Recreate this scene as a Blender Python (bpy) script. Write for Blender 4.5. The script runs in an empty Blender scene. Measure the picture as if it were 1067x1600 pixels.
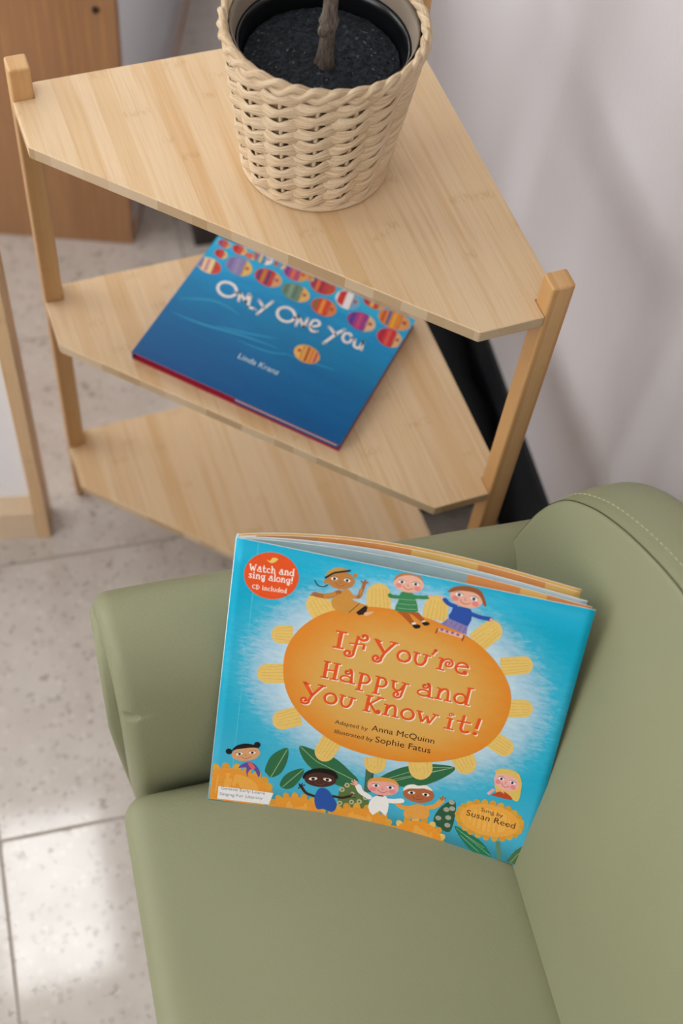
import bpy, bmesh, math, random
from mathutils import Vector, Matrix, noise
from math import sin, cos, pi, radians
random.seed(7)
scene = bpy.context.scene
col = scene.collection

# ------------------------------------------------------------------ camera
cam_data = bpy.data.cameras.new('camera')
cam = bpy.data.objects.new('camera', cam_data)
col.objects.link(cam)
RIGHT = Vector((0.93761292, -0.33906219, 0.07693402))
DOWN = Vector((-0.25209897, -0.81538261, -0.52114999))
FWD = Vector((0.23943292, 0.46924198, -0.8499905))
CAM = Vector((-0.46326147, -0.93233205, 1.43979169))
m = Matrix((RIGHT, -DOWN, -FWD)).transposed().to_4x4()
m.translation = CAM
cam.matrix_world = m
cam_data.lens = 2138.995 / 1600 * 36
cam_data.sensor_width = 36
cam_data.clip_start = 0.02
cam_data.dof.use_dof = True
cam_data.dof.focus_distance = 1.08
cam_data.dof.aperture_fstop = 3.8
scene.camera = cam

# ------------------------------------------------------------------ light and exposure
vs = scene.view_settings
vs.view_transform = 'Standard'
vs.look = 'None'
vs.gamma = 1
vs.use_curve_mapping = False
vs.exposure = -0.7
SKY = 12.5          # overcast sky seen through the windows
PANEL = 17.0        # ceiling light diffusers
world = bpy.data.worlds.new('overcast')
scene.world = world
world.use_nodes = True
bg = world.node_tree.nodes['Background']
bg.inputs[0].default_value = (0.93, 0.97, 1.0, 1)
bg.inputs[1].default_value = SKY

ROOM = radians(-6.5)
E1 = Vector((cos(ROOM), sin(ROOM), 0))
E2 = Vector((-sin(ROOM), cos(ROOM), 0))
RM = Matrix.Rotation(ROOM, 4, 'Z')
S0, S1, T0, T1, ZC = -3.0, 0.1574, -2.8, 3.4, 2.6
# (wall, from, to, sill, head)
WINDOWS = [('left', -2.1, -0.5, 0.8, 2.2), ('left', 0.6, 2.6, 0.8, 2.2), ('back', -2.5, -0.7, 0.8, 2.2)]  # unseen windows; the first is widened to brighten the book
for i, (wl, a, b, z0, z1) in enumerate(WINDOWS):
    ld = bpy.data.lights.new('window_portal', 'AREA')
    ld.shape = 'RECTANGLE'
    ld.size = b - a
    ld.size_y = z1 - z0
    ld.cycles.is_portal = True
    lo = bpy.data.objects.new('window_portal', ld)
    col.objects.link(lo)
    p = E1 * (S0 - 0.02) + E2 * ((a + b) / 2) if wl == 'left' else E1 * ((a + b) / 2) + E2 * (T1 + 0.02)
    inward = E1 if wl == 'left' else -E2
    lo.matrix_world = Matrix.Translation((p.x, p.y, (z0 + z1) / 2)) @ inward.to_track_quat('-Z', 'Y').to_matrix().to_4x4()

# ------------------------------------------------------------------ material helpers
def srgb(h):
    if isinstance(h, str):
        h = [int(h[i:i + 2], 16) / 255 for i in (1, 3, 5)]
    return tuple(c / 12.92 if c <= .04045 else ((c + .055) / 1.055) ** 2.4 for c in h) + (1,)

class NT:
    def __init__(self, name, rough=.5, spec=.5):
        self.m = bpy.data.materials.new(name)
        self.m.use_nodes = True
        self.t = self.m.node_tree
        self.b = self.t.nodes['Principled BSDF']
        self.b.inputs['Roughness'].default_value = rough
        self.b.inputs['Specular IOR Level'].default_value = spec
    def n(self, kind, **kw):
        nd = self.t.nodes.new('ShaderNode' + kind)
        ins = kw.pop('ins', {})
        for k, v in kw.items():
            setattr(nd, k, v)
        for k, v in ins.items():
            if hasattr(v, 'is_output'):
                self.t.links.new(v, nd.inputs[k])
            else:
                nd.inputs[k].default_value = v
        return nd
    def math(self, op, a, b=None, c=None):
        ins = {0: a}
        if b is not None: ins[1] = b
        if c is not None: ins[2] = c
        return self.n('Math', operation=op, ins=ins).outputs[0]
    def co(self, which='Object'):
        return self.n('TexCoord').outputs[which]
    def sep(self, v):
        s = self.n('SeparateXYZ', ins={0: v})
        return s.outputs[0], s.outputs[1], s.outputs[2]
    def comb(self, x, y, z):
        return self.n('CombineXYZ', ins={0: x, 1: y, 2: z}).outputs[0]
    def scale(self, v, s):
        return self.n('VectorMath', operation='MULTIPLY', ins={0: v, 1: s}).outputs[0]
    def noise(self, v, sc, det=2, rough=.5, dist=0):
        nd = self.n('TexNoise', ins={'Vector': v, 'Scale': sc, 'Detail': det, 'Roughness': rough, 'Distortion': dist})
        return nd.outputs[0]
    def mix(self, f, a, b, mode='MIX'):
        nd = self.n('Mix', data_type='RGBA', blend_type=mode)
        for i, v in ((0, f), (6, a), (7, b)):
            if hasattr(v, 'is_output'): self.t.links.new(v, nd.inputs[i])
            else: nd.inputs[i].default_value = v
        return nd.outputs[2]
    def ramp(self, f, stops, interp='LINEAR'):
        nd = self.n('ValToRGB', ins={0: f})
        cr = nd.color_ramp
        cr.interpolation = interp
        while len(cr.elements) < len(stops): cr.elements.new(.5)
        for e, (p, c) in zip(cr.elements, stops):
            e.position = p
            e.color = c if not isinstance(c, (int, float)) else (c, c, c, 1)
        return nd.outputs[0]
    def smooth(self, v, lo, hi, a=0., b=1.):
        return self.n('MapRange', interpolation_type='SMOOTHSTEP', ins={0: v, 1: lo, 2: hi, 3: a, 4: b}).outputs[0]
    def bump(self, h, strength=.3, dist=.001):
        nd = self.n('Bump', ins={'Strength': strength, 'Distance': dist, 'Height': h})
        self.t.links.new(nd.outputs[0], self.b.inputs['Normal'])
    def color(self, c):
        if hasattr(c, 'is_output'): self.t.links.new(c, self.b.inputs['Base Color'])
        else: self.b.inputs['Base Color'].default_value = c
    def rough(self, r): self.t.links.new(r, self.b.inputs['Roughness'])

def plain(name, c, rough=.5, spec=.5, var=.04, sc=40):
    q = NT(name, rough, spec)
    c = srgb(c)
    v = q.noise(q.co(), sc, 3)
    lo = tuple(x * (1 - var * 2) for x in c[:3]) + (1,)
    hi = tuple(min(1, x * (1 + var * 2)) for x in c[:3]) + (1,)
    q.color(q.mix(v, lo, hi))
    return q.m

def bamboo(name, axis, light='#dec29c', dark='#d0a672', strip=.0165, off=0.):
    q = NT(name, .42, .4)
    x, y, z = q.sep(q.co())
    if axis == 'z': along, across, other = z, x, y
    else: along, across, other = y, x, z
    f = q.math('ADD', q.math('DIVIDE', across, strip), off)
    f = q.math('ADD', f, q.math('MULTIPLY', q.noise(q.comb(q.math('MULTIPLY', f, .45), off, 0.), 1., 1), 2.2))
    wob = q.math('MULTIPLY', q.math('SUBTRACT', q.noise(q.comb(0., q.math('MULTIPLY', along, 3.), q.math('FLOOR', f)), 2.), .5), .12)
    f = q.math('ADD', f, wob)
    idx = q.math('FLOOR', f)
    rnd = q.n('TexWhiteNoise', noise_dimensions='1D', ins={'W': idx}).outputs[0]
    rnd2 = q.n('TexWhiteNoise', noise_dimensions='1D', ins={'W': q.math('ADD', idx, 57.3)}).outputs[0]
    base = q.mix(q.ramp(rnd, [(0, 0.), (.6, .22), (.85, .5), (1, .85)]), srgb(light), srgb(dark))
    fib = q.noise(q.comb(q.math('MULTIPLY', across, 900.), q.math('MULTIPLY', along, 14.), q.math('MULTIPLY', other, 500.)), 1., 3, .6)
    base = q.mix(q.math('MULTIPLY', q.smooth(fib, .45, .75), .30), base, srgb('#b98f60'))
    wide = q.noise(q.comb(q.math('MULTIPLY', across, 160.), q.math('MULTIPLY', along, 5.), q.math('MULTIPLY', other, 60.)), 1., 2)
    base = q.mix(q.math('MULTIPLY', q.smooth(wide, .48, .72), .42), base, srgb('#c79a63'))
    # growth nodes: a short darker knot across one strip
    fr = q.math('FRACT', q.math('ADD', q.math('DIVIDE', along, .24), q.math('MULTIPLY', rnd2, 9.)))
    d = q.math('ABSOLUTE', q.math('SUBTRACT', fr, .5))
    kn = q.smooth(d, .0, .03, 1., 0.)
    kn = q.math('MULTIPLY', kn, q.smooth(q.noise(q.scale(q.co(), (420., 160., 160.)), 1., 2), .38, .62))
    base = q.mix(q.math('MULTIPLY', kn, .32), base, srgb('#b5894f'))
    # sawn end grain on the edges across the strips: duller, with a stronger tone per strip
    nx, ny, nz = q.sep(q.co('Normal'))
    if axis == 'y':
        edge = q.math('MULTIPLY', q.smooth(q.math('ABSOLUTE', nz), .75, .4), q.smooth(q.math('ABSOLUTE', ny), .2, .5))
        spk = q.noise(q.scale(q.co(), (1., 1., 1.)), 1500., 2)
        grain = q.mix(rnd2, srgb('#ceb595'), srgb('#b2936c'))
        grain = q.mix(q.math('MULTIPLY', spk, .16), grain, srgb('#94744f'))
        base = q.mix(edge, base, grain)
    q.color(base)
    q.bump(fib, .06, .0004)
    return q.m

# ------------------------------------------------------------------ mesh helpers
def obj(name, bm, mats, parent=None, smooth=False, loc=None, kind=None, label=None, cat=None, group=None, bevel=0, segs=2, subsurf=0):
    bmesh.ops.recalc_face_normals(bm, faces=bm.faces[:])
    me = bpy.data.meshes.new(name)
    bm.to_mesh(me)
    bm.free()
    for mt in (mats if isinstance(mats, (list, tuple)) else [mats]): me.materials.append(mt)
    if smooth:
        for p in me.polygons: p.use_smooth = True
    o = bpy.data.objects.new(name, me)
    col.objects.link(o)
    if parent is not None: o.parent = parent
    if loc is not None: o.location = loc
    if bevel:
        md = o.modifiers.new('bevel', 'BEVEL')
        md.width = bevel
        md.segments = segs
        md.limit_method = 'ANGLE'
        md.angle_limit = radians(40)
    if subsurf:
        md = o.modifiers.new('sub', 'SUBSURF')
        md.levels = md.render_levels = subsurf
    tag(o, label, cat, group, kind)
    return o
def tag(o, label=None, cat=None, group=None, kind=None):
    if label: o['label'] = label
    if cat: o['category'] = cat
    if group: o['group'] = group
    if kind: o['kind'] = kind
def thing(name, label, cat, mat=None, group=None):
    o = bpy.data.objects.new(name, None)
    o.empty_display_size = .05
    col.objects.link(o)
    if mat is not None: o.matrix_world = mat
    tag(o, label, cat, group)
    return o
def box(bm, x0, x1, y0, y1, z0, z1, mi=0):
    v = [bm.verts.new((x, y, z)) for z in (z0, z1) for y in (y0, y1) for x in (x0, x1)]
    for f in ((0, 2, 3, 1), (4, 5, 7, 6), (0, 1, 5, 4), (2, 6, 7, 3), (0, 4, 6, 2), (1, 3, 7, 5)):
        fc = bm.faces.new([v[i] for i in f])
        fc.material_index = mi
    return v
def prism(bm, pts, z0, z1):
    a = [bm.verts.new((x, y, z0)) for x, y in pts]
    b = [bm.verts.new((x, y, z1)) for x, y in pts]
    bm.faces.new(a[::-1])
    bm.faces.new(b)
    n = len(pts)
    for i in range(n): bm.faces.new((a[i], a[(i + 1) % n], b[(i + 1) % n], b[i]))
def loft(bm, rings, close=True, cap0=False, cap1=False, smooth=True):
    R = [[bm.verts.new(p) for p in r] for r in rings]
    n = len(R[0])
    for a, b in zip(R, R[1:]):
        for i in range(n if close else n - 1):
            j = (i + 1) % n
            f = bm.faces.new((a[i], a[j], b[j], b[i]))
            f.smooth = smooth
    if cap0: bm.faces.new(R[0][::-1])
    if cap1: bm.faces.new(R[-1])
    return R
def tube(bm, path, rad, n=8, caps=True, flat=None):
    """tube along path; rad a number or list; flat = (radial, other) half sizes about a vertical axis"""
    P = [Vector(p) for p in path]
    rings = []
    up = Vector((0, 0, 1))
    for i, p in enumerate(P):
        d = (P[min(i + 1, len(P) - 1)] - P[max(i - 1, 0)]).normalized()
        a = d.cross(up)
        if a.length < 1e-4: a = d.cross(Vector((1, 0, 0)))
        a.normalize()
        b = a.cross(d).normalized()
        r = rad[i] if isinstance(rad, (list, tuple)) else rad
        ra, rb = (r, r) if flat is None else (flat[0], flat[1])
        rings.append([p + a * (ra * cos(2 * pi * k / n)) + b * (rb * sin(2 * pi * k / n)) for k in range(n)])
    loft(bm, rings, True, caps, caps)
def cr(pts, n=6, closed=True):
    P = [Vector(p) for p in pts]
    N = len(P)
    out = []
    for i in range(N if closed else N - 1):
        g = (lambda j: P[j % N]) if closed else (lambda j: P[min(max(j, 0), N - 1)])
        p0, p1, p2, p3 = g(i - 1), g(i), g(i + 1), g(i + 2)
        for s in range(n):
            t = s / n
            out.append(.5 * ((2 * p1) + (p2 - p0) * t + (2 * p0 - 5 * p1 + 4 * p2 - p3) * t * t + (3 * p1 - p0 - 3 * p2 + p3) * t ** 3))
    if not closed: out.append(P[-1])
    return out
def resample(pts, n, closed=True):
    P = [Vector(p) for p in pts]
    if closed: P = P + [P[0]]
    L = [0]
    for a, b in zip(P, P[1:]): L.append(L[-1] + (b - a).length)
    out = []
    k = 0
    cnt = n if closed else n - 1
    for i in range(n):
        s = L[-1] * i / cnt
        while k < len(L) - 2 and L[k + 1] < s: k += 1
        d = L[k + 1] - L[k]
        out.append(P[k].lerp(P[k + 1], (s - L[k]) / d if d > 0 else 0))
    return out

# ------------------------------------------------------------------ the room
def wall_material():
    q = NT('painted_wall', .62, .35)
    c = q.co()
    n1 = q.noise(c, 3., 3)
    q.color(q.mix(n1, srgb('#c2bbbc'), srgb('#c8c2c2')))
    q.bump(q.noise(c, 170., 4, .6), .35, .0012)
    return q.m
def floor_material():
    q = NT('terrazzo_floor', .13, .5)
    c = q.co()
    x, y, z = q.sep(c)
    tile = .3323
    gx = q.math('DIVIDE', q.math('SUBTRACT', x, -.493), tile)
    gy = q.math('DIVIDE', q.math('SUBTRACT', y, -.4737), tile)
    tid = q.math('ADD', q.math('MULTIPLY', q.math('FLOOR', gx), 13.7), q.math('FLOOR', gy))
    tr = q.n('TexWhiteNoise', noise_dimensions='1D', ins={'W': tid}).outputs[0]
    off = q.n('VectorMath', operation='ADD', ins={0: c, 1: q.comb(q.math('MULTIPLY', tr, 17.), q.math('MULTIPLY', tr, 5.), 0.)}).outputs[0]
    base = q.mix(q.noise(off, 16., 4, .6), srgb('#b3a79c'), srgb('#dad2ca'))
    base = q.mix(q.math('MULTIPLY', tr, .2), base, srgb('#b9ada3'))
    v = q.n('TexVoronoi', ins={'Vector': off, 'Scale': 110., 'Randomness': 1.})
    cr_ = q.n('SeparateColor', ins={0: v.outputs['Color']}).outputs[0]
    chip = q.math('MULTIPLY', q.smooth(v.outputs['Distance'], .25, .5, 1., 0.), q.smooth(cr_, .70, .74))
    base = q.mix(q.math('MULTIPLY', chip, .35), base, srgb('#9a8d82'))
    chip2 = q.math('MULTIPLY', q.smooth(v.outputs['Distance'], .25, .5, 1., 0.), q.smooth(cr_, .26, .22))
    base = q.mix(q.math('MULTIPLY', chip2, .22), base, srgb('#e2dbd4'))
    vd = q.noise(off, 62., 3, .6)
    base = q.mix(q.smooth(vd, .57, .70, 0., .6), base, srgb('#8a7c70'))
    dx = q.math('ABSOLUTE', q.math('SUBTRACT', q.math('FRACT', q.math('ADD', gx, .5)), .5))
    dy = q.math('ABSOLUTE', q.math('SUBTRACT', q.math('FRACT', q.math('ADD', gy, .5)), .5))
    dm = q.math('MINIMUM', dx, dy)
    line = q.smooth(dm, .003, .0075, 1., 0.)
    base = q.mix(q.math('MULTIPLY', line, .6), base, srgb('#85776c'))
    q.color(base)
    r = q.math('ADD', q.math('MULTIPLY', q.noise(c, 30., 3), .06), .05)
    q.rough(q.math('ADD', r, q.math('MULTIPLY', line, .4)))
    h = q.math('ADD', q.math('MULTIPLY', q.noise(c, 22., 2), .5), q.math('MULTIPLY', line, -1.5))
    q.bump(h, .12, .0012)
    return q.m
M_wall = wall_material()
M_floor = floor_material()
M_ceil = plain('ceiling_white', '#e4e2de', .8)
M_base = plain('black_vinyl_base', '#17171a', .6, .25)
M_white = plain('white_paint', '#e8e6e3', .5)

def struct(name, bm, mat, **kw): return obj(name, bm, mat, kind='structure', **kw)
def roombox(name, s0, s1, t0, t1, z0, z1, mat):
    bm = bmesh.new()
    box(bm, s0, s1, t0, t1, z0, z1)
    o = struct(name, bm, mat)
    o.matrix_world = RM
    return o
roombox('floor', S0 - .1, S1 + .1, T0 - .1, T1 + .1, -.1, 0, M_floor)
roombox('ceiling', S0 - .1, S1 + .1, T0 - .1, T1 + .1, ZC, ZC + .1, M_ceil)
roombox('wall_right', S1, S1 + .1, T0 - .1, T1 + .1, 0, ZC, M_wall)
roombox('wall_front', S0 - .1, S1, T0 - .1, T0, 0, ZC, M_wall)
def wbox(bm, wl, a, b, d0, d1, z0, z1):
    """box in a wall: a..b along the wall, d0..d1 outward from its room face"""
    if wl == 'left': box(bm, S0 - d1, S0 - d0, a, b, z0, z1)
    else: box(bm, a, b, T1 + d0, T1 + d1, z0, z1)
for wl, lo_, hi_ in (('left', T0, T1), ('back', S0 - .1, S1)):
    bm = bmesh.new()
    mine = [w for w in WINDOWS if w[0] == wl]
    ts = [lo_] + [q for w in mine for q in w[1:3]] + [hi_]
    for a, b in zip(ts[::2], ts[1::2]): wbox(bm, wl, a, b, 0, .1, 0, ZC)
    for _, a, b, z0, z1 in mine:
        wbox(bm, wl, a, b, 0, .1, 0, z0)
        wbox(bm, wl, a, b, 0, .1, z1, ZC)
    struct('wall_' + wl, bm, M_wall).matrix_world = RM
gl = NT('window_glass', .0)
gt = gl.t
tb = gt.nodes.new('ShaderNodeBsdfTransparent')
gb = gt.nodes.new('ShaderNodeBsdfGlossy')
gb.inputs['Roughness'].default_value = 0
mx = gt.nodes.new('ShaderNodeMixShader')
mx.inputs[0].default_value = .06
gt.links.new(tb.outputs[0], mx.inputs[1])
gt.links.new(gb.outputs[0], mx.inputs[2])
gt.links.new(mx.outputs[0], gt.nodes['Material Output'].inputs[0])
for i, (wl, a, b, z0, z1) in enumerate(WINDOWS):
    bm = bmesh.new()
    f = .045
    for q in ((a, a + f, z0, z1), (b - f, b, z0, z1), (a, b, z0, z0 + f), (a, b, z1 - f, z1), ((a + b) / 2 - f / 2, (a + b) / 2 + f / 2, z0, z1)):
        wbox(bm, wl, q[0], q[1], .03, .08, q[2], q[3])
    w = struct('window_%d' % (i + 1), bm, M_white)
    w.matrix_world = RM
    bm = bmesh.new()
    wbox(bm, wl, a + f / 2, b - f / 2, .054, .058, z0 + f / 2, z1 - f / 2)
    obj('pane', bm, gl.m, w)
bm = bmesh.new()
prof = [(0, 0), (-.012, 0), (-.009, .006), (-.0055, .014), (-.0045, .15), (-.003, .1545), (0, .156)]
loft(bm, [[(S1 + p[0], t, p[1]) for p in prof] for t in [T0 + (T1 - T0) * i / 40 for i in range(41)]], True, True, True)
struct('baseboard_right', bm, M_base).matrix_world = RM

# ceiling lights: frame, diffuser
M_frame = plain('light_frame', '#dadad8', .5)
em = NT('light_diffuser', .5)
em.color((.9, .9, .9, 1))
em.b.inputs['Emission Color'].default_value = (.97, .985, 1.0, 1)
em.b.inputs['Emission Strength'].default_value = PANEL
for i, (s, t) in enumerate([(-.615, .24), (-.615, 2.5), (-.615, -1.7), (-2.0, .265), (-2.0, 2.5), (-2.0, -1.7)]):  # the two near lights are unseen, added to brighten the book's front
    p = E1 * s + E2 * t
    lg = thing('ceiling_light', 'recessed rectangular ceiling light above the ' + ['corner shelf', 'far end of the room beside the wall', 'floor behind the armchair, added to light the book', 'window side of the room, middle one', 'window side of the room, far one', 'window side of the room, near one, added to light the book'][i], 'light', Matrix.Translation((p.x, p.y, ZC)) @ RM, 'ceiling lights')
    bm = bmesh.new()
    a, b = .18, .27
    for q in ((-a, a, -b, -b + .02), (-a, a, b - .02, b), (-a, -a + .02, -b + .02, b - .02), (a - .02, a, -b + .02, b - .02)):
        box(bm, q[0], q[1], q[2], q[3], -.02, 0)
    obj('frame', bm, M_frame, lg)
    bm = bmesh.new()
    box(bm, -a + .02, a - .02, -b + .02, b - .02, -.012, -.006)
    obj('diffuser', bm, em.m, lg)

# ------------------------------------------------------------------ bamboo corner shelf
L_, Cc, A_, B_ = .36, .0749, .0185, .0195
ZT, ZM, ZB, TH = .6219, .363, .1053, .0122
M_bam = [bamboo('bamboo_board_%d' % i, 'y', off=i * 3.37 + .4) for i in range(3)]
M_leg = [bamboo('bamboo_leg_%d' % i, 'z', light='#d0a672', dark='#ba8348', strip=.0055, off=i * 5.3) for i in range(3)]
shelf = thing('corner_shelf', 'three-tier triangular bamboo corner shelf standing beside the wall under the basket', 'shelf', Matrix.Identity(4))
board = [(0, 0), (-(L_ - A_), 0), (-(L_ - A_), -B_), (-L_, -B_), (-L_, -Cc), (-Cc, -L_), (-B_, -L_), (-B_, -(L_ - A_)), (0, -(L_ - A_))]
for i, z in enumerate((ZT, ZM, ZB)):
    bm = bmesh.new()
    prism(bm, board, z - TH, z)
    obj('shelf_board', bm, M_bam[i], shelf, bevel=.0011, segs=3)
for i, (x0, x1, y0, y1) in enumerate([(-L_, -L_ + A_, -B_, 0), (-B_, .0005, -L_, -L_ + A_), (0, .0185, -.0185, .0)]):
    bm = bmesh.new()
    box(bm, x0, x1, y0, y1, 0, ZT + .0318)
    obj('leg', bm, M_leg[i], shelf, bevel=.0022, segs=3)

# ------------------------------------------------------------------ armchair
def vinyl():
    q = NT('green_vinyl', .5, .4)
    c = q.co()
    q.color(q.mix(q.noise(c, 9., 3), srgb('#838464'), srgb('#8a8b6b')))
    v = q.n('TexVoronoi', feature='SMOOTH_F1', ins={'Vector': c, 'Scale': 620., 'Smoothness': .6}).outputs['Distance']
    q.bump(q.math('ADD', v, q.math('MULTIPLY', q.noise(c, 260., 3), .8)), .22, .0006)
    return q.m
M_vinyl = vinyl()
M_seam = plain('seam_shadow_thread', '#4a4c34', .8, .2)
M_thread = plain('pale_green_thread', '#b4b48f', .7, .3)
M_foot = plain('dark_wood_foot', '#4a3524', .5)
chair = thing('armchair', 'sage green vinyl child armchair in front of the corner shelf', 'armchair', RM)

# seat cushion: rounded box
SEAT = .3570
def rounded_box(s0, s1, t0, t1, z0, z1, r, crown=0., nx=14):
    bm = bmesh.new()
    bmesh.ops.create_cube(bm, size=1)
    bmesh.ops.subdivide_edges(bm, edges=bm.edges[:], cuts=nx, use_grid_fill=True)
    hx, hy, hz = (s1 - s0) / 2, (t1 - t0) / 2, (z1 - z0) / 2
    for v in bm.verts:
        # spread the cuts so that the rounding gets enough of them
        p = Vector([math.copysign(abs(c * 2) ** .6, c) for c in v.co])
        q = Vector((p.x * hx, p.y * hy, p.z * hz))
        core = Vector((max(-hx + r, min(hx - r, q.x)), max(-hy + r, min(hy - r, q.y)), max(-hz + r, min(hz - r, q.z))))
        d = q - core
        if d.length > 1e-9: q = core + d.normalized() * r
        if v.co.z > 0: q.z += crown * max(0, 1 - p.x ** 2) * max(0, 1 - p.y ** 2)
        v.co = q + Vector(((s0 + s1) / 2, (t0 + t1) / 2, (z0 + z1) / 2))
    return bm
bm = rounded_box(-.360, -.046, -.930, -.577, .225, SEAT - .003, .019, .003, 20)
for v in bm.verts: v.co.z += (v.co.x + .29) * .036
obj('seat_cushion', bm, M_vinyl, chair, smooth=True)
bm = bmesh.new()
box(bm, -.340, .06, -.925, -.58, .07, .235)
obj('seat_base', bm, M_vinyl, chair, bevel=.008)

# arms
sec = [(-.572, .07), (-.572, .20), (-.571, .30), (-.568, .355), (-.560, .395), (-.549, .430), (-.536, .459), (-.517, .479), (-.494, .487), (-.472, .484), (-.453, .470), (-.443, .447), (-.440, .41), (-.441, .30), (-.444, .18), (-.447, .07)]
sec = resample([Vector((0, a, b)) for a, b in sec] , 3) if False else sec
def section(inset=0., n=640):
    P = cr([(a, b, 0) for a, b in sec], 10, False)
    P = resample(P, n, False)
    out = []
    for i, p in enumerate(P):
        d = (P[min(i + 1, n - 1)] - P[max(i - 1, 0)]).normalized()
        nrm = Vector((d.y, -d.x, 0))
        out.append((p.x + nrm.x * inset, p.y + nrm.y * inset))
    return out
def arm(mirror):
    bm = bmesh.new()
    rings = []
    r = .014
    steps = [(r * (1 - sin(a)), r * (1 - cos(a))) for a in [pi / 2 * k / 8 for k in range(0, 9)]]
    steps = [(.0, .020), (.0004, .016)] + [(ds, ins) for ins, ds in [(r * (1 - sin(a)), r * (1 - cos(a))) for a in [pi / 2 * k / 10 for k in range(1, 11)]]]
    P0 = section(0)
    n = len(P0)
    arc = [i / (n - 1) for i in range(n)]
    for ds, ins in steps + [(.03, 0), (.05, 0)] + [(.05 + .33 * k / 24, 0) for k in range(1, 25)]:
        P = section(ins)
        ring = []
        for i, (t, z) in enumerate(P):
            # the front edge slopes back a little on the seat side and towards the foot
            f = max(0, min(1, (t + .575) / .13))
            s = -.3475 - .0115 * f + ds
            if z < .30: s += (.30 - z) * .06
            # two gathered pleats near the front corner
            for (zc, tc, w, amp) in ((.432, -.5475, .0034, .016), (.456, -.4465, .0036, .016)):
                dd = math.hypot(t - tc, z - zc)
                fall = math.exp(-(dd / w) ** 2) * max(0, 1 - ds / .016)
                s += amp * fall
                pull = amp * .45 * math.exp(-(dd / w) ** 2) * max(0, 1 - ds / .012)
                t += (-.505 - t) * pull / .06
                z += (.42 - z) * pull / .06
            wob = .0010 * noise.noise(Vector((s * 14, t * 18, z * 18)))
            tt = t + wob
            if mirror: tt = -1.5045 - tt
            ring.append((s, tt, z + wob))
        rings.append(ring)
    loft(bm, rings, True, True, True)
    return bm
arm_panel = None
for mir in (False, True):
    a = obj('arm', arm(mir), M_vinyl, chair, smooth=True)
    bm = bmesh.new()
    # front facing strip set on the outer half of the arm's front
    P = cr([(-.535, .10), (-.540, .25), (-.541, .36), (-.534, .424), (-.517, .460), (-.494, .473), (-.468, .468), (-.451, .445), (-.448, .40), (-.450, .25), (-.455, .10)], 8)
    P = resample([(p[0], p[1], 0) for p in P], 90)
    cx, cz = -.498, .30
    rings = []
    for ds, k in ((.012, 1.0), (.004, 1.0), (.0012, .985), (0, .95), (0, .6), (0, .05)):
        rings.append([(-.3605 + (.0 if p.y > .40 else (.40 - p.y) * .075) + ds, (cx + (p.x - cx) * k) * (-1 if mir else 1) + (-1.5045 if mir else 0), cz + (p.y - cz) * k) for p in P])
    loft(bm, rings, True, False, True)
    obj('front_panel', bm, M_vinyl, a, smooth=True)

# backrest
left = [(-.4700, .10), (-.4720, .25), (-.4760, .40), (-.4775, .47), (-.4775, .505), (-.4790, .528), (-.4860, .553), (-.4990, .574), (-.5280, .600), (-.5720, .626), (-.6250, .648), (-.6900, .663), (-.7520, .668)]
loop = left + [(-1.504 - a, b) for a, b in left[::-1][1:]]
P = resample([(p.x, p.y, 0) for p in cr([(a, b, 0) for a, b in loop], 8, False)], 240, False)
CT, CZ = -.752, .36
def sfront(z): return -.0512 + .27 * (z - .352)
def bk(k, ds, grow=0., bulge=0.):
    ring = []
    for p in P:
        t, z = CT + (p.x - CT) * k, CZ + (p.y - CZ) * k
        t += (p.x - CT) * grow
        z += (p.y - CZ) * grow * 1.2
        ring.append((sfront(z) + ds - bulge, t, z))
    return ring
rings = []
for k in (.04, .2, .4, .55, .7, .8, .87, .92, .955, .98, .992):
    rings.append(bk(k, 0, 0, .013 * (1 - k ** 4)))
rings.append(bk(.9985, .0006))
rings.append(bk(.9975, .0016))
rings.append(bk(1.0, .0026))
for f in (.1, .25, .45, .65, .85):
    rings.append(bk(1.0, .0026 + .052 * f, .018 * sin(pi * min(f, .6) / 1.2)))
for a in (.2, .45, .7, .9, 1.0):
    rings.append(bk(1.0, .047 + .022 * sin(a * pi / 2), .018 - .075 * (1 - cos(a * pi / 2))))
rings.append(bk(.5, .072))
rings.append(bk(.04, .072))
bm = bmesh.new()
loft(bm, rings, True, True, True)
back = obj('backrest', bm, M_vinyl, chair, smooth=True)
bm = bmesh.new()
seam = [Vector(p) for p in bk(.9985, .0010)]
tube(bm, [p for p in seam if p.z > .40], .00055, 6)
obj('seam', bm, M_seam, back, smooth=True)
bm = bmesh.new()
f = .17
line_ = [Vector(p) for p in bk(1.0, .0026 + .052 * f, .018 * sin(pi * f / 1.2) + .0006)]
line_ = resample([p for p in line_ if p.z > .42], 420, False)
for i in range(0, 418, 3): tube(bm, line_[i:i + 3], .00048, 5)
obj('stitching', bm, M_thread, back, smooth=True)
for s, t in ((-.31, -.49), (-.31, -1.01), (.02, -.49), (.02, -1.01)):
    bm = bmesh.new()
    loft(bm, [[(s + r * cos(a * pi / 8), t + r * sin(a * pi / 8), z) for a in range(16)] for r, z in ((.014, 0), (.015, .002), (.019, .076))], True, True, True)
    obj('foot', bm, M_foot, chair)

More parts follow.
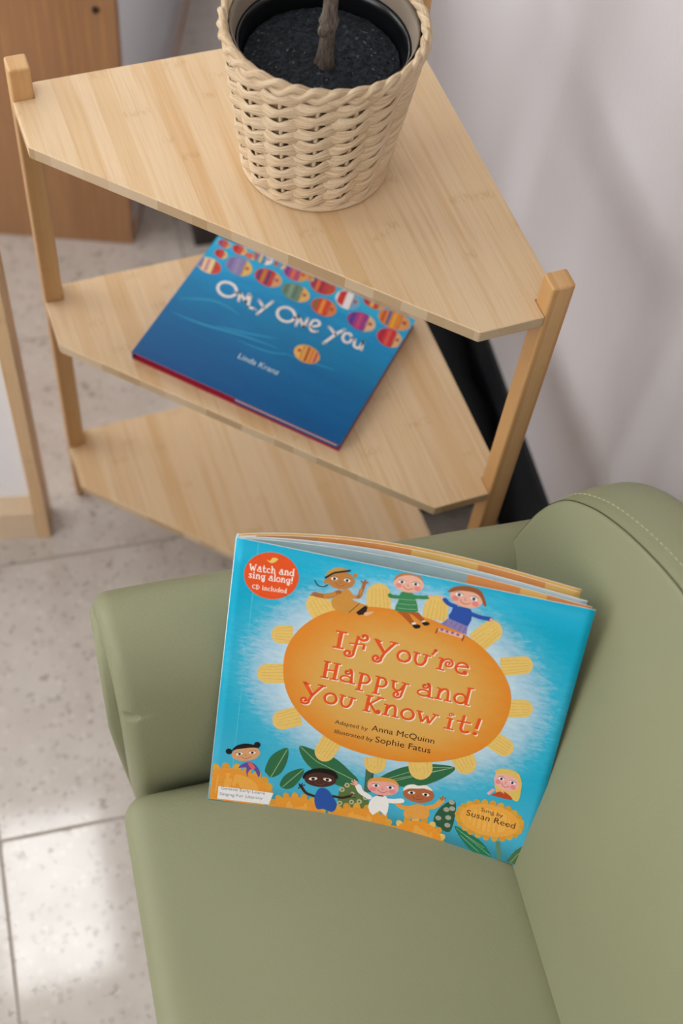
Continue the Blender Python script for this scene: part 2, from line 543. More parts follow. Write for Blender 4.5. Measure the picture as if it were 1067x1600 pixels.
# ------------------------------------------------------------------ printed covers
PRINT_SINGING = [
    ('#1f7a55', 1, '20026,2268 20261,2290 20730,2125 21211,1930 21647,1772 22096,1584 22505,1326 22928,917 23313,437 23451,82 23448,80 21937,80 21741,183 21328,524 20948,911 20540,1396 20166,1926'),
    ('#2f5a40', 1, '18287,2561 18345,2974 18473,3454 18655,3902 18920,4352 19238,4771 19500,4958 19666,4806 19778,4423 19854,3933 19900,3286 19910,2527 19878,1927 19811,1600 19702,1438 19525,1386 19221,1454 18849,1634 18555,1844 18390,2041 18303,2266'),
    ('#2f6b45', 1, '6756,7155 6910,7198 7142,7172 7435,7106 7773,7026 8180,6944 8657,6845 9145,6717 9588,6548 9980,6319 10349,6040 10687,5745 10987,5468 11282,5214 11564,4966 11765,4724 11814,4490 11662,4233 11354,3962 10969,3743 10586,3636 10205,3679 9792,3832 9374,4044 8980,4265 8601,4496 8228,4758 7884,5033 7593,5300 7360,5561 7175,5825 7028,6081 6911,6323 6808,6567 6728,6811 6700,7020;4249,4057 4278,4356 4344,4736 4437,5130 4550,5467 4691,5740 4861,5983 5041,6191 5213,6361 5386,6514 5565,6646 5726,6711 5845,6666 5917,6471 5953,6159 5959,5791 5938,5431 5889,5069 5810,4680 5707,4307 5583,3998 5427,3756 5240,3561 5051,3420 4890,3338 4764,3333 4658,3397 4567,3495 4484,3596 4401,3674 4322,3754 4266,3869;5598,2627 5598,2854 5656,3146 5751,3451 5866,3717 6005,3937 6174,4137 6360,4314 6547,4465 6756,4611 6987,4746 7194,4828 7331,4814 7381,4671 7370,4428 7319,4138 7248,3853 7153,3561 7025,3242 6881,2941 6737,2702 6593,2533 6441,2414 6288,2340 6141,2310 5982,2321 5815,2376 5675,2477;13305,5259 13503,5582 13881,6024 14349,6491 14817,6891 15280,7214 15779,7506 16297,7758 16821,7962 17413,8135 18060,8276 18629,8351 18990,8323 19084,8158 18990,7881 18782,7547 18533,7207 18233,6846 17851,6444 17436,6054 17035,5731 16656,5488 16273,5296 15897,5151 15534,5046 15182,4990 14838,4983 14513,5004 14216,5034 13903,5040 13583,5043 13352,5097'),
    ('#3f5d48', 1, '12130,7307 12697,7297 13024,4489 12457,3978'),
    ('#4a6a55', 1, '12205,6029 12834,6011 12941,3653 12373,3489'),
    ('#4d7046', 1, '26026,2837 25129,1482 24668,80 26081,80 26120,226 26120,2114'),
    ('#5b7a45', 1, '80,734 701,80 80,80'),
    ('#5d7440', 1, '10448,1668 10415,2085 10384,2599 10402,3065 10486,3455 10617,3799 10790,4038 11016,4150 11284,4158 11551,4071 11808,3846 12063,3524 12301,3235 12521,3051 12722,2901 12887,2702 13106,2393 13289,2035 13152,1717 12393,1448 11310,1234 10512,1151 10298,1214 10372,1391'),
    ('#5f8a6a', 1, '23458,1910 23831,1959 24295,80 23949,80'),
    ('#a9a996', 2, '19360,3783 19338,3672 19272,3579 19176,3523 19068,3516 18970,3559 18902,3642 18877,3751 18899,3863 18965,3955 19062,4010 19169,4017 19267,3975 19335,3891;19645,4682 19623,4572 19558,4480 19462,4425 19355,4418 19257,4460 19189,4543 19164,4651 19186,4761 19252,4853 19348,4907 19454,4914 19552,4872 19620,4789;18887,2665 18864,2553 18797,2458 18700,2402 18592,2395 18494,2438 18425,2523 18400,2633 18423,2746 18489,2839 18586,2895 18695,2902 18793,2859 18861,2775;19645,2984 19623,2871 19557,2778 19461,2721 19353,2713 19254,2755 19186,2839 19160,2949 19183,3061 19249,3154 19345,3210 19453,3218 19551,3176 19620,3093;19786,4038 19764,3926 19699,3834 19603,3778 19495,3771 19398,3813 19330,3896 19304,4004 19326,4115 19392,4208 19488,4263 19595,4270 19693,4228 19761,4145;19713,2160 19691,2046 19625,1951 19528,1894 19420,1885 19321,1928 19252,2012 19227,2122 19249,2235 19315,2330 19412,2387 19520,2395 19619,2353 19688,2269'),
    ('#b9b98f', 2, '10837,3328 10830,3271 10813,3216 10786,3168 10751,3128 10710,3098 10664,3080 10617,3075 10569,3082 10525,3103 10485,3134 10453,3176 10429,3226 10414,3281 10411,3338 10418,3396 10435,3450 10462,3498 10497,3538 10538,3567 10584,3585 10631,3591 10679,3583 10723,3563 10763,3531 10795,3490 10819,3440 10834,3386;11707,3040 11700,2983 11683,2928 11657,2879 11622,2839 11581,2808 11535,2790 11487,2784 11440,2791 11395,2811 11355,2843 11323,2884 11298,2934 11284,2989 11280,3047 11287,3104 11304,3158 11331,3207 11365,3247 11407,3278 11452,3296 11500,3302 11547,3295 11592,3275 11631,3244 11664,3202 11689,3153 11703,3098;11757,2173 11750,2115 11733,2060 11706,2011 11671,1970 11630,1939 11584,1921 11536,1915 11488,1922 11444,1942 11404,1974 11371,2016 11346,2066 11332,2121 11328,2179 11335,2237 11352,2292 11379,2341 11414,2382 11455,2413 11501,2431 11548,2437 11596,2430 11641,2410 11681,2378 11714,2337 11738,2287 11753,2232;11172,3906 11165,3849 11148,3795 11122,3747 11087,3706 11046,3677 11000,3658 10953,3653 10905,3660 10861,3680 10821,3712 10789,3753 10765,3803 10750,3857 10747,3914 10754,3971 10771,4025 10797,4073 10832,4113 10873,4143 10919,4161 10966,4166 11013,4159 11058,4139 11097,4108 11130,4067 11154,4018 11168,3963;10839,1798 10832,1739 10815,1684 10788,1635 10752,1595 10711,1564 10665,1546 10617,1541 10569,1548 10524,1569 10484,1601 10451,1644 10427,1694 10413,1750 10409,1809 10416,1867 10434,1922 10461,1971 10496,2011 10537,2041 10583,2059 10631,2064 10679,2057 10724,2036 10764,2004 10796,1962 10821,1912 10835,1856;12370,2401 12364,2343 12347,2288 12320,2238 12286,2197 12244,2166 12199,2147 12151,2141 12103,2148 12058,2167 12018,2199 11985,2240 11961,2290 11946,2345 11942,2403 11949,2461 11966,2516 11992,2565 12027,2606 12068,2637 12114,2656 12162,2662 12209,2655 12254,2636 12294,2605 12327,2563 12351,2514 12366,2459;12807,2968 12801,2910 12784,2855 12758,2806 12723,2765 12682,2734 12637,2715 12589,2708 12542,2715 12497,2734 12457,2765 12424,2807 12399,2856 12385,2911 12380,2969 12387,3026 12404,3081 12430,3130 12465,3171 12506,3201 12551,3220 12599,3227 12646,3220 12691,3201 12731,3170 12764,3129 12788,3080 12803,3026'),
    ('#e8541a', 2, '4888,22909 4857,22610 4786,22316 4676,22033 4528,21765 4345,21519 4132,21301 3892,21115 3631,20964 3354,20852 3066,20782 2773,20754 2483,20770 2200,20829 1931,20929 1682,21069 1457,21244 1261,21452 1098,21688 972,21947 885,22224 838,22513 832,22807 868,23102 945,23391 1060,23669 1212,23930 1396,24168 1610,24380 1849,24561 2108,24707 2381,24817 2664,24887 2951,24916 3236,24903 3513,24850 3778,24756 4024,24623 4247,24454 4442,24253 4606,24022 4734,23767 4825,23493 4877,23205'),
    ('#5d5a35', 3, '10712,3331 10693,3271 10648,3234 10594,3235 10551,3274 10536,3335 10555,3395 10600,3432 10654,3430 10697,3392;11582,3042 11563,2981 11518,2944 11464,2945 11421,2983 11406,3044 11424,3105 11469,3142 11523,3141 11566,3103;11631,2175 11612,2114 11567,2076 11513,2077 11469,2116 11454,2177 11472,2239 11517,2276 11572,2275 11615,2237;11047,3908 11029,3848 10984,3812 10930,3813 10887,3851 10872,3912 10890,3972 10935,4008 10989,4007 11032,3969;10712,1801 10694,1739 10649,1702 10594,1704 10551,1743 10535,1805 10554,1866 10599,1903 10654,1902 10697,1863;12244,2401 12226,2340 12181,2302 12127,2303 12084,2341 12068,2402 12086,2464 12131,2501 12185,2501 12229,2463;12682,2968 12664,2907 12619,2869 12565,2869 12522,2907 12506,2968 12524,3029 12569,3067 12623,3067 12666,3029'),
    ('#e8c766', 3, '2371,24191 2425,24174 2538,24125 2636,24118 2688,24201 2726,24325 2776,24422 2853,24463 2943,24477 3027,24482 3111,24491 3189,24490 3229,24462 3210,24387 3152,24285 3087,24191 3023,24117 2953,24053 2877,24006 2795,23976 2708,23965 2622,23979 2518,24043 2416,24133'),
    ('#e9c46c', 3, '4950,18753 5071,17051 4142,16891 3927,16896 3727,16985 3562,17148 3449,17370 3399,17627 3416,17895 3498,18148 3637,18361 3820,18514 4028,18592;4716,15062 4915,13189 3522,12874 3287,12869 3066,12957 2881,13129 2750,13368 2686,13650 2694,13946 2774,14230 2917,14472 3110,14650 3334,14747;6164,11167 6721,9343 5352,8581 5118,8505 4880,8528 4662,8647 4484,8849 4365,9115 4317,9418 4342,9728 4439,10016 4599,10253 4804,10417;8516,8905 9997,8066 9521,6625 9381,6332 9180,6109 8940,5980 8683,5957 8435,6042 8221,6227 8062,6492 7973,6812 7963,7154 8032,7485;11926,7248 13626,7677 13696,7131 13699,6767 13619,6415 13462,6111 13244,5884 12986,5759 12714,5748 12455,5852 12235,6061 12075,6352 11991,6698;15335,7647 17019,8722 17282,7967 17361,7596 17350,7205 17251,6835 17071,6520 16829,6292 16548,6176 16256,6184 15982,6313 15754,6553 15594,6878;18611,8982 19871,10482 20376,9740 20518,9449 20586,9112 20571,8762 20477,8432 20310,8155 20088,7959 19832,7863 19567,7878 19320,8003 19116,8224;20707,11311 21175,13008 22564,12358 22753,12224 22902,12021 22996,11768 23025,11489 22987,11212 22886,10963 22730,10767 22536,10644 22321,10606 22108,10657;21978,14390 21660,16030 22888,16397 23090,16416 23288,16354 23463,16218 23599,16020 23680,15780 23700,15520 23657,15267 23554,15044 23401,14874 23213,14773;20824,18122 20430,19740 22038,20321 22243,20352 22447,20302 22630,20177 22776,19988 22870,19754 22903,19497 22870,19241 22776,19013 22628,18834 22443,18722;19059,19894 17834,21193 18767,22572 18952,22769 19178,22885 19423,22908 19663,22835 19876,22675 20040,22443 20139,22160 20165,21854 20113,21555 19988,21292;16012,21900 14244,21850 14232,22986 14271,23324 14393,23629 14584,23874 14826,24033 15095,24092 15366,24046 15612,23899 15810,23665 15940,23366 15990,23032;11939,21854 10191,21363 9969,22782 9961,23124 10038,23455 10193,23742 10410,23959 10669,24084 10944,24106 11209,24023 11438,23843 11609,23582 11706,23265;7891,20998 6512,19471 5872,20383 5727,20674 5665,21009 5692,21356 5803,21680 5988,21951 6229,22143 6502,22238 6780,22225 7038,22107 7250,21895'),
    ('SUN', 4, '4655,14341 4604,14883 4580,15441 4599,16002 4673,16551 4808,17096 4994,17641 5228,18169 5503,18667 5823,19137 6189,19585 6592,20003 7025,20378 7495,20711 8004,21007 8534,21266 9067,21486 9603,21665 10150,21804 10704,21909 11260,21986 11817,22031 12378,22044 12943,22031 13511,21997 14085,21947 14666,21876 15245,21780 15814,21658 16375,21511 16933,21342 17478,21141 18006,20899 18520,20611 19022,20284 19502,19923 19947,19532 20365,19099 20758,18623 21109,18135 21401,17662 21626,17223 21793,16797 21913,16359 21995,15884 22041,15348 22044,14769 22008,14182 21933,13623 21818,13095 21663,12583 21469,12089 21241,11617 20984,11170 20694,10746 20360,10341 19966,9950 19497,9569 18964,9202 18392,8860 17808,8555 17208,8290 16580,8060 15945,7869 15320,7717 14719,7611 14131,7547 13536,7520 12918,7523 12256,7550 11564,7606 10881,7703 10242,7851 9660,8055 9116,8305 8598,8595 8096,8918 7600,9280 7119,9680 6670,10103 6272,10532 5931,10963 5636,11405 5382,11859 5165,12328 4983,12811 4840,13309 4731,13819'),
    ('#dc9c35', 5, '5191,1588 5143,1387 5020,1229 4846,1145 4656,1152 4488,1249 4375,1416 4339,1619 4387,1819 4510,1976 4684,2059 4873,2053 5041,1957 5154,1792;3960,80 3901,144 3808,360 3790,588 3849,784 3975,909 4142,938 4317,866 4466,706 4559,490 4579,261 4524,80;2435,80 2487,204 2620,315 2774,314 2920,202 2986,80;678,80 693,133 817,319 972,414 1125,397 1248,273 1310,80;80,2976 89,2844 80,2817;1036,4192 1188,4194 1331,4088 1436,3897 1483,3656 1463,3415 1379,3221 1247,3113 1095,3112 952,3219 846,3411 799,3652 820,3892 905,4085;3028,4117 3150,3999 3218,3799 3219,3555 3152,3317 3030,3132 2878,3036 2726,3050 2604,3169 2536,3371 2536,3614 2604,3851 2725,4035 2877,4130;4614,3135 4660,2939 4628,2717 4522,2513 4365,2367 4186,2310 4023,2352 3907,2484 3861,2681 3894,2902 4000,3105 4157,3250 4335,3307 4498,3266'),
    ('#dc9c35', 5.2, '15267,264 15234,80 14523,80 14496,202 14531,392 14636,549 14789,644 14960,657 15116,587 15225,447;9829,763 9912,920 10050,1011 10216,1018 10377,940 10501,791 10565,601 10554,407 10472,248 10333,156 10167,149 10005,228 9881,379 9818,570;11062,1940 11196,1990 11342,1941 11471,1802 11557,1600 11583,1374 11544,1170 11447,1029 11312,977 11166,1027 11037,1168 10951,1371 10926,1597 10965,1799;12935,2274 13060,2197 13148,2031 13182,1809 13155,1574 13071,1374 12948,1247 12810,1220 12684,1298 12596,1466 12563,1689 12591,1923 12675,2122 12798,2247;14590,1628 14649,1457 14640,1248 14563,1042 14435,879 14279,793 14128,801 14012,902 13953,1074 13963,1284 14040,1490 14168,1651 14323,1735 14473,1727'),
    ('#e2a63e', 5.2, '5008,782 4916,609 4763,510 4579,504 4401,592 4263,757 4194,965 4206,1175 4298,1346 4450,1444 4633,1451 4811,1364 4949,1201 5019,993;3170,80 3167,100 3201,326 3302,487 3450,552 3615,509 3764,365 3869,148 3880,80;1593,80 1593,81 1718,235 1869,284 2015,218 2107,80;80,636 154,694 321,720 461,640 549,471 564,246 524,80 80,80;121,3872 267,3935 428,3894 573,3757 674,3551 709,3316 673,3098 571,2942 425,2879 263,2921 117,3059 80,3136 80,3810;2037,4277 2180,4216 2291,4056 2347,3828 2337,3576 2262,3352 2138,3200 1989,3150 1845,3212 1735,3374 1679,3603 1690,3853 1765,4076 1889,4227;3916,3726 4004,3561 4023,3339 3968,3103 3850,2901 3693,2773 3528,2745 3387,2821 3298,2987 3280,3209 3335,3444 3453,3644 3610,3771 3775,3801;5054,2400 5054,2191 4972,1990 4826,1838 4643,1764 4461,1785 4315,1894 4235,2070 4236,2279 4318,2478 4465,2629 4647,2702 4828,2683 4973,2575'),
    ('#e2a63e', 5.4, '14741,80 14761,82 14766,80;9670,80 9694,190 9803,341 9958,426 10131,428 10286,348 10393,200 10417,80;10318,1433 10434,1543 10585,1565 10741,1494 10872,1345 10952,1146 10965,937 10908,759 10792,647 10641,625 10484,697 10352,848 10273,1047 10261,1256;11970,2230 12108,2216 12232,2102 12318,1910 12349,1679 12318,1453 12232,1278 12108,1188 11969,1202 11845,1318 11759,1511 11728,1743 11759,1968 11846,2142;13844,2066 13942,1935 13984,1736 13961,1509 13878,1298 13752,1146 13606,1083 13471,1122 13373,1254 13331,1454 13355,1682 13438,1891 13564,2042 13709,2104;15084,1005 15098,814 15038,618 14916,456 14756,362 14591,354 14452,433 14368,584 14355,776 14416,971 14538,1131 14697,1224 14862,1233 15000,1155'),
    ('#eb9a33', 5.5, '4708,1605 4655,1260 4519,928 4303,620 4015,346 3662,114 3585,80 493,80 463,92 80,310 80,3205 222,3299 624,3474 1065,3598 1532,3665 2011,3675 2488,3627 2949,3522 3379,3363 3766,3153 4099,2900 4367,2609 4561,2290 4676,1952'),
    ('#eb9a33', 5.7, '14834,228 14818,80 10100,80 10128,295 10237,574 10412,836 10650,1075 10941,1284 11278,1457 11651,1589 12047,1678 12456,1720 12865,1715 13261,1663 13634,1565 13972,1423 14265,1241 14504,1025 14682,779 14793,511'),
    ('#f0ab4a', 5.7, '3970,1634 3915,1332 3773,1046 3550,791 3255,576 2901,413 2505,309 2083,268 1655,292 1239,379 854,525 516,723 241,964 80,1183 80,2365 99,2401 323,2648 618,2856 968,3015 1361,3119 1778,3163 2201,3145 2613,3066 2996,2928 3333,2738 3610,2503 3813,2232 3935,1938'),
    ('#dc9c35', 5.9, '9051,80 9069,163 9170,301 9314,379 9473,380 9616,304 9714,167 9731,80;4998,812 5077,952 5206,1029 5358,1027 5505,948 5616,806 5671,630 5657,454 5578,313 5449,236 5296,238 5149,318 5037,461 4983,637;6101,1896 6226,1935 6359,1883 6474,1750 6549,1560 6568,1353 6528,1169 6436,1044 6310,1004 6176,1057 6061,1192 5986,1382 5968,1589 6009,1772;7748,2120 7862,2043 7939,1886 7965,1680 7935,1466 7853,1286 7736,1177 7608,1161 7494,1240 7417,1398 7391,1604 7422,1818 7504,1996 7620,2104;9185,1384 9236,1223 9222,1030 9146,844 9023,703 8878,634 8738,651 8633,751 8582,914 8597,1106 8673,1291 8796,1431 8941,1500 9080,1483'),
    ('#f0ab4a', 5.9, '14207,181 14193,80 10730,80 10760,272 10873,516 11055,739 11298,934 11592,1091 11923,1206 12277,1273 12640,1289 12994,1255 13326,1171 13621,1041 13865,869 14049,663 14165,430'),
    ('#dc9c35', 6, '19032,80 19039,121 19129,267 19264,359 19417,379 19557,324 19658,204 19690,80;15055,420 15126,567 15248,658 15398,675 15544,614 15660,487 15721,320 15716,145 15685,80 15110,80 15050,244;16074,1874 16193,1926 16325,1890 16444,1773 16525,1596 16553,1396 16523,1211 16439,1078 16319,1024 16187,1060 16068,1179 15987,1356 15959,1558 15990,1742;17657,2336 17771,2274 17853,2130 17888,1934 17868,1723 17797,1540 17690,1421 17567,1389 17453,1452 17371,1597 17337,1795 17357,2006 17428,2188 17535,2306;19082,1624 19138,1474 19134,1287 19069,1100 18958,949 18821,865 18686,865 18580,949 18524,1100 18528,1287 18593,1474 18705,1624 18842,1707 18976,1707;25379,4131 25350,3959 25256,3814 25115,3725 24955,3709 24808,3770 24703,3897 24661,4063 24690,4235 24784,4379 24925,4468 25085,4482 25231,4421 25336,4296;25054,3018 24965,2885 24830,2821 24676,2838 24532,2934 24429,3089 24385,3272 24410,3447 24499,3579 24634,3642 24788,3625 24931,3529 25035,3376 25078,3193;24069,2115 23944,2058 23804,2094 23678,2216 23590,2400 23559,2608 23590,2801 23676,2938 23802,2994 23941,2958 24067,2836 24154,2654 24186,2446 24156,2254;22682,1674 22554,1711 22448,1840 22386,2036 22379,2260 22430,2467 22527,2615 22652,2677 22780,2640 22886,2511 22948,2316 22955,2093 22905,1886 22808,1736;21269,1835 21174,1958 21132,2146 21151,2363 21229,2565 21348,2711 21485,2775 21614,2742 21710,2620 21752,2433 21733,2217 21656,2015 21537,1867 21399,1802;20220,2562 20185,2737 20219,2932 20314,3108 20453,3231 20608,3277 20748,3237 20846,3119 20882,2946 20849,2752 20753,2574 20614,2450 20459,2403 20318,2443;19824,3645 19857,3822 19956,3968 20101,4056 20264,4068 20412,4002 20516,3871 20556,3700 20523,3524 20424,3376 20279,3287 20116,3274 19967,3341 19863,3473;20179,4772 20271,4903 20408,4963 20563,4941 20706,4841 20807,4683 20848,4498 20820,4322 20728,4190 20591,4129 20435,4150 20293,4251 20191,4410 20151,4596;21180,5639 21306,5691 21444,5652 21568,5529 21653,5347 21683,5141 21650,4951 21563,4817 21437,4764 21298,4803 21174,4927 21089,5110 21060,5317 21093,5506;22553,6030 22679,5992 22783,5865 22844,5675 22851,5459 22802,5260 22705,5116 22582,5058 22455,5096 22351,5223 22290,5414 22284,5631 22334,5830 22430,5972;23935,5854 24030,5737 24073,5557 24056,5350 23983,5157 23868,5016 23734,4955 23606,4986 23512,5105 23469,5286 23486,5493 23559,5686 23674,5826 23809,5886;24968,5163 25006,4997 24977,4810 24887,4640 24753,4519 24602,4473 24464,4510 24366,4624 24328,4791 24358,4978 24448,5148 24582,5267 24733,5313 24870,5275'),
    ('#e2a63e', 6.1, '4828,85 4869,253 4971,386 5116,456 5275,450 5416,369 5511,229 5538,80 4829,80;5440,1439 5548,1534 5687,1547 5830,1475 5947,1333 6017,1147 6024,956 5968,796 5859,700 5719,688 5576,761 5459,904 5390,1090 5383,1281;6901,2132 7028,2111 7140,2001 7215,1820 7239,1607 7206,1401 7122,1245 7005,1170 6878,1191 6766,1303 6691,1485 6668,1698 6702,1903 6785,2057;8540,1862 8628,1736 8662,1550 8636,1342 8554,1153 8433,1021 8297,972 8173,1016 8086,1144 8052,1330 8079,1538 8161,1726 8281,1857 8417,1906;9605,737 9613,559 9553,382 9436,241 9286,165 9132,168 9005,251 8931,396 8924,574 8985,750 9102,890 9252,965 9405,962 9531,881'),
    ('#dba63f', 6.2, '25308,3566 25248,3409 25129,3300 24976,3262 24819,3303 24689,3415 24612,3575 24603,3751 24664,3909 24783,4017 24935,4053 25092,4012 25221,3901 25299,3742;24632,2523 24521,2424 24378,2409 24233,2481 24113,2625 24043,2813 24037,3007 24094,3169 24205,3267 24347,3281 24492,3210 24611,3066 24682,2879 24689,2685;23404,1824 23273,1813 23145,1899 23047,2063 22999,2274 23009,2490 23075,2666 23185,2770 23316,2780 23443,2695 23540,2531 23589,2321 23580,2106 23514,1929;21953,1676 21837,1759 21761,1924 21739,2138 21775,2359 21863,2542 21985,2652 22117,2667 22232,2585 22309,2421 22332,2208 22295,1988 22208,1804 22086,1692;20678,2137 20610,2292 20606,2491 20665,2694 20777,2863 20919,2962 21063,2974 21181,2896 21249,2743 21253,2546 21194,2342 21082,2172 20940,2071 20795,2059;19929,3078 19928,3260 19997,3437 20122,3573 20278,3643 20435,3632 20561,3543 20632,3394 20634,3212 20566,3035 20441,2898 20284,2827 20127,2837 20000,2927;19910,4223 19975,4382 20097,4489 20252,4523 20410,4477 20539,4361 20614,4197 20620,4017 20555,3858 20433,3750 20277,3715 20119,3761 19990,3878 19915,4043;20613,5254 20726,5349 20868,5359 21012,5284 21130,5138 21197,4949 21202,4755 21142,4595 21029,4499 20886,4488 20742,4563 20624,4711 20557,4900 20553,5094;21842,5903 21972,5910 22097,5824 22193,5662 22240,5456 22230,5246 22163,5074 22054,4974 21923,4967 21798,5053 21702,5216 21655,5423 21666,5633 21733,5804;23267,6013 23380,5932 23456,5774 23480,5569 23445,5357 23360,5181 23241,5075 23111,5062 22997,5143 22921,5302 22898,5508 22933,5720 23018,5895 23137,6000;24515,5564 24584,5418 24591,5229 24536,5034 24429,4871 24292,4774 24151,4762 24034,4837 23966,4985 23959,5175 24014,5370 24121,5532 24259,5628 24399,5639;25262,4674 25267,4500 25204,4328 25084,4194 24933,4123 24778,4131 24653,4215 24580,4360 24575,4535 24639,4707 24759,4841 24911,4910 25064,4902 25190,4818'),
    ('#e9c26a', 6.2, '15455,1240 15556,1346 15691,1374 15833,1320 15954,1193 16030,1019 16046,832 15999,668 15897,561 15762,532 15619,586 15498,714 15422,889 15407,1077;16838,2252 16962,2247 17075,2151 17157,1985 17189,1779 17167,1576 17093,1414 16984,1327 16860,1332 16746,1428 16664,1597 16632,1803 16655,2006 16729,2167;18435,2119 18525,2007 18567,1831 18551,1628 18481,1436 18371,1294 18243,1231 18121,1258 18031,1372 17990,1548 18006,1752 18076,1943 18186,2084 18314,2146;19521,905 19536,735 19487,558 19381,409 19240,317 19092,301 18967,365 18889,496 18874,666 18924,844 19030,992 19171,1083 19318,1098 19443,1035'),
    ('#eb9a33', 6.4, '5229,80 5266,350 5366,620 5524,871 5735,1096 5992,1288 6288,1442 6614,1553 6960,1620 7316,1638 7670,1609 8014,1533 8336,1411 8626,1247 8877,1046 9080,813 9229,554 9319,278 9339,80'),
    ('#efaa45', 6.5, '24972,4092 24948,3806 24853,3521 24690,3245 24463,2987 24179,2754 23847,2554 23477,2393 23079,2277 22666,2211 22251,2195 21847,2233 21466,2322 21120,2459 20820,2641 20576,2862 20394,3113 20281,3388 20239,3676 20270,3969 20372,4257 20542,4533 20774,4787 21062,5012 21396,5201 21766,5350 22161,5455 22568,5512 22977,5520 23374,5479 23748,5391 24088,5258 24384,5084 24627,4874 24809,4634 24925,4371'),
    ('#f09a2e', 6.5, '15380,80 15424,270 15565,614 15758,929 15998,1208 16277,1441 16588,1624 16919,1750 17262,1817 17607,1822 17942,1766 18260,1651 18549,1479 18801,1256 19010,988 19168,681 19271,345 19304,80'),
    ('#f0ab4a', 6.6, '5778,80 5812,297 5915,532 6078,744 6293,923 6551,1063 6841,1158 7150,1204 7465,1199 7772,1143 8058,1039 8311,889 8520,702 8676,483 8770,243 8790,80'),
    ('#f0ab4a', 6.7, '15922,80 15964,228 16111,521 16311,779 16554,991 16829,1149 17126,1246 17431,1278 17731,1245 18013,1148 18266,991 18478,780 18640,524 18745,233 18766,80'),
    ('#f2b556', 6.7, '24350,4033 24321,3780 24218,3530 24045,3294 23809,3082 23520,2903 23191,2767 22836,2679 22470,2644 22111,2663 21773,2737 21473,2861 21223,3031 21034,3239 20916,3474 20872,3725 20905,3983 21012,4234 21190,4469 21429,4677 21719,4848 22048,4977 22401,5058 22762,5088 23117,5066 23450,4992 23747,4871 23994,4706 24182,4506 24303,4279'),
    ('#2c52a8', 8, '16385,23405 16815,23506 17282,23512 17561,23457 17715,23222 17782,22511 17615,21873 16878,21907 16165,22204 16111,22560 16254,22933 16269,23208'),
    ('#3c8a55', 8, '12406,23707 12727,23869 13087,23878 13301,23747 13479,23453 13740,22878 13869,22321 13619,22124 13196,22060 12652,21950 12206,21986 12200,22389 12328,22900 12331,23350'),
    ('#6a4a9a', 8, '2398,4274 2680,4508 2994,4644 3274,4554 3528,4332 3756,4004 3909,3648 3915,3303 3833,3122 3693,3386 3521,3739 3352,3901 3187,3926 3024,3730 2916,3449 2967,3147 3024,2961 2918,3126 2791,3425 2789,3757 2738,4005 2412,3909 2126,3801 2186,4001'),
    ('#b35a22', 8, '12357,21936 13198,22043 13837,21154 13574,20997 12835,21612;13127,22043 13910,22243 14553,21608 14300,21400 13579,21892'),
    ('#d0933f', 8, '7650,22267 7815,22491 8042,22719 8282,22904 8489,22997 8662,22961 8823,22828 8958,22662 9051,22523 9070,22421 9033,22326 8998,22240 9027,22165 9149,22105 9328,22058 9524,22017 9697,21978 9881,21961 10081,21962 10219,21937 10218,21842 10012,21621 9656,21313 9256,21010 8917,20806 8659,20732 8429,20737 8224,20789 8043,20860 7878,20944 7734,21057 7620,21196 7547,21361 7513,21563 7515,21800 7559,22044'),
    ('#e3bf62', 8, '22149,9014 22330,9320 22647,9443 22979,9488 23311,9505 23657,9445 23943,9260 24137,8891 24270,8396 24356,7902 24412,7396 24420,6892 24337,6564 24122,6541 23815,6698 23497,6831 23171,6784 22834,6711 22556,6874 22334,7497 22172,8350'),
    ('#e8b9a2', 8, '15551,21188 17348,21125 17551,20784 17271,20745 15590,20947'),
    ('#f1efee', 8, '708,1585 5185,1673 4936,309 720,215'),
    ('#8b7fb0', 8.1, '16153,22272 17609,21907 17660,21136 15663,21629'),
    ('#f1e6d6', 8.1, '13561,21173 13840,21317 13919,21086 13676,20987;14256,21495 14487,21662 14602,21478 14366,21345'),
    ('#1d1512', 8.2, '13643,21015 13883,21116 14167,21150 14270,21048 14263,20906 14106,20781 13904,20723 13718,20849;14300,21400 14474,21505 14704,21558 14851,21491 14904,21378 14757,21243 14553,21161 14379,21257'),
    ('#2a55a6', 8.2, '8809,3011 8937,3100 9087,3137 9244,3118 9399,3050 9561,2926 9740,2718 9979,2380 10235,1956 10396,1565 10410,1221 10326,910 10179,706 9947,682 9652,768 9388,826 9194,767 9030,681 8886,703 8750,911 8634,1226 8557,1546 8532,1849 8546,2158 8583,2431 8636,2665 8711,2864'),
    ('#e0655a', 8.2, '2821,4475 2928,4597 3125,4587 3345,4345 3489,4071 3384,3932 3187,3926 2966,4185'),
    ('#e8a24a', 8.2, '16383,3360 16797,3573 17224,3644 17575,3499 17812,3203 17920,2739 17742,2265 16894,1904 16033,1776 15829,2141 15900,2651 16081,3043'),
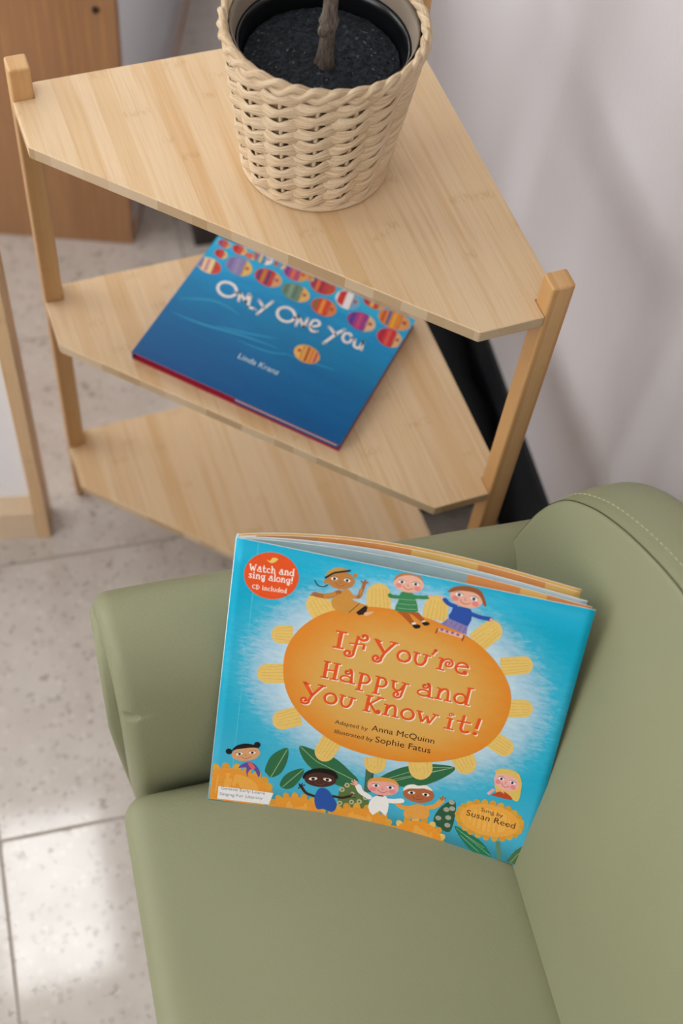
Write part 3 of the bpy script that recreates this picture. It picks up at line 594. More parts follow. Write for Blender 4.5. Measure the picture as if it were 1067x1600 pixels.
    ('#eab096', 8.2, '14642,23850 14639,23816 14628,23784 14611,23755 14589,23731 14563,23713 14533,23702 14502,23698 14472,23702 14443,23714 14417,23732 14395,23757 14379,23786 14369,23819 14366,23853 14370,23887 14380,23920 14397,23949 14419,23973 14446,23991 14475,24002 14506,24005 14536,24001 14565,23990 14591,23971 14613,23946 14629,23917 14639,23885;15471,23956 15467,23922 15457,23889 15440,23860 15418,23836 15392,23818 15363,23807 15332,23803 15301,23808 15272,23819 15246,23838 15224,23862 15208,23891 15198,23924 15195,23958 15198,23992 15209,24024 15226,24053 15247,24077 15274,24095 15303,24106 15334,24110 15364,24106 15393,24094 15419,24076 15441,24051 15457,24022 15468,23990;19303,22918 19301,22887 19292,22858 19278,22832 19258,22811 19235,22795 19209,22785 19181,22781 19154,22785 19127,22795 19104,22811 19084,22833 19068,22859 19059,22888 19055,22919 19058,22949 19067,22978 19081,23004 19100,23025 19124,23041 19150,23051 19177,23055 19205,23051 19231,23041 19255,23024 19275,23003 19290,22977 19300,22948'),
    ('#f3efea', 8.2, '13350,3370 13772,3585 14200,3628 14435,3271 14553,2725 14566,2014 14467,1469 14222,1656 13926,1916 13671,1562 13423,1248 13144,1544 12942,2029 12947,2470 13049,2875 13153,3160'),
    ('#2b1a14', 8.3, '9425,21111 9998,21876 10197,21783 10145,21112 9627,20893'),
    ('#9a5fa0', 8.3, '15971,21139 15946,21067 15883,21023 15805,21023 15743,21068 15719,21140 15743,21212 15806,21257 15884,21256 15947,21212;16369,21065 16345,20993 16282,20948 16204,20949 16141,20993 16117,21066 16142,21138 16205,21182 16282,21182 16345,21137;16773,21046 16749,20974 16686,20930 16608,20930 16545,20975 16521,21047 16545,21119 16608,21163 16686,21163 16749,21118;17185,20976 17162,20904 17099,20860 17021,20860 16958,20904 16934,20977 16957,21049 17020,21093 17098,21093 17161,21048'),
    ('#8a3a4a', 8.4, '13512,3580 13999,3687 14004,3446 13574,3356'),
    ('#e6b98a', 8.4, '10080,21274 10280,21373 10544,21464 10699,21482 10646,21366 10483,21176 10329,21032 10217,20978 10113,20971 10046,20997 10012,21069 10014,21175'),
    ('#c0482a', 8.5, '22260,6536 22432,6744 22717,7017 22998,7187 23254,7164 23507,7039 23697,6904 23839,6776 23919,6637 23841,6535 23483,6492 22966,6485 22557,6489 22346,6476 22246,6472'),
    ('#1c1414', 8.6, '1488,5386 1477,5321 1453,5260 1418,5206 1374,5163 1322,5132 1266,5114 1207,5112 1150,5124 1097,5150 1050,5189 1012,5239 985,5298 971,5361 969,5427 980,5492 1004,5553 1039,5606 1084,5649 1135,5680 1192,5698 1250,5701 1307,5689 1360,5663 1407,5624 1444,5574 1471,5516 1486,5452;3661,6538 3651,6472 3628,6411 3594,6358 3550,6314 3498,6282 3442,6264 3384,6261 3327,6273 3274,6298 3227,6337 3189,6386 3162,6444 3146,6508 3144,6574 3155,6639 3178,6699 3212,6753 3256,6796 3307,6828 3363,6846 3421,6849 3478,6838 3532,6812 3578,6774 3616,6725 3644,6667 3659,6603'),
    ('#17100e', 8.7, '10052,4409 10033,4208 9949,4006 9803,3813 9604,3640 9360,3496 9084,3388 8790,3321 8494,3301 8209,3326 7951,3396 7733,3508 7565,3654 7455,3827 7411,4018 7432,4218 7519,4416 7666,4604 7867,4771 8110,4911 8384,5015 8675,5080 8970,5102 9252,5080 9508,5014 9726,4909 9895,4768 10005,4599'),
    ('#17100e', 8.8, '7546,3890 7509,3784 7427,3743 7349,3792 7321,3902 7359,4009 7440,4049 7518,4000;7546,4023 7509,3917 7427,3877 7349,3926 7321,4036 7359,4142 7440,4182 7518,4133;7575,4160 7538,4054 7456,4013 7379,4063 7350,4172 7388,4278 7469,4319 7547,4270;7632,4298 7595,4191 7513,4151 7436,4200 7408,4310 7445,4415 7527,4456 7604,4407;7717,4433 7679,4327 7598,4286 7520,4335 7492,4444 7530,4550 7611,4591 7688,4542;7826,4562 7789,4456 7707,4416 7630,4464 7602,4574 7639,4679 7720,4720 7798,4671;7958,4684 7921,4578 7839,4537 7762,4586 7734,4695 7771,4801 7852,4841 7930,4793;8109,4795 8072,4689 7991,4648 7914,4696 7885,4805 7923,4911 8004,4952 8081,4904;8277,4892 8240,4787 8159,4746 8082,4794 8053,4903 8090,5009 8171,5049 8249,5001;8457,4975 8420,4869 8339,4828 8262,4876 8233,4985 8271,5091 8351,5132 8429,5084;8646,5041 8609,4935 8528,4894 8451,4941 8422,5050 8459,5156 8540,5197 8618,5149;8839,5088 8803,4982 8722,4941 8644,4988 8615,5097 8652,5203 8733,5244 8811,5196;9033,5116 8996,5010 8915,4968 8837,5016 8809,5124 8845,5230 8926,5272 9004,5224;9221,5124 9185,5017 9104,4976 9026,5023 8998,5132 9034,5238 9115,5279 9192,5232;9402,5111 9366,5005 9285,4963 9207,5011 9178,5119 9215,5225 9295,5267 9373,5220;9570,5079 9534,4972 9453,4930 9375,4978 9346,5086 9383,5193 9463,5234 9541,5187;9722,5027 9686,4920 9605,4878 9528,4925 9498,5034 9535,5140 9616,5182 9693,5135;9855,4957 9819,4850 9738,4808 9660,4855 9631,4964 9667,5070 9748,5112 9826,5065;9966,4869 9929,4763 9848,4720 9771,4767 9741,4876 9778,4983 9858,5025 9936,4978;10051,4767 10015,4660 9934,4618 9856,4665 9827,4774 9863,4881 9944,4923 10022,4876;10110,4652 10073,4545 9993,4502 9915,4550 9885,4659 9922,4766 10002,4808 10080,4761;10140,4526 10104,4419 10023,4377 9945,4424 9916,4533 9952,4640 10033,4682 10111,4635'),
    ('#c08240', 8.8, '9116,24373 9110,24335 9096,24299 9075,24267 9047,24241 9015,24221 8979,24209 8942,24205 8905,24210 8870,24223 8839,24243 8814,24271 8796,24303 8785,24339 8782,24377 8788,24415 8802,24451 8823,24483 8850,24509 8883,24529 8919,24541 8956,24545 8993,24540 9027,24527 9058,24507 9083,24479 9102,24447 9113,24411;7016,23315 7010,23269 6998,23226 6979,23187 6955,23155 6927,23131 6897,23116 6865,23111 6834,23117 6806,23132 6780,23157 6760,23190 6745,23230 6737,23273 6736,23319 6742,23365 6754,23408 6773,23447 6797,23479 6825,23503 6855,23518 6887,23523 6917,23517 6946,23501 6972,23477 6992,23444 7007,23405 7015,23361'),
    ('#4a2a22', 9, '10034,4150 10024,4011 9976,3870 9891,3732 9772,3600 9621,3479 9445,3372 9247,3283 9034,3215 8813,3170 8591,3150 8373,3154 8168,3184 7981,3237 7817,3311 7683,3406 7582,3517 7516,3640 7489,3773 7500,3911 7550,4050 7636,4185 7756,4314 7907,4431 8084,4534 8281,4620 8492,4686 8711,4730 8932,4751 9148,4748 9352,4722 9539,4673 9701,4602 9836,4511 9938,4403 10005,4282'),
    ('#b5683c', 9, '17948,4807 17939,4650 17891,4492 17807,4337 17690,4191 17542,4058 17368,3943 17173,3848 16964,3777 16747,3732 16528,3716 16314,3727 16111,3767 15927,3833 15766,3924 15634,4036 15535,4167 15471,4311 15444,4465 15456,4623 15506,4780 15591,4933 15711,5076 15860,5205 16034,5317 16228,5408 16436,5475 16652,5517 16869,5533 17081,5522 17281,5484 17464,5420 17624,5333 17755,5225 17855,5099 17920,4958'),
    ('#c08240', 9, '8978,23756 8965,23615 8920,23476 8846,23343 8744,23220 8618,23112 8471,23020 8308,22949 8134,22900 7953,22874 7773,22874 7597,22898 7432,22946 7283,23016 7154,23107 7050,23214 6972,23336 6925,23468 6908,23607 6923,23747 6969,23885 7044,24017 7147,24138 7274,24246 7421,24336 7583,24407 7756,24455 7935,24480 8114,24481 8288,24458 8452,24411 8600,24342 8729,24253 8833,24146 8911,24025 8960,23894'),
    ('#d9a070', 9, '3706,5818 3712,5684 3684,5543 3622,5398 3530,5254 3409,5115 3263,4986 3096,4871 2914,4772 2722,4694 2527,4639 2333,4608 2147,4602 1975,4621 1821,4665 1692,4733 1590,4821 1518,4927 1480,5049 1475,5182 1504,5322 1566,5466 1660,5608 1782,5745 1928,5872 2094,5986 2275,6083 2466,6161 2661,6217 2853,6249 3038,6256 3209,6239 3362,6197 3492,6131 3594,6045 3666,5939'),
    ('#eeb29c', 9, '18289,24286 18263,24136 18202,23993 18107,23863 17980,23748 17826,23654 17648,23582 17454,23534 17248,23513 17037,23520 16827,23553 16625,23612 16438,23695 16270,23800 16127,23923 16013,24060 15932,24207 15887,24361 15877,24515 15905,24665 15968,24807 16065,24937 16192,25050 16346,25143 16523,25213 16716,25259 16920,25278 17129,25271 17337,25238 17537,25180 17724,25097 17891,24994 18034,24873 18148,24737 18230,24591 18277,24439'),
    ('#f0a9a0', 9, '15081,4659 15069,4501 15019,4343 14932,4190 14812,4046 14661,3916 14485,3805 14287,3715 14076,3650 13856,3612 13636,3602 13421,3621 13218,3667 13034,3740 12873,3836 12742,3954 12644,4088 12582,4235 12558,4390 12572,4548 12624,4705 12712,4856 12834,4996 12986,5121 13162,5228 13359,5314 13569,5376 13787,5412 14005,5422 14218,5404 14419,5361 14602,5292 14762,5199 14893,5087 14992,4956 15055,4812'),
    ('#f0b79f', 9, '13942,24614 13927,24478 13879,24345 13800,24219 13691,24103 13556,24002 13399,23918 13224,23855 13038,23813 12846,23795 12653,23800 12466,23830 12290,23882 12131,23956 11994,24048 11883,24157 11800,24278 11750,24408 11733,24543 11749,24679 11799,24812 11880,24937 11990,25052 12125,25152 12282,25234 12456,25297 12641,25337 12832,25355 13023,25349 13208,25320 13382,25269 13540,25196 13677,25105 13789,24998 13872,24878 13923,24749'),
    ('#f3b2aa', 9, '24131,8150 24105,7994 24050,7846 23968,7710 23860,7591 23730,7492 23583,7416 23422,7366 23252,7344 23079,7350 22908,7384 22745,7445 22593,7532 22459,7641 22345,7769 22256,7912 22194,8066 22162,8226 22159,8387 22186,8544 22242,8692 22326,8827 22434,8945 22564,9041 22711,9114 22871,9162 23040,9182 23211,9175 23381,9140 23543,9079 23694,8993 23827,8886 23941,8760 24030,8619 24093,8468 24126,8310'),
    ('#1c1414', 9.2, '1434,5497 1471,5638 1579,5871 1733,6083 1938,6247 2190,6392 2446,6490 2707,6525 2972,6514 3197,6480 3393,6419 3550,6335 3593,6265 3467,6231 3228,6210 2976,6170 2733,6092 2478,5995 2249,5907 2064,5843 1906,5788 1764,5727 1619,5624 1492,5515'),
    ('#9a5a2c', 9.2, '15689,24601 15756,24743 15895,24941 16091,25115 16358,25250 16682,25360 17016,25414 17363,25417 17720,25363 18029,25205 18280,24852 18484,24393 18602,24059 18600,23946 18512,23961 18409,24044 18316,24211 18207,24448 18074,24650 17920,24788 17740,24894 17516,24957 17212,24970 16862,24940 16550,24886 16303,24794 16095,24676 15929,24592 15796,24554 15707,24549'),
    ('#b9814a', 9.2, '11743,24548 11740,24665 11786,24890 11887,25099 12057,25261 12281,25408 12425,25470 13507,25470 13580,25423 13760,25222 13826,25100 13717,25137 13493,25253 13255,25335 13028,25343 12786,25318 12565,25267 12371,25188 12198,25084 12047,24967 11914,24800 11804,24620'),
    ('#c59a52', 9.2, '6838,23860 6861,24011 6921,24196 7032,24371 7219,24534 7458,24687 7690,24788 7910,24802 8124,24763 8293,24729 8425,24732 8512,24739 8494,24710 8315,24634 8029,24524 7743,24372 7465,24132 7186,23852 6976,23670 6871,23655 6836,23740'),
    ('#e0a046', 9.2, '12525,4535 12528,4676 12597,4928 12734,5152 12956,5310 13247,5441 13559,5531 13905,5582 14273,5592 14581,5542 14824,5375 15008,5145 15072,5000 14966,5028 14739,5140 14483,5215 14211,5201 13908,5150 13621,5094 13362,5049 13119,5000 12912,4926 12737,4775 12598,4599'),
    ('#e3bf62', 9.2, '22082,8991 22214,9128 22452,9284 22714,9397 22988,9453 23287,9466 23560,9408 23800,9252 24016,9026 24180,8782 24291,8473 24352,8146 24338,7991 24227,8150 24043,8483 23831,8753 23597,8878 23335,8942 23082,8961 22839,8910 22605,8814 22409,8765 22239,8802 22107,8887'),
    ('#efe9e0', 9.2, '15452,4622 15442,4760 15489,5005 15581,5220 15732,5362 15929,5475 16115,5549 16262,5560 16399,5533 16556,5534 16750,5621 16964,5737 17174,5777 17416,5664 17655,5475 17756,5340 17621,5330 17348,5374 17090,5394 16911,5355 16747,5291 16562,5220 16322,5150 16061,5074 15837,4984 15664,4837 15530,4676'),
    ('#ea8a80', 9.3, '16583,24112 16551,24015 16473,23943 16363,23908 16245,23920 16141,23974 16071,24061 16051,24163 16083,24259 16161,24332 16270,24366 16389,24354 16493,24300 16562,24214;18080,23971 18049,23874 17972,23802 17863,23768 17745,23779 17640,23833 17570,23919 17549,24021 17580,24117 17658,24190 17766,24224 17884,24213 17989,24159 18059,24073'),
    ('#ec8a88', 9.3, '13329,4121 13305,4016 13231,3926 13120,3869 12996,3857 12883,3891 12803,3966 12772,4065 12796,4170 12870,4259 12980,4316 13104,4328 13217,4294 13298,4220;14895,4294 14872,4189 14798,4098 14689,4040 14565,4025 14452,4058 14372,4131 14340,4229 14363,4334 14437,4424 14546,4482 14670,4496 14783,4464 14863,4392'),
    ('#ec8a90', 9.3, '22725,7967 22696,7866 22630,7790 22539,7754 22442,7766 22358,7822 22304,7913 22290,8019 22320,8120 22386,8196 22477,8231 22574,8219 22657,8163 22712,8072;23949,7823 23921,7722 23855,7646 23765,7610 23668,7621 23584,7677 23530,7767 23515,7873 23544,7974 23610,8049 23700,8085 23797,8073 23881,8017 23935,7928'),
    ('#ec8f86', 9.3, '12398,24267 12375,24178 12308,24105 12210,24062 12102,24059 12004,24095 11936,24164 11911,24251 11935,24341 12002,24413 12100,24456 12208,24459 12306,24423 12374,24355;13770,24312 13747,24223 13680,24149 13583,24107 13475,24103 13377,24140 13309,24208 13284,24296 13307,24385 13373,24458 13470,24500 13578,24503 13676,24467 13744,24399'),
    ('#f4ece2', 9.6, '7723,23787 7708,23713 7646,23642 7552,23587 7442,23561 7340,23567 7265,23605 7232,23668 7248,23742 7309,23813 7404,23868 7513,23894 7615,23888 7690,23850;8655,23770 8624,23703 8550,23654 8448,23633 8338,23644 8242,23685 8180,23747 8163,23819 8194,23886 8268,23935 8370,23956 8479,23945 8575,23905 8637,23842;12603,24694 12585,24622 12519,24554 12417,24502 12301,24478 12192,24486 12112,24525 12078,24587 12096,24659 12163,24727 12264,24778 12381,24802 12490,24794 12569,24755;13597,24635 13564,24572 13486,24528 13377,24513 13260,24529 13158,24574 13091,24638 13072,24709 13105,24773 13183,24816 13291,24831 13408,24815 13510,24770 13578,24706;16835,24561 16811,24483 16734,24416 16620,24373 16491,24363 16373,24388 16289,24443 16256,24517 16281,24595 16358,24662 16472,24705 16600,24715 16718,24690 16802,24635;17914,24359 17874,24293 17785,24254 17666,24252 17539,24286 17431,24350 17362,24431 17346,24513 17387,24579 17476,24617 17595,24620 17721,24586 17829,24522 17898,24441;2336,5471 2329,5397 2272,5309 2177,5226 2063,5164 1952,5135 1867,5145 1824,5192 1832,5267 1889,5354 1984,5437 2098,5499 2208,5528 2293,5518;3354,5720 3332,5651 3260,5586 3152,5540 3031,5521 2919,5533 2840,5573 2809,5634 2832,5704 2904,5768 3011,5814 3132,5833 3244,5822 3323,5781;8528,4065 8507,3977 8422,3884 8290,3803 8137,3752 7993,3739 7887,3768 7841,3833 7862,3920 7947,4013 8079,4093 8232,4144 8376,4157 8481,4129;9681,4105 9644,4028 9544,3968 9402,3939 9245,3944 9105,3985 9010,4051 8977,4131 9015,4208 9115,4266 9257,4296 9414,4290 9554,4250 9649,4184;13548,4635 13529,4550 13455,4464 13341,4395 13208,4355 13083,4354 12992,4392 12952,4460 12971,4545 13045,4631 13160,4700 13292,4739 13416,4740 13508,4703;14687,4645 14652,4569 14565,4513 14442,4488 14307,4498 14188,4542 14108,4612 14083,4692 14118,4768 14206,4824 14329,4849 14463,4838 14582,4794 14662,4725;16426,4739 16408,4654 16336,4566 16223,4494 16091,4451 15968,4446 15876,4480 15835,4547 15853,4632 15925,4719 16039,4791 16170,4834 16293,4839 16385,4805;17557,4782 17524,4706 17438,4647 17316,4619 17182,4625 17063,4666 16983,4732 16957,4811 16990,4887 17077,4945 17198,4974 17332,4967 17450,4927 17531,4861;22946,8427 22925,8346 22861,8278 22767,8236 22661,8229 22565,8259 22497,8318 22471,8396 22492,8477 22556,8545 22650,8587 22756,8593 22852,8564 22920,8505;23827,8234 23790,8163 23715,8121 23616,8115 23513,8147 23427,8210 23374,8292 23365,8377 23401,8447 23476,8489 23575,8494 23678,8462 23764,8399 23817,8318'),
    ('#1c1414', 10, '16257,4641 16244,4563 16201,4501 16139,4472 16075,4485 16027,4534 16006,4608 16019,4686 16062,4748 16124,4776 16188,4764 16236,4715;17383,4796 17370,4718 17328,4656 17267,4627 17203,4638 17154,4687 17133,4761 17146,4839 17188,4900 17250,4929 17313,4918 17362,4869'),
    ('#26303c', 10, '13377,4542 13363,4464 13319,4403 13256,4376 13192,4390 13144,4442 13124,4517 13139,4595 13183,4655 13245,4682 13309,4668 13357,4617;14512,4665 14498,4586 14454,4525 14392,4498 14328,4511 14280,4562 14260,4636 14274,4714 14317,4775 14380,4803 14443,4790 14492,4739'),
    ('#26405c', 10, '22806,8381 22787,8305 22747,8253 22696,8238 22648,8265 22616,8326 22609,8405 22628,8481 22668,8534 22719,8548 22767,8522 22798,8461;23693,8275 23674,8199 23634,8147 23583,8132 23536,8158 23504,8219 23496,8298 23514,8374 23555,8426 23605,8441 23653,8415 23685,8354'),
    ('#2a1a18', 10, '7581,23719 7568,23650 7531,23597 7479,23575 7427,23590 7389,23637 7374,23704 7387,23773 7425,23826 7477,23848 7528,23833 7567,23786;8512,23786 8499,23717 8462,23664 8411,23642 8359,23657 8320,23704 8306,23771 8319,23840 8356,23893 8407,23915 8459,23900 8497,23853;2194,5355 2190,5288 2157,5228 2104,5192 2046,5190 1997,5222 1971,5279 1975,5346 2008,5406 2061,5441 2120,5444 2168,5412;3195,5701 3192,5634 3159,5574 3106,5538 3048,5535 2999,5567 2973,5624 2977,5691 3010,5751 3062,5787 3121,5790 3169,5758;8332,3953 8317,3874 8267,3811 8195,3780 8121,3790 8063,3838 8039,3912 8054,3991 8104,4054 8176,4085 8250,4075 8307,4027;9477,4124 9462,4045 9413,3981 9341,3949 9266,3959 9209,4006 9184,4079 9199,4159 9248,4222 9320,4254 9395,4245 9452,4197'),
    ('#2c3a44', 10, '12451,24628 12437,24562 12397,24512 12342,24492 12286,24508 12245,24555 12230,24621 12245,24688 12285,24738 12340,24757 12395,24741 12436,24694;13445,24660 13431,24593 13391,24544 13336,24524 13281,24540 13240,24587 13224,24653 13238,24720 13278,24770 13333,24789 13388,24773 13429,24726'),
    ('#2c4a66', 10, '16665,24510 16645,24437 16598,24387 16536,24373 16477,24398 16436,24457 16424,24533 16445,24606 16492,24656 16553,24670 16612,24645 16653,24586;17750,24407 17730,24334 17683,24284 17622,24270 17563,24295 17521,24354 17509,24430 17529,24503 17576,24553 17637,24567 17696,24541 17737,24483'),
]
PRINT_SEA = [
    ('#2f93c0', 1, '543,6251 912,6283 912,6222 543,6244;912,6283 1416,6311 1416,6198 912,6222;1416,6311 2014,6341 2017,6178 1416,6198;2014,6341 2667,6377 2674,6170 2017,6178;2667,6377 3335,6426 3350,6181 2674,6170;3335,6426 3977,6494 4006,6218 3350,6181;3977,6494 4609,6588 4654,6290 4006,6218;4609,6588 5267,6705 5322,6395 4654,6290;5267,6705 5945,6834 6004,6520 5322,6395;5945,6834 6638,6962 6694,6653 6004,6520;6638,6962 7337,7078 7385,6781 6694,6653;7337,7078 8036,7167 8071,6892 7385,6781;8036,7167 8783,7234 8808,6989 8071,6892;8783,7234 9593,7289 9610,7083 8808,6989;9593,7289 10405,7333 10417,7170 9610,7083;10405,7333 11159,7364 11167,7251 10417,7170;11159,7364 11796,7384 11800,7323 11167,7251;11796,7384 12255,7392 12256,7385 11800,7323;546,6247 545,6249 544,6250 542,6250 540,6249 540,6247 540,6246 542,6244 544,6244 545,6246;12259,7389 12258,7390 12256,7392 12255,7392 12253,7390 12252,7389 12253,7387 12255,7386 12256,7386 12258,7387;5285,6889 5655,6996 5669,6928 5286,6884;5655,6996 6173,7129 6198,7001 5669,6928;6173,7129 6786,7276 6822,7098 6198,7001;6786,7276 7441,7430 7487,7213 6822,7098;7441,7430 8085,7582 8139,7340 7487,7213;8085,7582 8664,7722 8726,7474 8139,7340;8664,7722 9219,7864 9285,7626 8726,7474;9219,7864 9803,8019 9866,7806 9285,7626;9803,8019 10378,8172 10431,7998 9866,7806;10378,8172 10908,8309 10947,8185 10431,7998;10908,8309 11357,8418 11378,8351 10947,8185;11357,8418 11688,8485 11689,8480 11378,8351;5288,6887 5287,6888 5286,6889 5285,6889 5283,6888 5283,6887 5283,6885 5285,6884 5286,6884 5287,6885;11691,8483 11690,8484 11689,8485 11688,8485 11686,8484 11686,8483 11686,8481 11688,8480 11689,8480 11690,8481;12416,7080 12808,7148 12814,7096 12417,7076;12808,7148 13360,7233 13371,7135 12814,7096;13360,7233 14009,7325 14024,7189 13371,7135;14009,7325 14695,7417 14713,7251 14024,7189;14695,7417 15356,7500 15376,7316 14713,7251;15356,7500 15931,7568 15953,7377 15376,7316;15931,7568 16452,7623 16473,7439 15953,7377;16452,7623 16973,7672 16992,7506 16473,7439;16973,7672 17470,7712 17485,7576 16992,7506;17470,7712 17918,7743 17929,7646 17485,7576;17918,7743 18294,7762 18299,7710 17929,7646;18294,7762 18572,7769 18572,7765 18299,7710;12418,7078 12418,7079 12417,7080 12416,7080 12415,7079 12415,7078 12415,7077 12416,7076 12417,7076 12418,7077;18574,7767 18574,7768 18573,7769 18571,7769 18570,7768 18570,7767 18570,7766 18571,7765 18573,7765 18574,7766;460,8084 808,8304 848,8226 463,8079;808,8304 1300,8608 1375,8464 848,8226;1300,8608 1890,8951 1991,8747 1375,8464;1890,8951 2531,9284 2643,9030 1991,8747;2531,9284 3176,9561 3276,9269 2643,9030;3176,9561 3779,9733 3835,9418 3276,9269;3779,9733 4370,9775 4372,9466 3835,9418;4370,9775 4980,9722 4951,9446 4372,9466;4980,9722 5570,9610 5531,9385 4951,9446;5570,9610 6105,9470 6072,9310 5531,9385;6105,9470 6549,9335 6532,9249 6072,9310;6549,9335 6869,9237 6868,9231 6532,9249;464,8081 464,8083 462,8084 460,8084 459,8083 458,8081 459,8080 460,8078 462,8078 464,8080;6872,9234 6871,9236 6870,9237 6868,9237 6866,9236 6866,9234 6866,9232 6868,9231 6870,9231 6871,9232;7823,6291 8236,6336 8238,6284 7823,6288;8236,6336 8822,6382 8826,6284 8238,6284;8822,6382 9507,6431 9514,6294 8826,6284;9507,6431 10220,6486 10231,6320 9514,6294;10220,6486 10887,6550 10906,6366 10231,6320;10887,6550 11436,6627 11470,6438 10906,6366;11436,6627 11888,6730 11939,6551 11470,6438;11888,6730 12311,6860 12368,6704 11939,6551;12311,6860 12696,7001 12750,6875 12368,6704;12696,7001 13035,7135 13077,7046 12750,6875;13035,7135 13320,7246 13342,7198 13077,7046;13320,7246 13540,7315 13542,7311 13342,7198;7824,6289 7824,6290 7823,6291 7822,6291 7821,6290 7821,6289 7821,6288 7822,6288 7823,6288 7824,6288;13543,7313 13542,7314 13542,7315 13540,7315 13539,7314 13539,7313 13539,7312 13540,7311 13542,7311 13542,7312'),
    ('#4f86b0', 2, '6438,17057 6444,16877 6392,16704 6287,16548 6132,16415 5935,16314 5707,16248 5459,16222 5203,16235 4952,16289 4718,16380 4513,16503 4347,16653 4229,16822 4164,17001 4157,17183 4208,17356 4212,17362 6289,17362 6375,17237'),
    ('#58a0c0', 2, '7927,17136 7932,17013 7901,16896 7835,16789 7738,16700 7615,16631 7472,16586 7315,16569 7154,16578 6996,16615 6848,16677 6718,16762 6613,16864 6538,16979 6497,17101 6492,17225 6523,17343 6535,17362 7820,17362 7887,17259'),
    ('#6f8a72', 2, '11903,14637 11905,14396 11829,14166 11680,13958 11465,13781 11194,13645 10881,13557 10542,13520 10193,13537 9851,13607 9534,13726 9258,13889 9036,14088 8879,14312 8796,14551 8792,14793 8865,15025 9014,15236 9230,15414 9503,15551 9819,15640 10161,15677 10513,15659 10856,15587 11174,15466 11450,15301 11670,15101 11823,14875'),
    ('#8d7fa8', 2, '5199,14850 5213,14591 5153,14344 5024,14120 4830,13931 4582,13786 4292,13692 3975,13654 3645,13674 3320,13751 3016,13880 2748,14057 2528,14272 2370,14514 2279,14771 2262,15031 2320,15281 2449,15507 2643,15698 2893,15845 3186,15940 3506,15977 3839,15956 4165,15878 4470,15746 4738,15567 4956,15350 5112,15108'),
    ('#9a3a86', 2, '19319,14547 19317,14293 19238,14050 19088,13831 18874,13645 18606,13502 18297,13409 17964,13371 17621,13389 17287,13463 16978,13590 16710,13762 16495,13972 16345,14210 16267,14462 16267,14717 16343,14962 16492,15184 16708,15373 16978,15517 17289,15611 17626,15649 17971,15629 18307,15553 18617,15424 18885,15249 19097,15037 19244,14799'),
    ('#b8487a', 2, '10522,16962 10527,16734 10465,16515 10337,16318 10150,16151 9915,16023 9641,15941 9344,15907 9037,15925 8736,15993 8456,16108 8211,16264 8012,16453 7872,16667 7795,16895 7787,17124 7848,17344 7860,17362 10336,17362 10448,17190'),
    ('#c23a34', 2, '13756,16846 13762,16594 13697,16354 13564,16136 13371,15953 13127,15812 12844,15722 12536,15685 12218,15705 11907,15780 11617,15907 11363,16079 11158,16289 11013,16524 10934,16775 10926,17028 10989,17270 11044,17362 13509,17362 13537,17333 13680,17096'),
    ('#c73a3a', 2, '8559,14975 8565,14733 8496,14502 8355,14292 8149,14115 7888,13979 7586,13890 7257,13854 6918,13871 6585,13942 6274,14063 6003,14227 5783,14427 5627,14653 5542,14894 5533,15137 5600,15370 5741,15582 5948,15761 6210,15899 6515,15988 6847,16025 7189,16006 7524,15933 7835,15811 8106,15644 8323,15442 8477,15216'),
    ('#c8503f', 2, '1708,16771 1716,16647 1687,16529 1622,16422 1526,16332 1403,16262 1259,16218 1101,16200 937,16210 775,16246 624,16309 491,16393 382,16496 304,16612 259,16735 251,16859 280,16977 344,17085 440,17176 564,17245 709,17290 867,17308 1032,17298 1194,17261 1345,17198 1478,17112 1587,17009 1665,16893'),
    ('#cc2f36', 2, '22351,13439 22295,13346 22107,13163 21872,13022 21601,12930 21309,12893 21008,12913 20714,12987 20442,13113 20205,13285 20016,13494 19883,13730 19814,13980 19812,14233 19878,14476 20009,14696 20197,14882 20433,15025 20707,15117 21002,15153 21305,15133 21601,15057 21873,14928 22109,14754 22297,14543 22351,14446'),
    ('#cf3d30', 2, '2068,15382 2077,15251 2049,15127 1987,15014 1892,14919 1770,14845 1627,14798 1471,14779 1308,14790 1147,14829 995,14894 862,14984 752,15092 673,15214 627,15344 617,15475 644,15600 707,15713 802,15809 924,15883 1067,15930 1225,15949 1389,15938 1550,15899 1702,15833 1835,15743 1944,15634 2023,15511'),
    ('#cf4434', 2, '19205,17362 19204,17305 19133,17119 19001,16950 18814,16807 18582,16698 18316,16627 18029,16598 17735,16612 17450,16669 17187,16766 16959,16899 16778,17060 16653,17242 16615,17362'),
    ('#d06a50', 2, '4649,16630 4653,16531 4627,16437 4572,16352 4491,16280 4388,16225 4268,16189 4138,16175 4002,16182 3869,16211 3745,16261 3636,16328 3548,16410 3485,16502 3450,16600 3446,16699 3471,16793 3526,16879 3607,16951 3710,17007 3831,17043 3962,17057 4098,17049 4231,17019 4355,16970 4464,16902 4552,16820 4614,16728'),
    ('#d4483a', 2, '3536,16844 3543,16704 3510,16570 3437,16450 3329,16347 3191,16269 3029,16219 2852,16198 2668,16209 2487,16251 2318,16322 2169,16418 2048,16534 1961,16665 1911,16804 1903,16944 1936,17078 2008,17200 2117,17303 2222,17362 3049,17362 3131,17327 3280,17231 3401,17114 3487,16983'),
    ('#d8452c', 2, '15055,14338 15058,14099 14994,13870 14864,13664 14676,13489 14439,13355 14165,13268 13866,13232 13559,13250 13259,13320 12979,13440 12735,13603 12538,13800 12399,14024 12324,14261 12318,14501 12381,14731 12510,14940 12699,15117 12938,15253 13214,15340 13515,15375 13825,15356 14127,15284 14407,15163 14651,14998 14846,14799 14983,14575'),
    ('#d88a3a', 2, '11343,17174 11344,17067 11314,16966 11252,16874 11162,16796 11049,16737 10918,16698 10775,16682 10629,16691 10485,16722 10352,16776 10236,16849 10143,16937 10077,17036 10042,17142 10040,17248 10070,17350 10078,17362 11254,17362 11308,17279'),
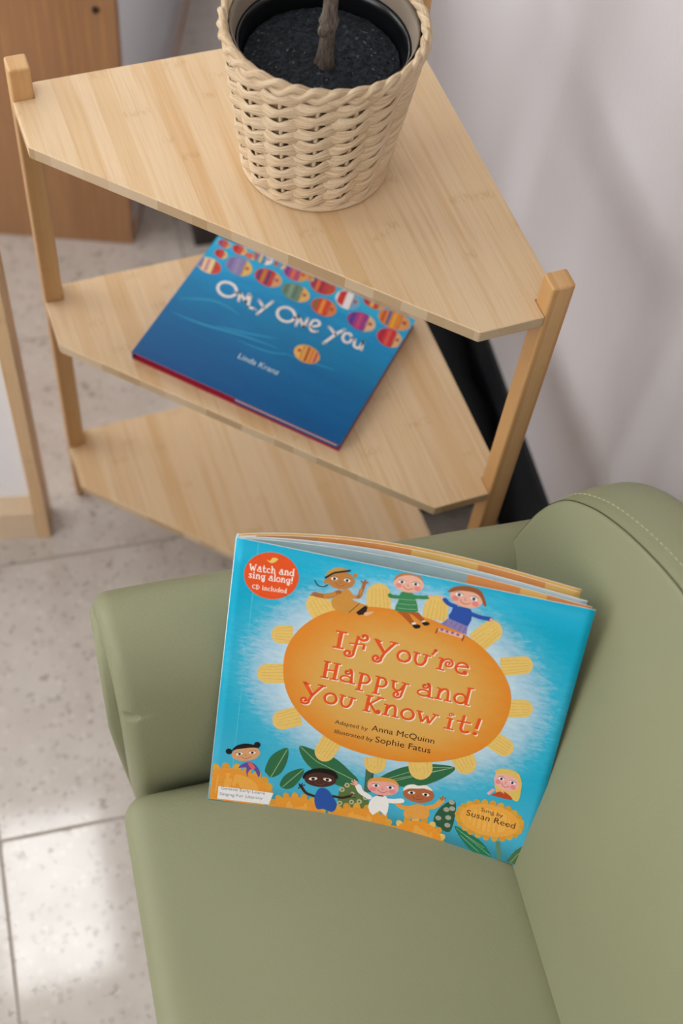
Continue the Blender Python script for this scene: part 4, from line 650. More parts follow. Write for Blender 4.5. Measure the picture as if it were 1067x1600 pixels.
    ('#e0a04a', 2, '13540,8075 13614,7841 13752,7622 13947,7428 14190,7270 14468,7154 14767,7087 15073,7072 15370,7109 15643,7196 15879,7330 16067,7504 16196,7709 16261,7935 16258,8170 16187,8404 16052,8623 15858,8819 15616,8979 15337,9097 15036,9166 14728,9182 14429,9145 14153,9057 13915,8921 13727,8746 13598,8539 13535,8311'),
    ('#e3852e', 2, '22341,16365 22331,16109 22236,15863 22059,15641 21812,15453 21504,15308 21152,15214 20774,15175 20387,15193 20012,15268 19666,15395 19367,15569 19130,15781 18967,16021 18887,16276 18894,16534 18988,16781 19163,17006 19413,17196 19723,17343 19795,17362 21275,17362 21574,17250 21871,17074 22106,16860 22265,16620'),
    ('#e6cf94', 2, '2395,13431 2407,13214 2350,13007 2229,12818 2050,12659 1821,12536 1554,12457 1261,12424 959,12439 660,12502 381,12610 136,12757 80,12807 80,14148 283,14256 552,14337 847,14370 1152,14353 1452,14289 1731,14179 1976,14030 2175,13850 2317,13647'),
    ('#ece6e6', 2, '16689,16398 16696,16132 16638,15879 16517,15649 16339,15456 16113,15308 15851,15213 15565,15176 15270,15198 14980,15278 14709,15413 14472,15595 14279,15817 14142,16066 14066,16331 14056,16599 14112,16854 14233,17086 14411,17282 14534,17362 15974,17362 16053,17322 16290,17137 16481,16914 16616,16663'),
    ('#7aaac8', 2.5, '15980,17362 16191,17224 16400,17020 16559,16785 16661,16530 16701,16267 16677,16010 16590,15770 16445,15559 16248,15388 16010,15263 15686,17362'),
    ('#c8502e', 2.5, '13505,17362 13620,17211 13728,16970 13768,16721 13739,16478 13644,16251 13486,16051 13273,15888 13015,15769 12751,17362'),
    ('#d0473a', 2.5, '1332,14321 1616,14231 1873,14100 2090,13936 2257,13745 2365,13538 2409,13324 2388,13114 2303,12917 2157,12744 1958,12602 1716,12499'),
    ('#d8a070', 2.5, '7390,15969 7707,15868 7992,15722 8231,15538 8412,15326 8528,15094 8571,14856 8541,14621 8440,14403 8271,14210 8044,14052 7770,13937'),
    ('#d8a86a', 2.5, '1129,17279 1283,17227 1422,17152 1541,17058 1632,16950 1691,16832 1717,16710 1706,16590 1661,16478 1584,16380 1477,16299 1346,16241'),
    ('#dcae78', 2.5, '21483,15094 21762,14988 22011,14836 22218,14644 22351,14454 22351,13432 22218,13261 22013,13097 21766,12978'),
    ('#dcb890', 2.5, '18173,15590 18490,15484 18773,15331 19008,15138 19183,14915 19292,14672 19327,14422 19289,14176 19178,13946 19001,13744 18766,13578 18484,13458'),
    ('#dd8040', 2.5, '14006,15320 14292,15220 14549,15076 14763,14894 14925,14684 15028,14455 15065,14220 15036,13988 14942,13772 14788,13582 14581,13427 14331,13313'),
    ('#dd9a58', 2.5, '21262,17362 21432,17311 21747,17156 22007,16962 22199,16736 22314,16491 22347,16238 22296,15990 22165,15758 21958,15553 21688,15386 21365,15264 21084,17362'),
    ('#e09a4a', 2.5, '10334,17362 10390,17294 10494,17075 10533,16850 10506,16628 10414,16422 10261,16240 10056,16092 9807,15984 9562,17362'),
    ('#e0a050', 2.5, '19206,17362 19178,17215 19080,17039 18925,16884 18721,16757 18477,16664 18376,17362'),
    ('#e0b860', 2.5, '4034,15916 4345,15808 4626,15651 4863,15453 5046,15225 5165,14978 5215,14722 5194,14472 5102,14238 4946,14032 4731,13864 4468,13742'),
    ('#e0b86a', 2.5, '10719,15622 11044,15523 11334,15378 11577,15196 11759,14985 11873,14755 11914,14518 11879,14285 11770,14067 11593,13875 11356,13718 11071,13603'),
    ('#e0d0a0', 2.5, '7818,17362 7856,17315 7912,17197 7934,17076 7921,16956 7875,16845 7796,16747 7689,16668 7559,16610 7419,17362'),
    ('#e6b96a', 2.5, '3059,17362 3062,17361 3217,17276 3349,17170 3451,17047 3517,16913 3544,16775 3532,16640 3481,16513 3394,16402 3274,16311 3127,16245 2901,17362'),
    ('#e6c080', 2.5, '4178,17034 4304,16993 4418,16934 4514,16859 4588,16772 4636,16678 4655,16581 4644,16486 4606,16397 4540,16318 4450,16254 4341,16208'),
    ('#e8c26a', 2.5, '1485,15918 1639,15864 1779,15785 1897,15686 1989,15571 2050,15446 2077,15317 2068,15191 2025,15073 1949,14969 1843,14885 1714,14823'),
    ('#e8d090', 2.5, '11252,17362 11281,17327 11330,17226 11348,17121 11334,17018 11289,16922 11215,16838 11116,16768 10997,16718 10886,17362'),
    ('#e9b154', 2.5, '14262,9099 14011,8984 13803,8828 13649,8637 13556,8421 13529,8192 13568,7959 13672,7735 13835,7530 14049,7354 14304,7215 14588,7121'),
    ('#ece4dc', 2.5, '6290,17362 6327,17319 6414,17146 6448,16968 6426,16793 6351,16630 6224,16486 6053,16368 5846,16283 5638,17362'),
    ('#39406e', 3, '5988,14319 6066,14272 6144,14230 6220,14194 6296,14163 6007,15662 5945,15626 5882,15586 5821,15541 5762,15489;7057,14006 7127,14004 7196,14004 7265,14006 7333,14010 6982,15872 6913,15872 6843,15870 6774,15867 6706,15861'),
    ('#4a6a9a', 3, '19969,15418 20051,15399 20132,15383 20213,15369 20294,15357 20030,17267 19953,17252 19875,17233 19798,17213 19722,17189'),
    ('#5a3a8a', 3, '16698,13859 16814,13787 16928,13728 17041,13680 17152,13640 16896,15332 16797,15286 16700,15231 16604,15166 16510,15087'),
    ('#5d7862', 3, '9244,13981 9324,13934 9403,13893 9481,13857 9558,13826 9290,15316 9225,15280 9160,15240 9096,15195 9034,15143;10339,13671 10411,13669 10482,13669 10553,13671 10623,13675 10298,15525 10226,15525 10154,15524 10083,15520 10012,15514'),
    ('#7a3a6a', 3, '11349,16175 11423,16126 11495,16082 11567,16044 11637,16011 11407,17362 11145,17362'),
    ('#7a3c8a', 3, '8197,16351 8303,16286 8407,16232 8509,16188 8610,16152 8389,17362 8011,17362'),
    ('#7b6c9c', 3, '2730,14156 2846,14082 2959,14021 3070,13972 3179,13931 2827,15656 2735,15609 2645,15554 2557,15487 2472,15407'),
    ('#86a084', 3, '9806,13747 9881,13730 9955,13714 10029,13701 10102,13691 9783,15481 9714,15466 9645,15449 9577,15430 9509,15408'),
    ('#8a2a4a', 3, '12349,15844 12414,15842 12479,15842 12543,15843 12607,15847 12355,17362 12094,17362'),
    ('#8a4a7a', 3, '482,16441 596,16376 705,16333 811,16304 915,16286 719,17213 624,17190 531,17156 441,17107 355,17037'),
    ('#8a6a3a', 3, '12722,13694 12828,13626 12931,13570 13033,13524 13134,13487 12869,15079 12781,15035 12695,14984 12611,14922 12528,14848'),
    ('#9a8cb8', 3, '3527,13844 3630,13829 3733,13820 3834,13815 3935,13816 3532,15813 3432,15808 3333,15798 3234,15783 3137,15763'),
    ('#a06a8a', 3, '120,12840 227,12778 330,12728 432,12687 532,12653 220,14098 136,14059 80,14027 80,13025'),
    ('#a8243a', 3, '20195,13381 20297,13309 20398,13251 20497,13202 20595,13163 20363,14841 20276,14796 20191,14742 20107,14677 20025,14599'),
    ('#a82e2a', 3, '16950,16973 17049,16918 17146,16873 17242,16835 17336,16805 17254,17362 16892,17362'),
    ('#a8482e', 3, '15201,7229 15140,7223 15078,7219 15016,7217 14954,7217 14658,9028 14720,9032 14782,9034 14845,9034 14908,9033'),
    ('#b02a24', 3, '853,15034 967,14966 1076,14920 1182,14889 1285,14870 1079,15849 984,15825 892,15788 803,15737 719,15663'),
    ('#b0302c', 3, '2160,16471 2287,16398 2409,16349 2528,16316 2645,16295 2430,17345 2323,17319 2218,17280 2117,17225 2021,17146'),
    ('#b88a40', 3, '6538,14083 6611,14065 6683,14050 6755,14037 6826,14026 6483,15828 6416,15813 6350,15796 6284,15777 6218,15755'),
    ('#c04a6a', 3, '16050,7593 15996,7543 15940,7499 15884,7460 15828,7425 15595,8881 15662,8850 15731,8815 15800,8775 15870,8728'),
    ('#c05050', 3, '6711,16809 6821,16744 6928,16701 7033,16672 7135,16654 7002,17362 6607,17362'),
    ('#c8342c', 3, '14458,15697 14661,15558 14857,15464 15048,15400 15234,15361 14920,17361 14745,17312 14575,17238 14410,17133 14252,16984'),
    ('#c84a40', 3, '4501,16572 4590,16520 4677,16478 4762,16444 4846,16415 4660,17362 4345,17362'),
    ('#c84a7a', 3, '17509,13555 17616,13542 17722,13533 17828,13528 17933,13529 17642,15488 17537,15482 17433,15472 17330,15457 17227,15437'),
    ('#c8542e', 3, '19356,15667 19443,15617 19528,15573 19613,15535 19697,15502 19474,17091 19400,17053 19326,17010 19253,16962 19181,16907'),
    ('#c88a9a', 3, '851,12581 946,12569 1040,12562 1133,12558 1226,12559 870,14232 777,14227 686,14218 596,14206 506,14188'),
    ('#d85a4a', 3, '20908,13078 21002,13064 21096,13055 21188,13050 21281,13050 21017,14994 20925,14989 20833,14979 20743,14964 20652,14945'),
    ('#d8743a', 3, '8931,16075 9028,16062 9123,16054 9218,16050 9311,16050 9076,17362 8699,17362'),
    ('#d87a3a', 3, '15638,7335 15579,7313 15520,7294 15460,7277 15400,7263 15117,9013 15182,9003 15246,8990 15312,8975 15377,8958'),
    ('#e07a3a', 3, '11864,15928 11932,15908 11999,15892 12066,15878 12133,15867 11881,17362 11620,17362'),
    ('#e0c070', 3, '5114,16354 5195,16344 5274,16337 5353,16334 5432,16334 5233,17362 4917,17362'),
    ('#e6bc5a', 3, '17641,16740 17733,16729 17824,16722 17915,16719 18005,16719 17911,17362 17550,17362'),
    ('#e8943a', 3, '13455,13407 13551,13394 13647,13385 13741,13381 13835,13381 13533,15224 13439,15219 13346,15210 13254,15196 13162,15177'),
    ('#e8a838', 3, '20556,15336 20636,15334 20715,15334 20794,15336 20872,15341 20604,17314 20524,17314 20445,17312 20366,17308 20287,17302'),
    ('#b8432e', 3.5, '1876,15436 1872,15366 1834,15323 1777,15321 1721,15362 1689,15431 1692,15500 1730,15544 1788,15545 1844,15504;2040,13519 2031,13404 1959,13331 1851,13328 1749,13396 1692,13509 1701,13624 1773,13698 1881,13701 1983,13632;4812,14956 4803,14819 4725,14732 4608,14729 4496,14811 4433,14946 4442,15084 4520,15171 4637,15174 4749,15092;3320,16902 3315,16827 3271,16781 3206,16779 3144,16823 3109,16896 3115,16971 3158,17018 3223,17019 3285,16975;1516,16822 1511,16756 1473,16715 1415,16713 1359,16752 1328,16817 1332,16883 1371,16924 1429,16925 1484,16886;8163,15074 8149,14945 8066,14864 7945,14860 7832,14937 7771,15063 7785,15192 7868,15273 7989,15277 8102,15200;6139,17131 6129,17035 6067,16975 5975,16973 5890,17029 5844,17124 5854,17220 5916,17281 6008,17283 6093,17226;11497,14734 11481,14606 11393,14525 11269,14522 11155,14597 11094,14723 11111,14851 11198,14932 11323,14935 11437,14860;10164,17056 10151,16935 10076,16859 9967,16856 9865,16928 9810,17048 9822,17169 9898,17246 10007,17249 10109,17176;13386,16950 13373,16816 13295,16732 13182,16729 13077,16809 13020,16941 13033,17074 13111,17159 13224,17162 13329,17082;14697,14435 14683,14308 14607,14228 14498,14225 14397,14300 14343,14425 14356,14552 14432,14633 14542,14636 14643,14560;16344,16509 16333,16368 16261,16279 16156,16277 16057,16361 16003,16501 16014,16642 16086,16731 16191,16734 16290,16649;18922,14650 18904,14515 18817,14430 18694,14427 18583,14507 18526,14639 18544,14774 18632,14860 18754,14863 18865,14783;21896,16469 21871,16333 21770,16246 21632,16243 21509,16323 21448,16457 21473,16594 21574,16680 21712,16684 21835,16603;22145,14160 22129,14026 22053,13942 21946,13939 21848,14018 21797,14150 21813,14284 21889,14369 21996,14372 22094,14292;4490,16670 4486,16618 4453,16585 4405,16584 4360,16615 4335,16666 4339,16719 4372,16752 4420,16753 4465,16722;7739,17187 7733,17122 7694,17081 7636,17079 7583,17118 7553,17183 7558,17248 7598,17289 7655,17290 7709,17251;11172,17217 11165,17161 11129,17125 11077,17124 11029,17158 11003,17213 11010,17269 11046,17305 11098,17306 11146,17273;13863,8193 13918,8069 14019,7996 14128,8000 14204,8079 14217,8205 14163,8328 14062,8402 13952,8398 13876,8318'),
]
STROKES_SINGING = [
    ('#4fc3d6', 1, '60b 1650,100 1650,25450'),
    ('#9db88a', 2, '60r 6830,7056 7958,6045 8292,5805 11485,4572;60r 5796,6539 4819,3409;60r 7279,4717 5865,2511;50r 14005,5482 16103,7098 17155,7683 18864,8223;50r 14035,5277 18864,8223;50r 14064,5072 18864,8223;45r 20219,2097 23305,226;45r 20707,1430 22412,227;45r 20640,1811 22742,852;50r 26051,2353 25357,1073 25028,128'),
    ('#fdeee0', 3, '93b 1214,23523 1355,22974;56b 1355,22974 1434,23385;93b 1434,23385 1563,22992;56b 1563,22992 1637,23558;53b 1153,23524 1300,23530;53b 1559,23558 1706,23564;68r 1910,23387 1889,23408 1866,23388 1862,23356 1874,23320 1902,23297 1936,23302 1964,23337 1971,23365 1971,23395 1965,23427 1952,23456 1933,23480 1960,23471 1981,23450 2002,23408 2060,23027;62r 2035,23124 2029,23150 2017,23173 1998,23193 1975,23208 1948,23218 1919,23222 1890,23220 1862,23211 1837,23197 1817,23178 1802,23155 1794,23130 1793,23104 1798,23079 1811,23056 1829,23036 1852,23020 1879,23010 1908,23007 1937,23009 1965,23018 1990,23032 2010,23051 2025,23073 2033,23098 2035,23124;53b 2009,23016 2149,23009;87r 2242,23608 2258,23151 2266,23119 2277,23092 2292,23071 2326,23043 2358,23041 2392,23069 2416,23094;62b 2131,23381 2415,23417;74r 2702,23399 2676,23420 2649,23432 2620,23435 2592,23429 2566,23414 2543,23391 2525,23361 2512,23325 2505,23286 2505,23244 2512,23204 2524,23165 2543,23132 2566,23104 2592,23084 2621,23073 2650,23071 2679,23078 2705,23095 2728,23120;62r 2712,23399 2688,23428 2669,23395 2693,23366 2712,23399;87b 2878,23083 2845,23690;78r 2874,23331 2912,23439 2939,23473 2971,23485 3001,23479 3025,23452 3045,23404 3084,23112;53b 2799,23088 2964,23096;53b 3015,23106 3172,23107;53b 2758,23682 2854,23678;68r 3534,23523 3514,23544 3491,23523 3487,23491 3499,23455 3526,23433 3561,23437 3588,23473 3595,23500 3596,23531 3590,23562 3577,23591 3558,23615 3584,23607 3606,23586 3627,23543 3685,23162;62r 3659,23260 3653,23285 3641,23308 3623,23328 3600,23344 3573,23353 3544,23357 3515,23355 3487,23346 3462,23332 3442,23313 3427,23291 3419,23265 3417,23240 3423,23214 3435,23191 3454,23171 3477,23156 3504,23146 3532,23142 3562,23144 3589,23153 3614,23167 3635,23186 3649,23209 3658,23234 3659,23260;53b 3633,23152 3773,23145;87b 3863,23165 3849,23537;78r 3860,23413 3897,23521 3924,23555 3956,23568 3986,23561 4010,23534 4030,23486 4069,23194;53b 3784,23171 3949,23178;53b 4000,23189 4157,23189;53b 3770,23549 3867,23538;74r 4432,23386 4425,23425 4411,23461 4392,23493 4368,23517 4341,23533 4312,23541 4283,23538 4255,23526 4231,23506 4211,23478 4197,23444 4190,23406 4190,23366 4197,23327 4210,23291 4229,23260 4253,23235 4281,23219 4310,23212 4339,23214 4366,23226 4391,23247 4410,23275 4424,23309 4431,23347 4432,23386;87b 4430,23822 4463,23215;53b 4379,23805 4525,23830;53b 4437,23219 4541,23221;72r 1407,22635 1351,22683 1328,22697 1290,22693 1271,22677 1253,22655 1241,22633 1244,22594 1279,22558 1387,22468 1404,22450 1408,22408 1394,22381 1375,22356 1353,22335 1312,22326 1287,22338 1226,22383;90b 1585,22340 1572,22682;51b 1491,22340 1688,22347;51b 1494,22695 1623,22697;36r 1618,22841 1608,22866 1571,22890 1535,22875 1525,22839 1541,22811 1566,22809 1580,22835 1571,22847;84b 1795,22348 1790,22708;75r 1797,22588 1837,22692 1864,22724 1896,22736 1926,22729 1949,22702 1967,22656 2000,22373;51b 1718,22355 1881,22359;51b 1932,22368 2086,22366;51b 1711,22721 1807,22709;66r 2351,22600 2345,22636 2331,22669 2312,22697 2287,22717 2260,22730 2231,22733 2202,22726 2176,22710 2154,22686 2139,22656 2130,22622 2128,22585 2134,22549 2148,22516 2167,22488 2192,22468 2219,22455 2249,22452 2277,22459 2303,22475 2325,22498 2340,22529 2349,22563 2351,22600;66r 2367,22745 2386,22325 2379,22276 2361,22234 2335,22205 2305,22190 2274,22191 2245,22205 2223,22231 2208,22263 2202,22299 2204,22332 2214,22361 2229,22381 2267,22393 2298,22372 2310,22335 2303,22304 2287,22293;51b 2315,22754 2452,22762;66r 2826,22786 2806,22807 2783,22787 2778,22756 2790,22721 2816,22699 2850,22703 2878,22737 2886,22763 2887,22793 2881,22823 2869,22852 2851,22875 2877,22866 2898,22846 2918,22804 2967,22435;60r 2944,22529 2939,22554 2927,22577 2909,22596 2887,22612 2860,22622 2832,22626 2803,22624 2775,22616 2751,22603 2730,22585 2715,22563 2706,22539 2704,22514 2709,22489 2721,22467 2739,22447 2762,22432 2788,22422 2816,22418 2845,22419 2873,22427 2898,22440 2918,22458 2933,22480 2942,22504 2944,22529;51b 2916,22425 3054,22416;84b 3152,22440 3123,23022;51b 3074,22441 3246,22446;51b 3046,23017 3141,23011;75r 3534,22645 3529,22682 3518,22718 3503,22749 3483,22776 3460,22797 3434,22810 3407,22817 3381,22815 3355,22805 3331,22789 3311,22765 3295,22736 3283,22703 3277,22666 3277,22629 3282,22592 3293,22556 3308,22525 3328,22498 3351,22477 3377,22464 3403,22458 3430,22459 3456,22469 3480,22486 3500,22509 3516,22538 3527,22572 3533,22608 3534,22645;84b 3674,22468 3668,22828;75r 3676,22709 3715,22812 3742,22844 3775,22856 3804,22849 3827,22823 3846,22776 3879,22493;51b 3596,22475 3759,22479;51b 3810,22489 3965,22487;51b 3590,22841 3685,22829;66r 4229,22720 4223,22756 4210,22789 4191,22817 4166,22838 4138,22850 4109,22853 4081,22846 4055,22831 4033,22807 4017,22777 4008,22742 4007,22706 4013,22670 4026,22637 4046,22609 4070,22588 4098,22576 4127,22573 4156,22579 4182,22595 4203,22619 4219,22649 4228,22683 4229,22720;66r 4246,22865 4264,22446 4257,22396 4240,22355 4214,22325 4184,22311 4152,22311 4124,22326 4101,22351 4086,22384 4080,22419 4083,22453 4093,22481 4108,22502 4146,22514 4176,22493 4188,22456 4181,22425 4165,22413;51b 4194,22874 4331,22883;96b 4424,23105 4415,22708;66r 4438,22553 4425,22578 4397,22565 4399,22535 4429,22526 4438,22553;55r 1766,21726 1747,21745 1725,21759 1678,21768 1633,21752 1613,21735 1596,21713 1583,21687 1574,21657 1570,21625 1571,21592 1576,21560 1586,21530 1600,21502 1618,21479 1639,21461 1662,21448 1686,21442 1734,21449 1756,21463 1776,21482 1792,21506;67b 1904,21437 1885,21806;46r 1836,21803 1888,21817 1935,21819 1979,21793 2030,21739 2052,21707 2068,21674 2076,21642 2073,21609 2061,21572 2023,21499 2001,21468 1981,21446 1936,21428 1854,21433;63b 2358,21463 2348,21702;36b 2290,21463 2432,21468;36b 2292,21711 2385,21713;25r 2381,21814 2362,21843 2333,21845 2315,21825 2326,21793 2354,21803 2347,21818;59b 2510,21469 2505,21721;52r 2511,21637 2539,21710 2558,21733 2593,21740 2620,21718 2634,21685 2657,21487;36b 2453,21474 2571,21477;36b 2608,21484 2720,21483;36b 2449,21730 2517,21722;50r 2889,21718 2851,21741 2811,21740 2775,21714 2752,21670 2747,21643 2746,21615 2750,21588 2759,21561 2772,21538 2806,21506 2847,21496 2887,21512 2904,21529;42r 2896,21718 2879,21738 2865,21716 2882,21696 2896,21718;59b 3016,21507 2995,21914;36b 2960,21508 3084,21512;36b 2939,21910 3008,21906;52r 3131,21780 3134,21658 3138,21629 3153,21581 3173,21543 3198,21524 3227,21522 3253,21536 3272,21568 3285,21614 3289,21639 3286,21782;36b 3081,21785 3187,21775;36b 3224,21786 3348,21778;50r 3552,21657 3548,21683 3538,21708 3525,21729 3489,21757 3448,21761 3410,21739 3385,21698 3380,21672 3379,21645 3383,21619 3392,21594 3406,21573 3442,21545 3483,21541 3521,21562 3545,21604 3551,21630 3552,21657;59b 3557,21952 3572,21540;36b 3520,21941 3625,21956;36b 3553,21543 3628,21544;36b 3670,21698 3835,21743;48r 3839,21739 3829,21762 3798,21799 3759,21815 3720,21807 3687,21776 3675,21754 3667,21729 3664,21701 3665,21673 3671,21646 3681,21621 3695,21599 3732,21569 3774,21563 3813,21582 3836,21594 3830,21623 3805,21628 3801,21602 3810,21595;50r 4077,21692 4073,21718 4064,21743 4050,21764 4014,21792 3973,21796 3935,21775 3910,21733 3905,21707 3904,21680 3908,21654 3917,21629 3931,21608 3967,21580 4008,21576 4046,21598 4070,21639 4076,21665 4077,21692;59b 4082,21987 4097,21575;36b 4045,21976 4150,21991;36b 4078,21578 4153,21579'),
    ('#d8ac4e', 3.5, '40r 5048,17367 3752,17252;40r 5026,17682 3736,17504;40r 5004,17996 3719,17754;40r 4981,18308 3703,18004;40r 4962,18576 3689,18218;40r 4878,13536 3084,13254;40r 4841,13883 3057,13531;40r 4805,14228 3029,13807;40r 4768,14573 3002,14082;40r 4737,14866 2979,14317;40r 6618,9682 4841,8833;40r 6515,10019 4760,9105;40r 6412,10356 4680,9376;40r 6310,10691 4600,9647;40r 6223,10977 4531,9878;40r 9723,8220 8974,6303;40r 9450,8375 8754,6431;40r 9177,8529 8534,6559;40r 8904,8684 8314,6687;40r 8671,8817 8126,6797;40r 13314,7596 13351,6418;40r 13001,7516 13099,6353;40r 12688,7437 12847,6288;40r 12374,7359 12595,6224;40r 12105,7292 12378,6170;40r 16710,8524 17071,7107;40r 16401,8325 16822,6945;40r 16091,8127 16573,6782;40r 15781,7929 16324,6620;40r 15514,7760 16109,6481;40r 19640,10208 20361,8933;40r 19409,9933 20176,8709;40r 19177,9657 19991,8485;40r 18944,9380 19805,8259;40r 18744,9142 19645,8066;40r 21089,12698 22794,11783;40r 21004,12387 22727,11533;40r 20918,12074 22660,11282;40r 20831,11761 22593,11031;40r 20757,11491 22536,10814;40r 21718,15729 23299,16097;40r 21777,15428 23347,15859;40r 21835,15126 23396,15621;40r 21894,14824 23444,15382;40r 21944,14564 23486,15176;40r 20502,19444 22469,20047;40r 20574,19147 22529,19813;40r 20647,18849 22589,19578;40r 20720,18550 22649,19343;40r 20782,18293 22701,19141;40r 18058,20955 19332,22646;40r 18283,20716 19511,22459;40r 18509,20476 19691,22271;40r 18735,20237 19871,22083;40r 18929,20031 20025,21922;40r 14570,21859 14660,23569;40r 14896,21868 14918,23576;40r 15222,21877 15177,23582;40r 15548,21886 15435,23589;40r 15827,21894 15656,23595;40r 10514,21453 10311,23462;40r 10836,21544 10567,23533;40r 11159,21634 10822,23604;40r 11480,21725 11077,23674;40r 11756,21802 11296,23735;40r 6768,19754 5911,21188;40r 7023,20035 6115,21410;40r 7277,20317 6318,21632;40r 7530,20598 6521,21853;40r 7747,20838 6694,22043'),
    ('#5a3a20', 4, '40r 3111,24502 3257,24469'),
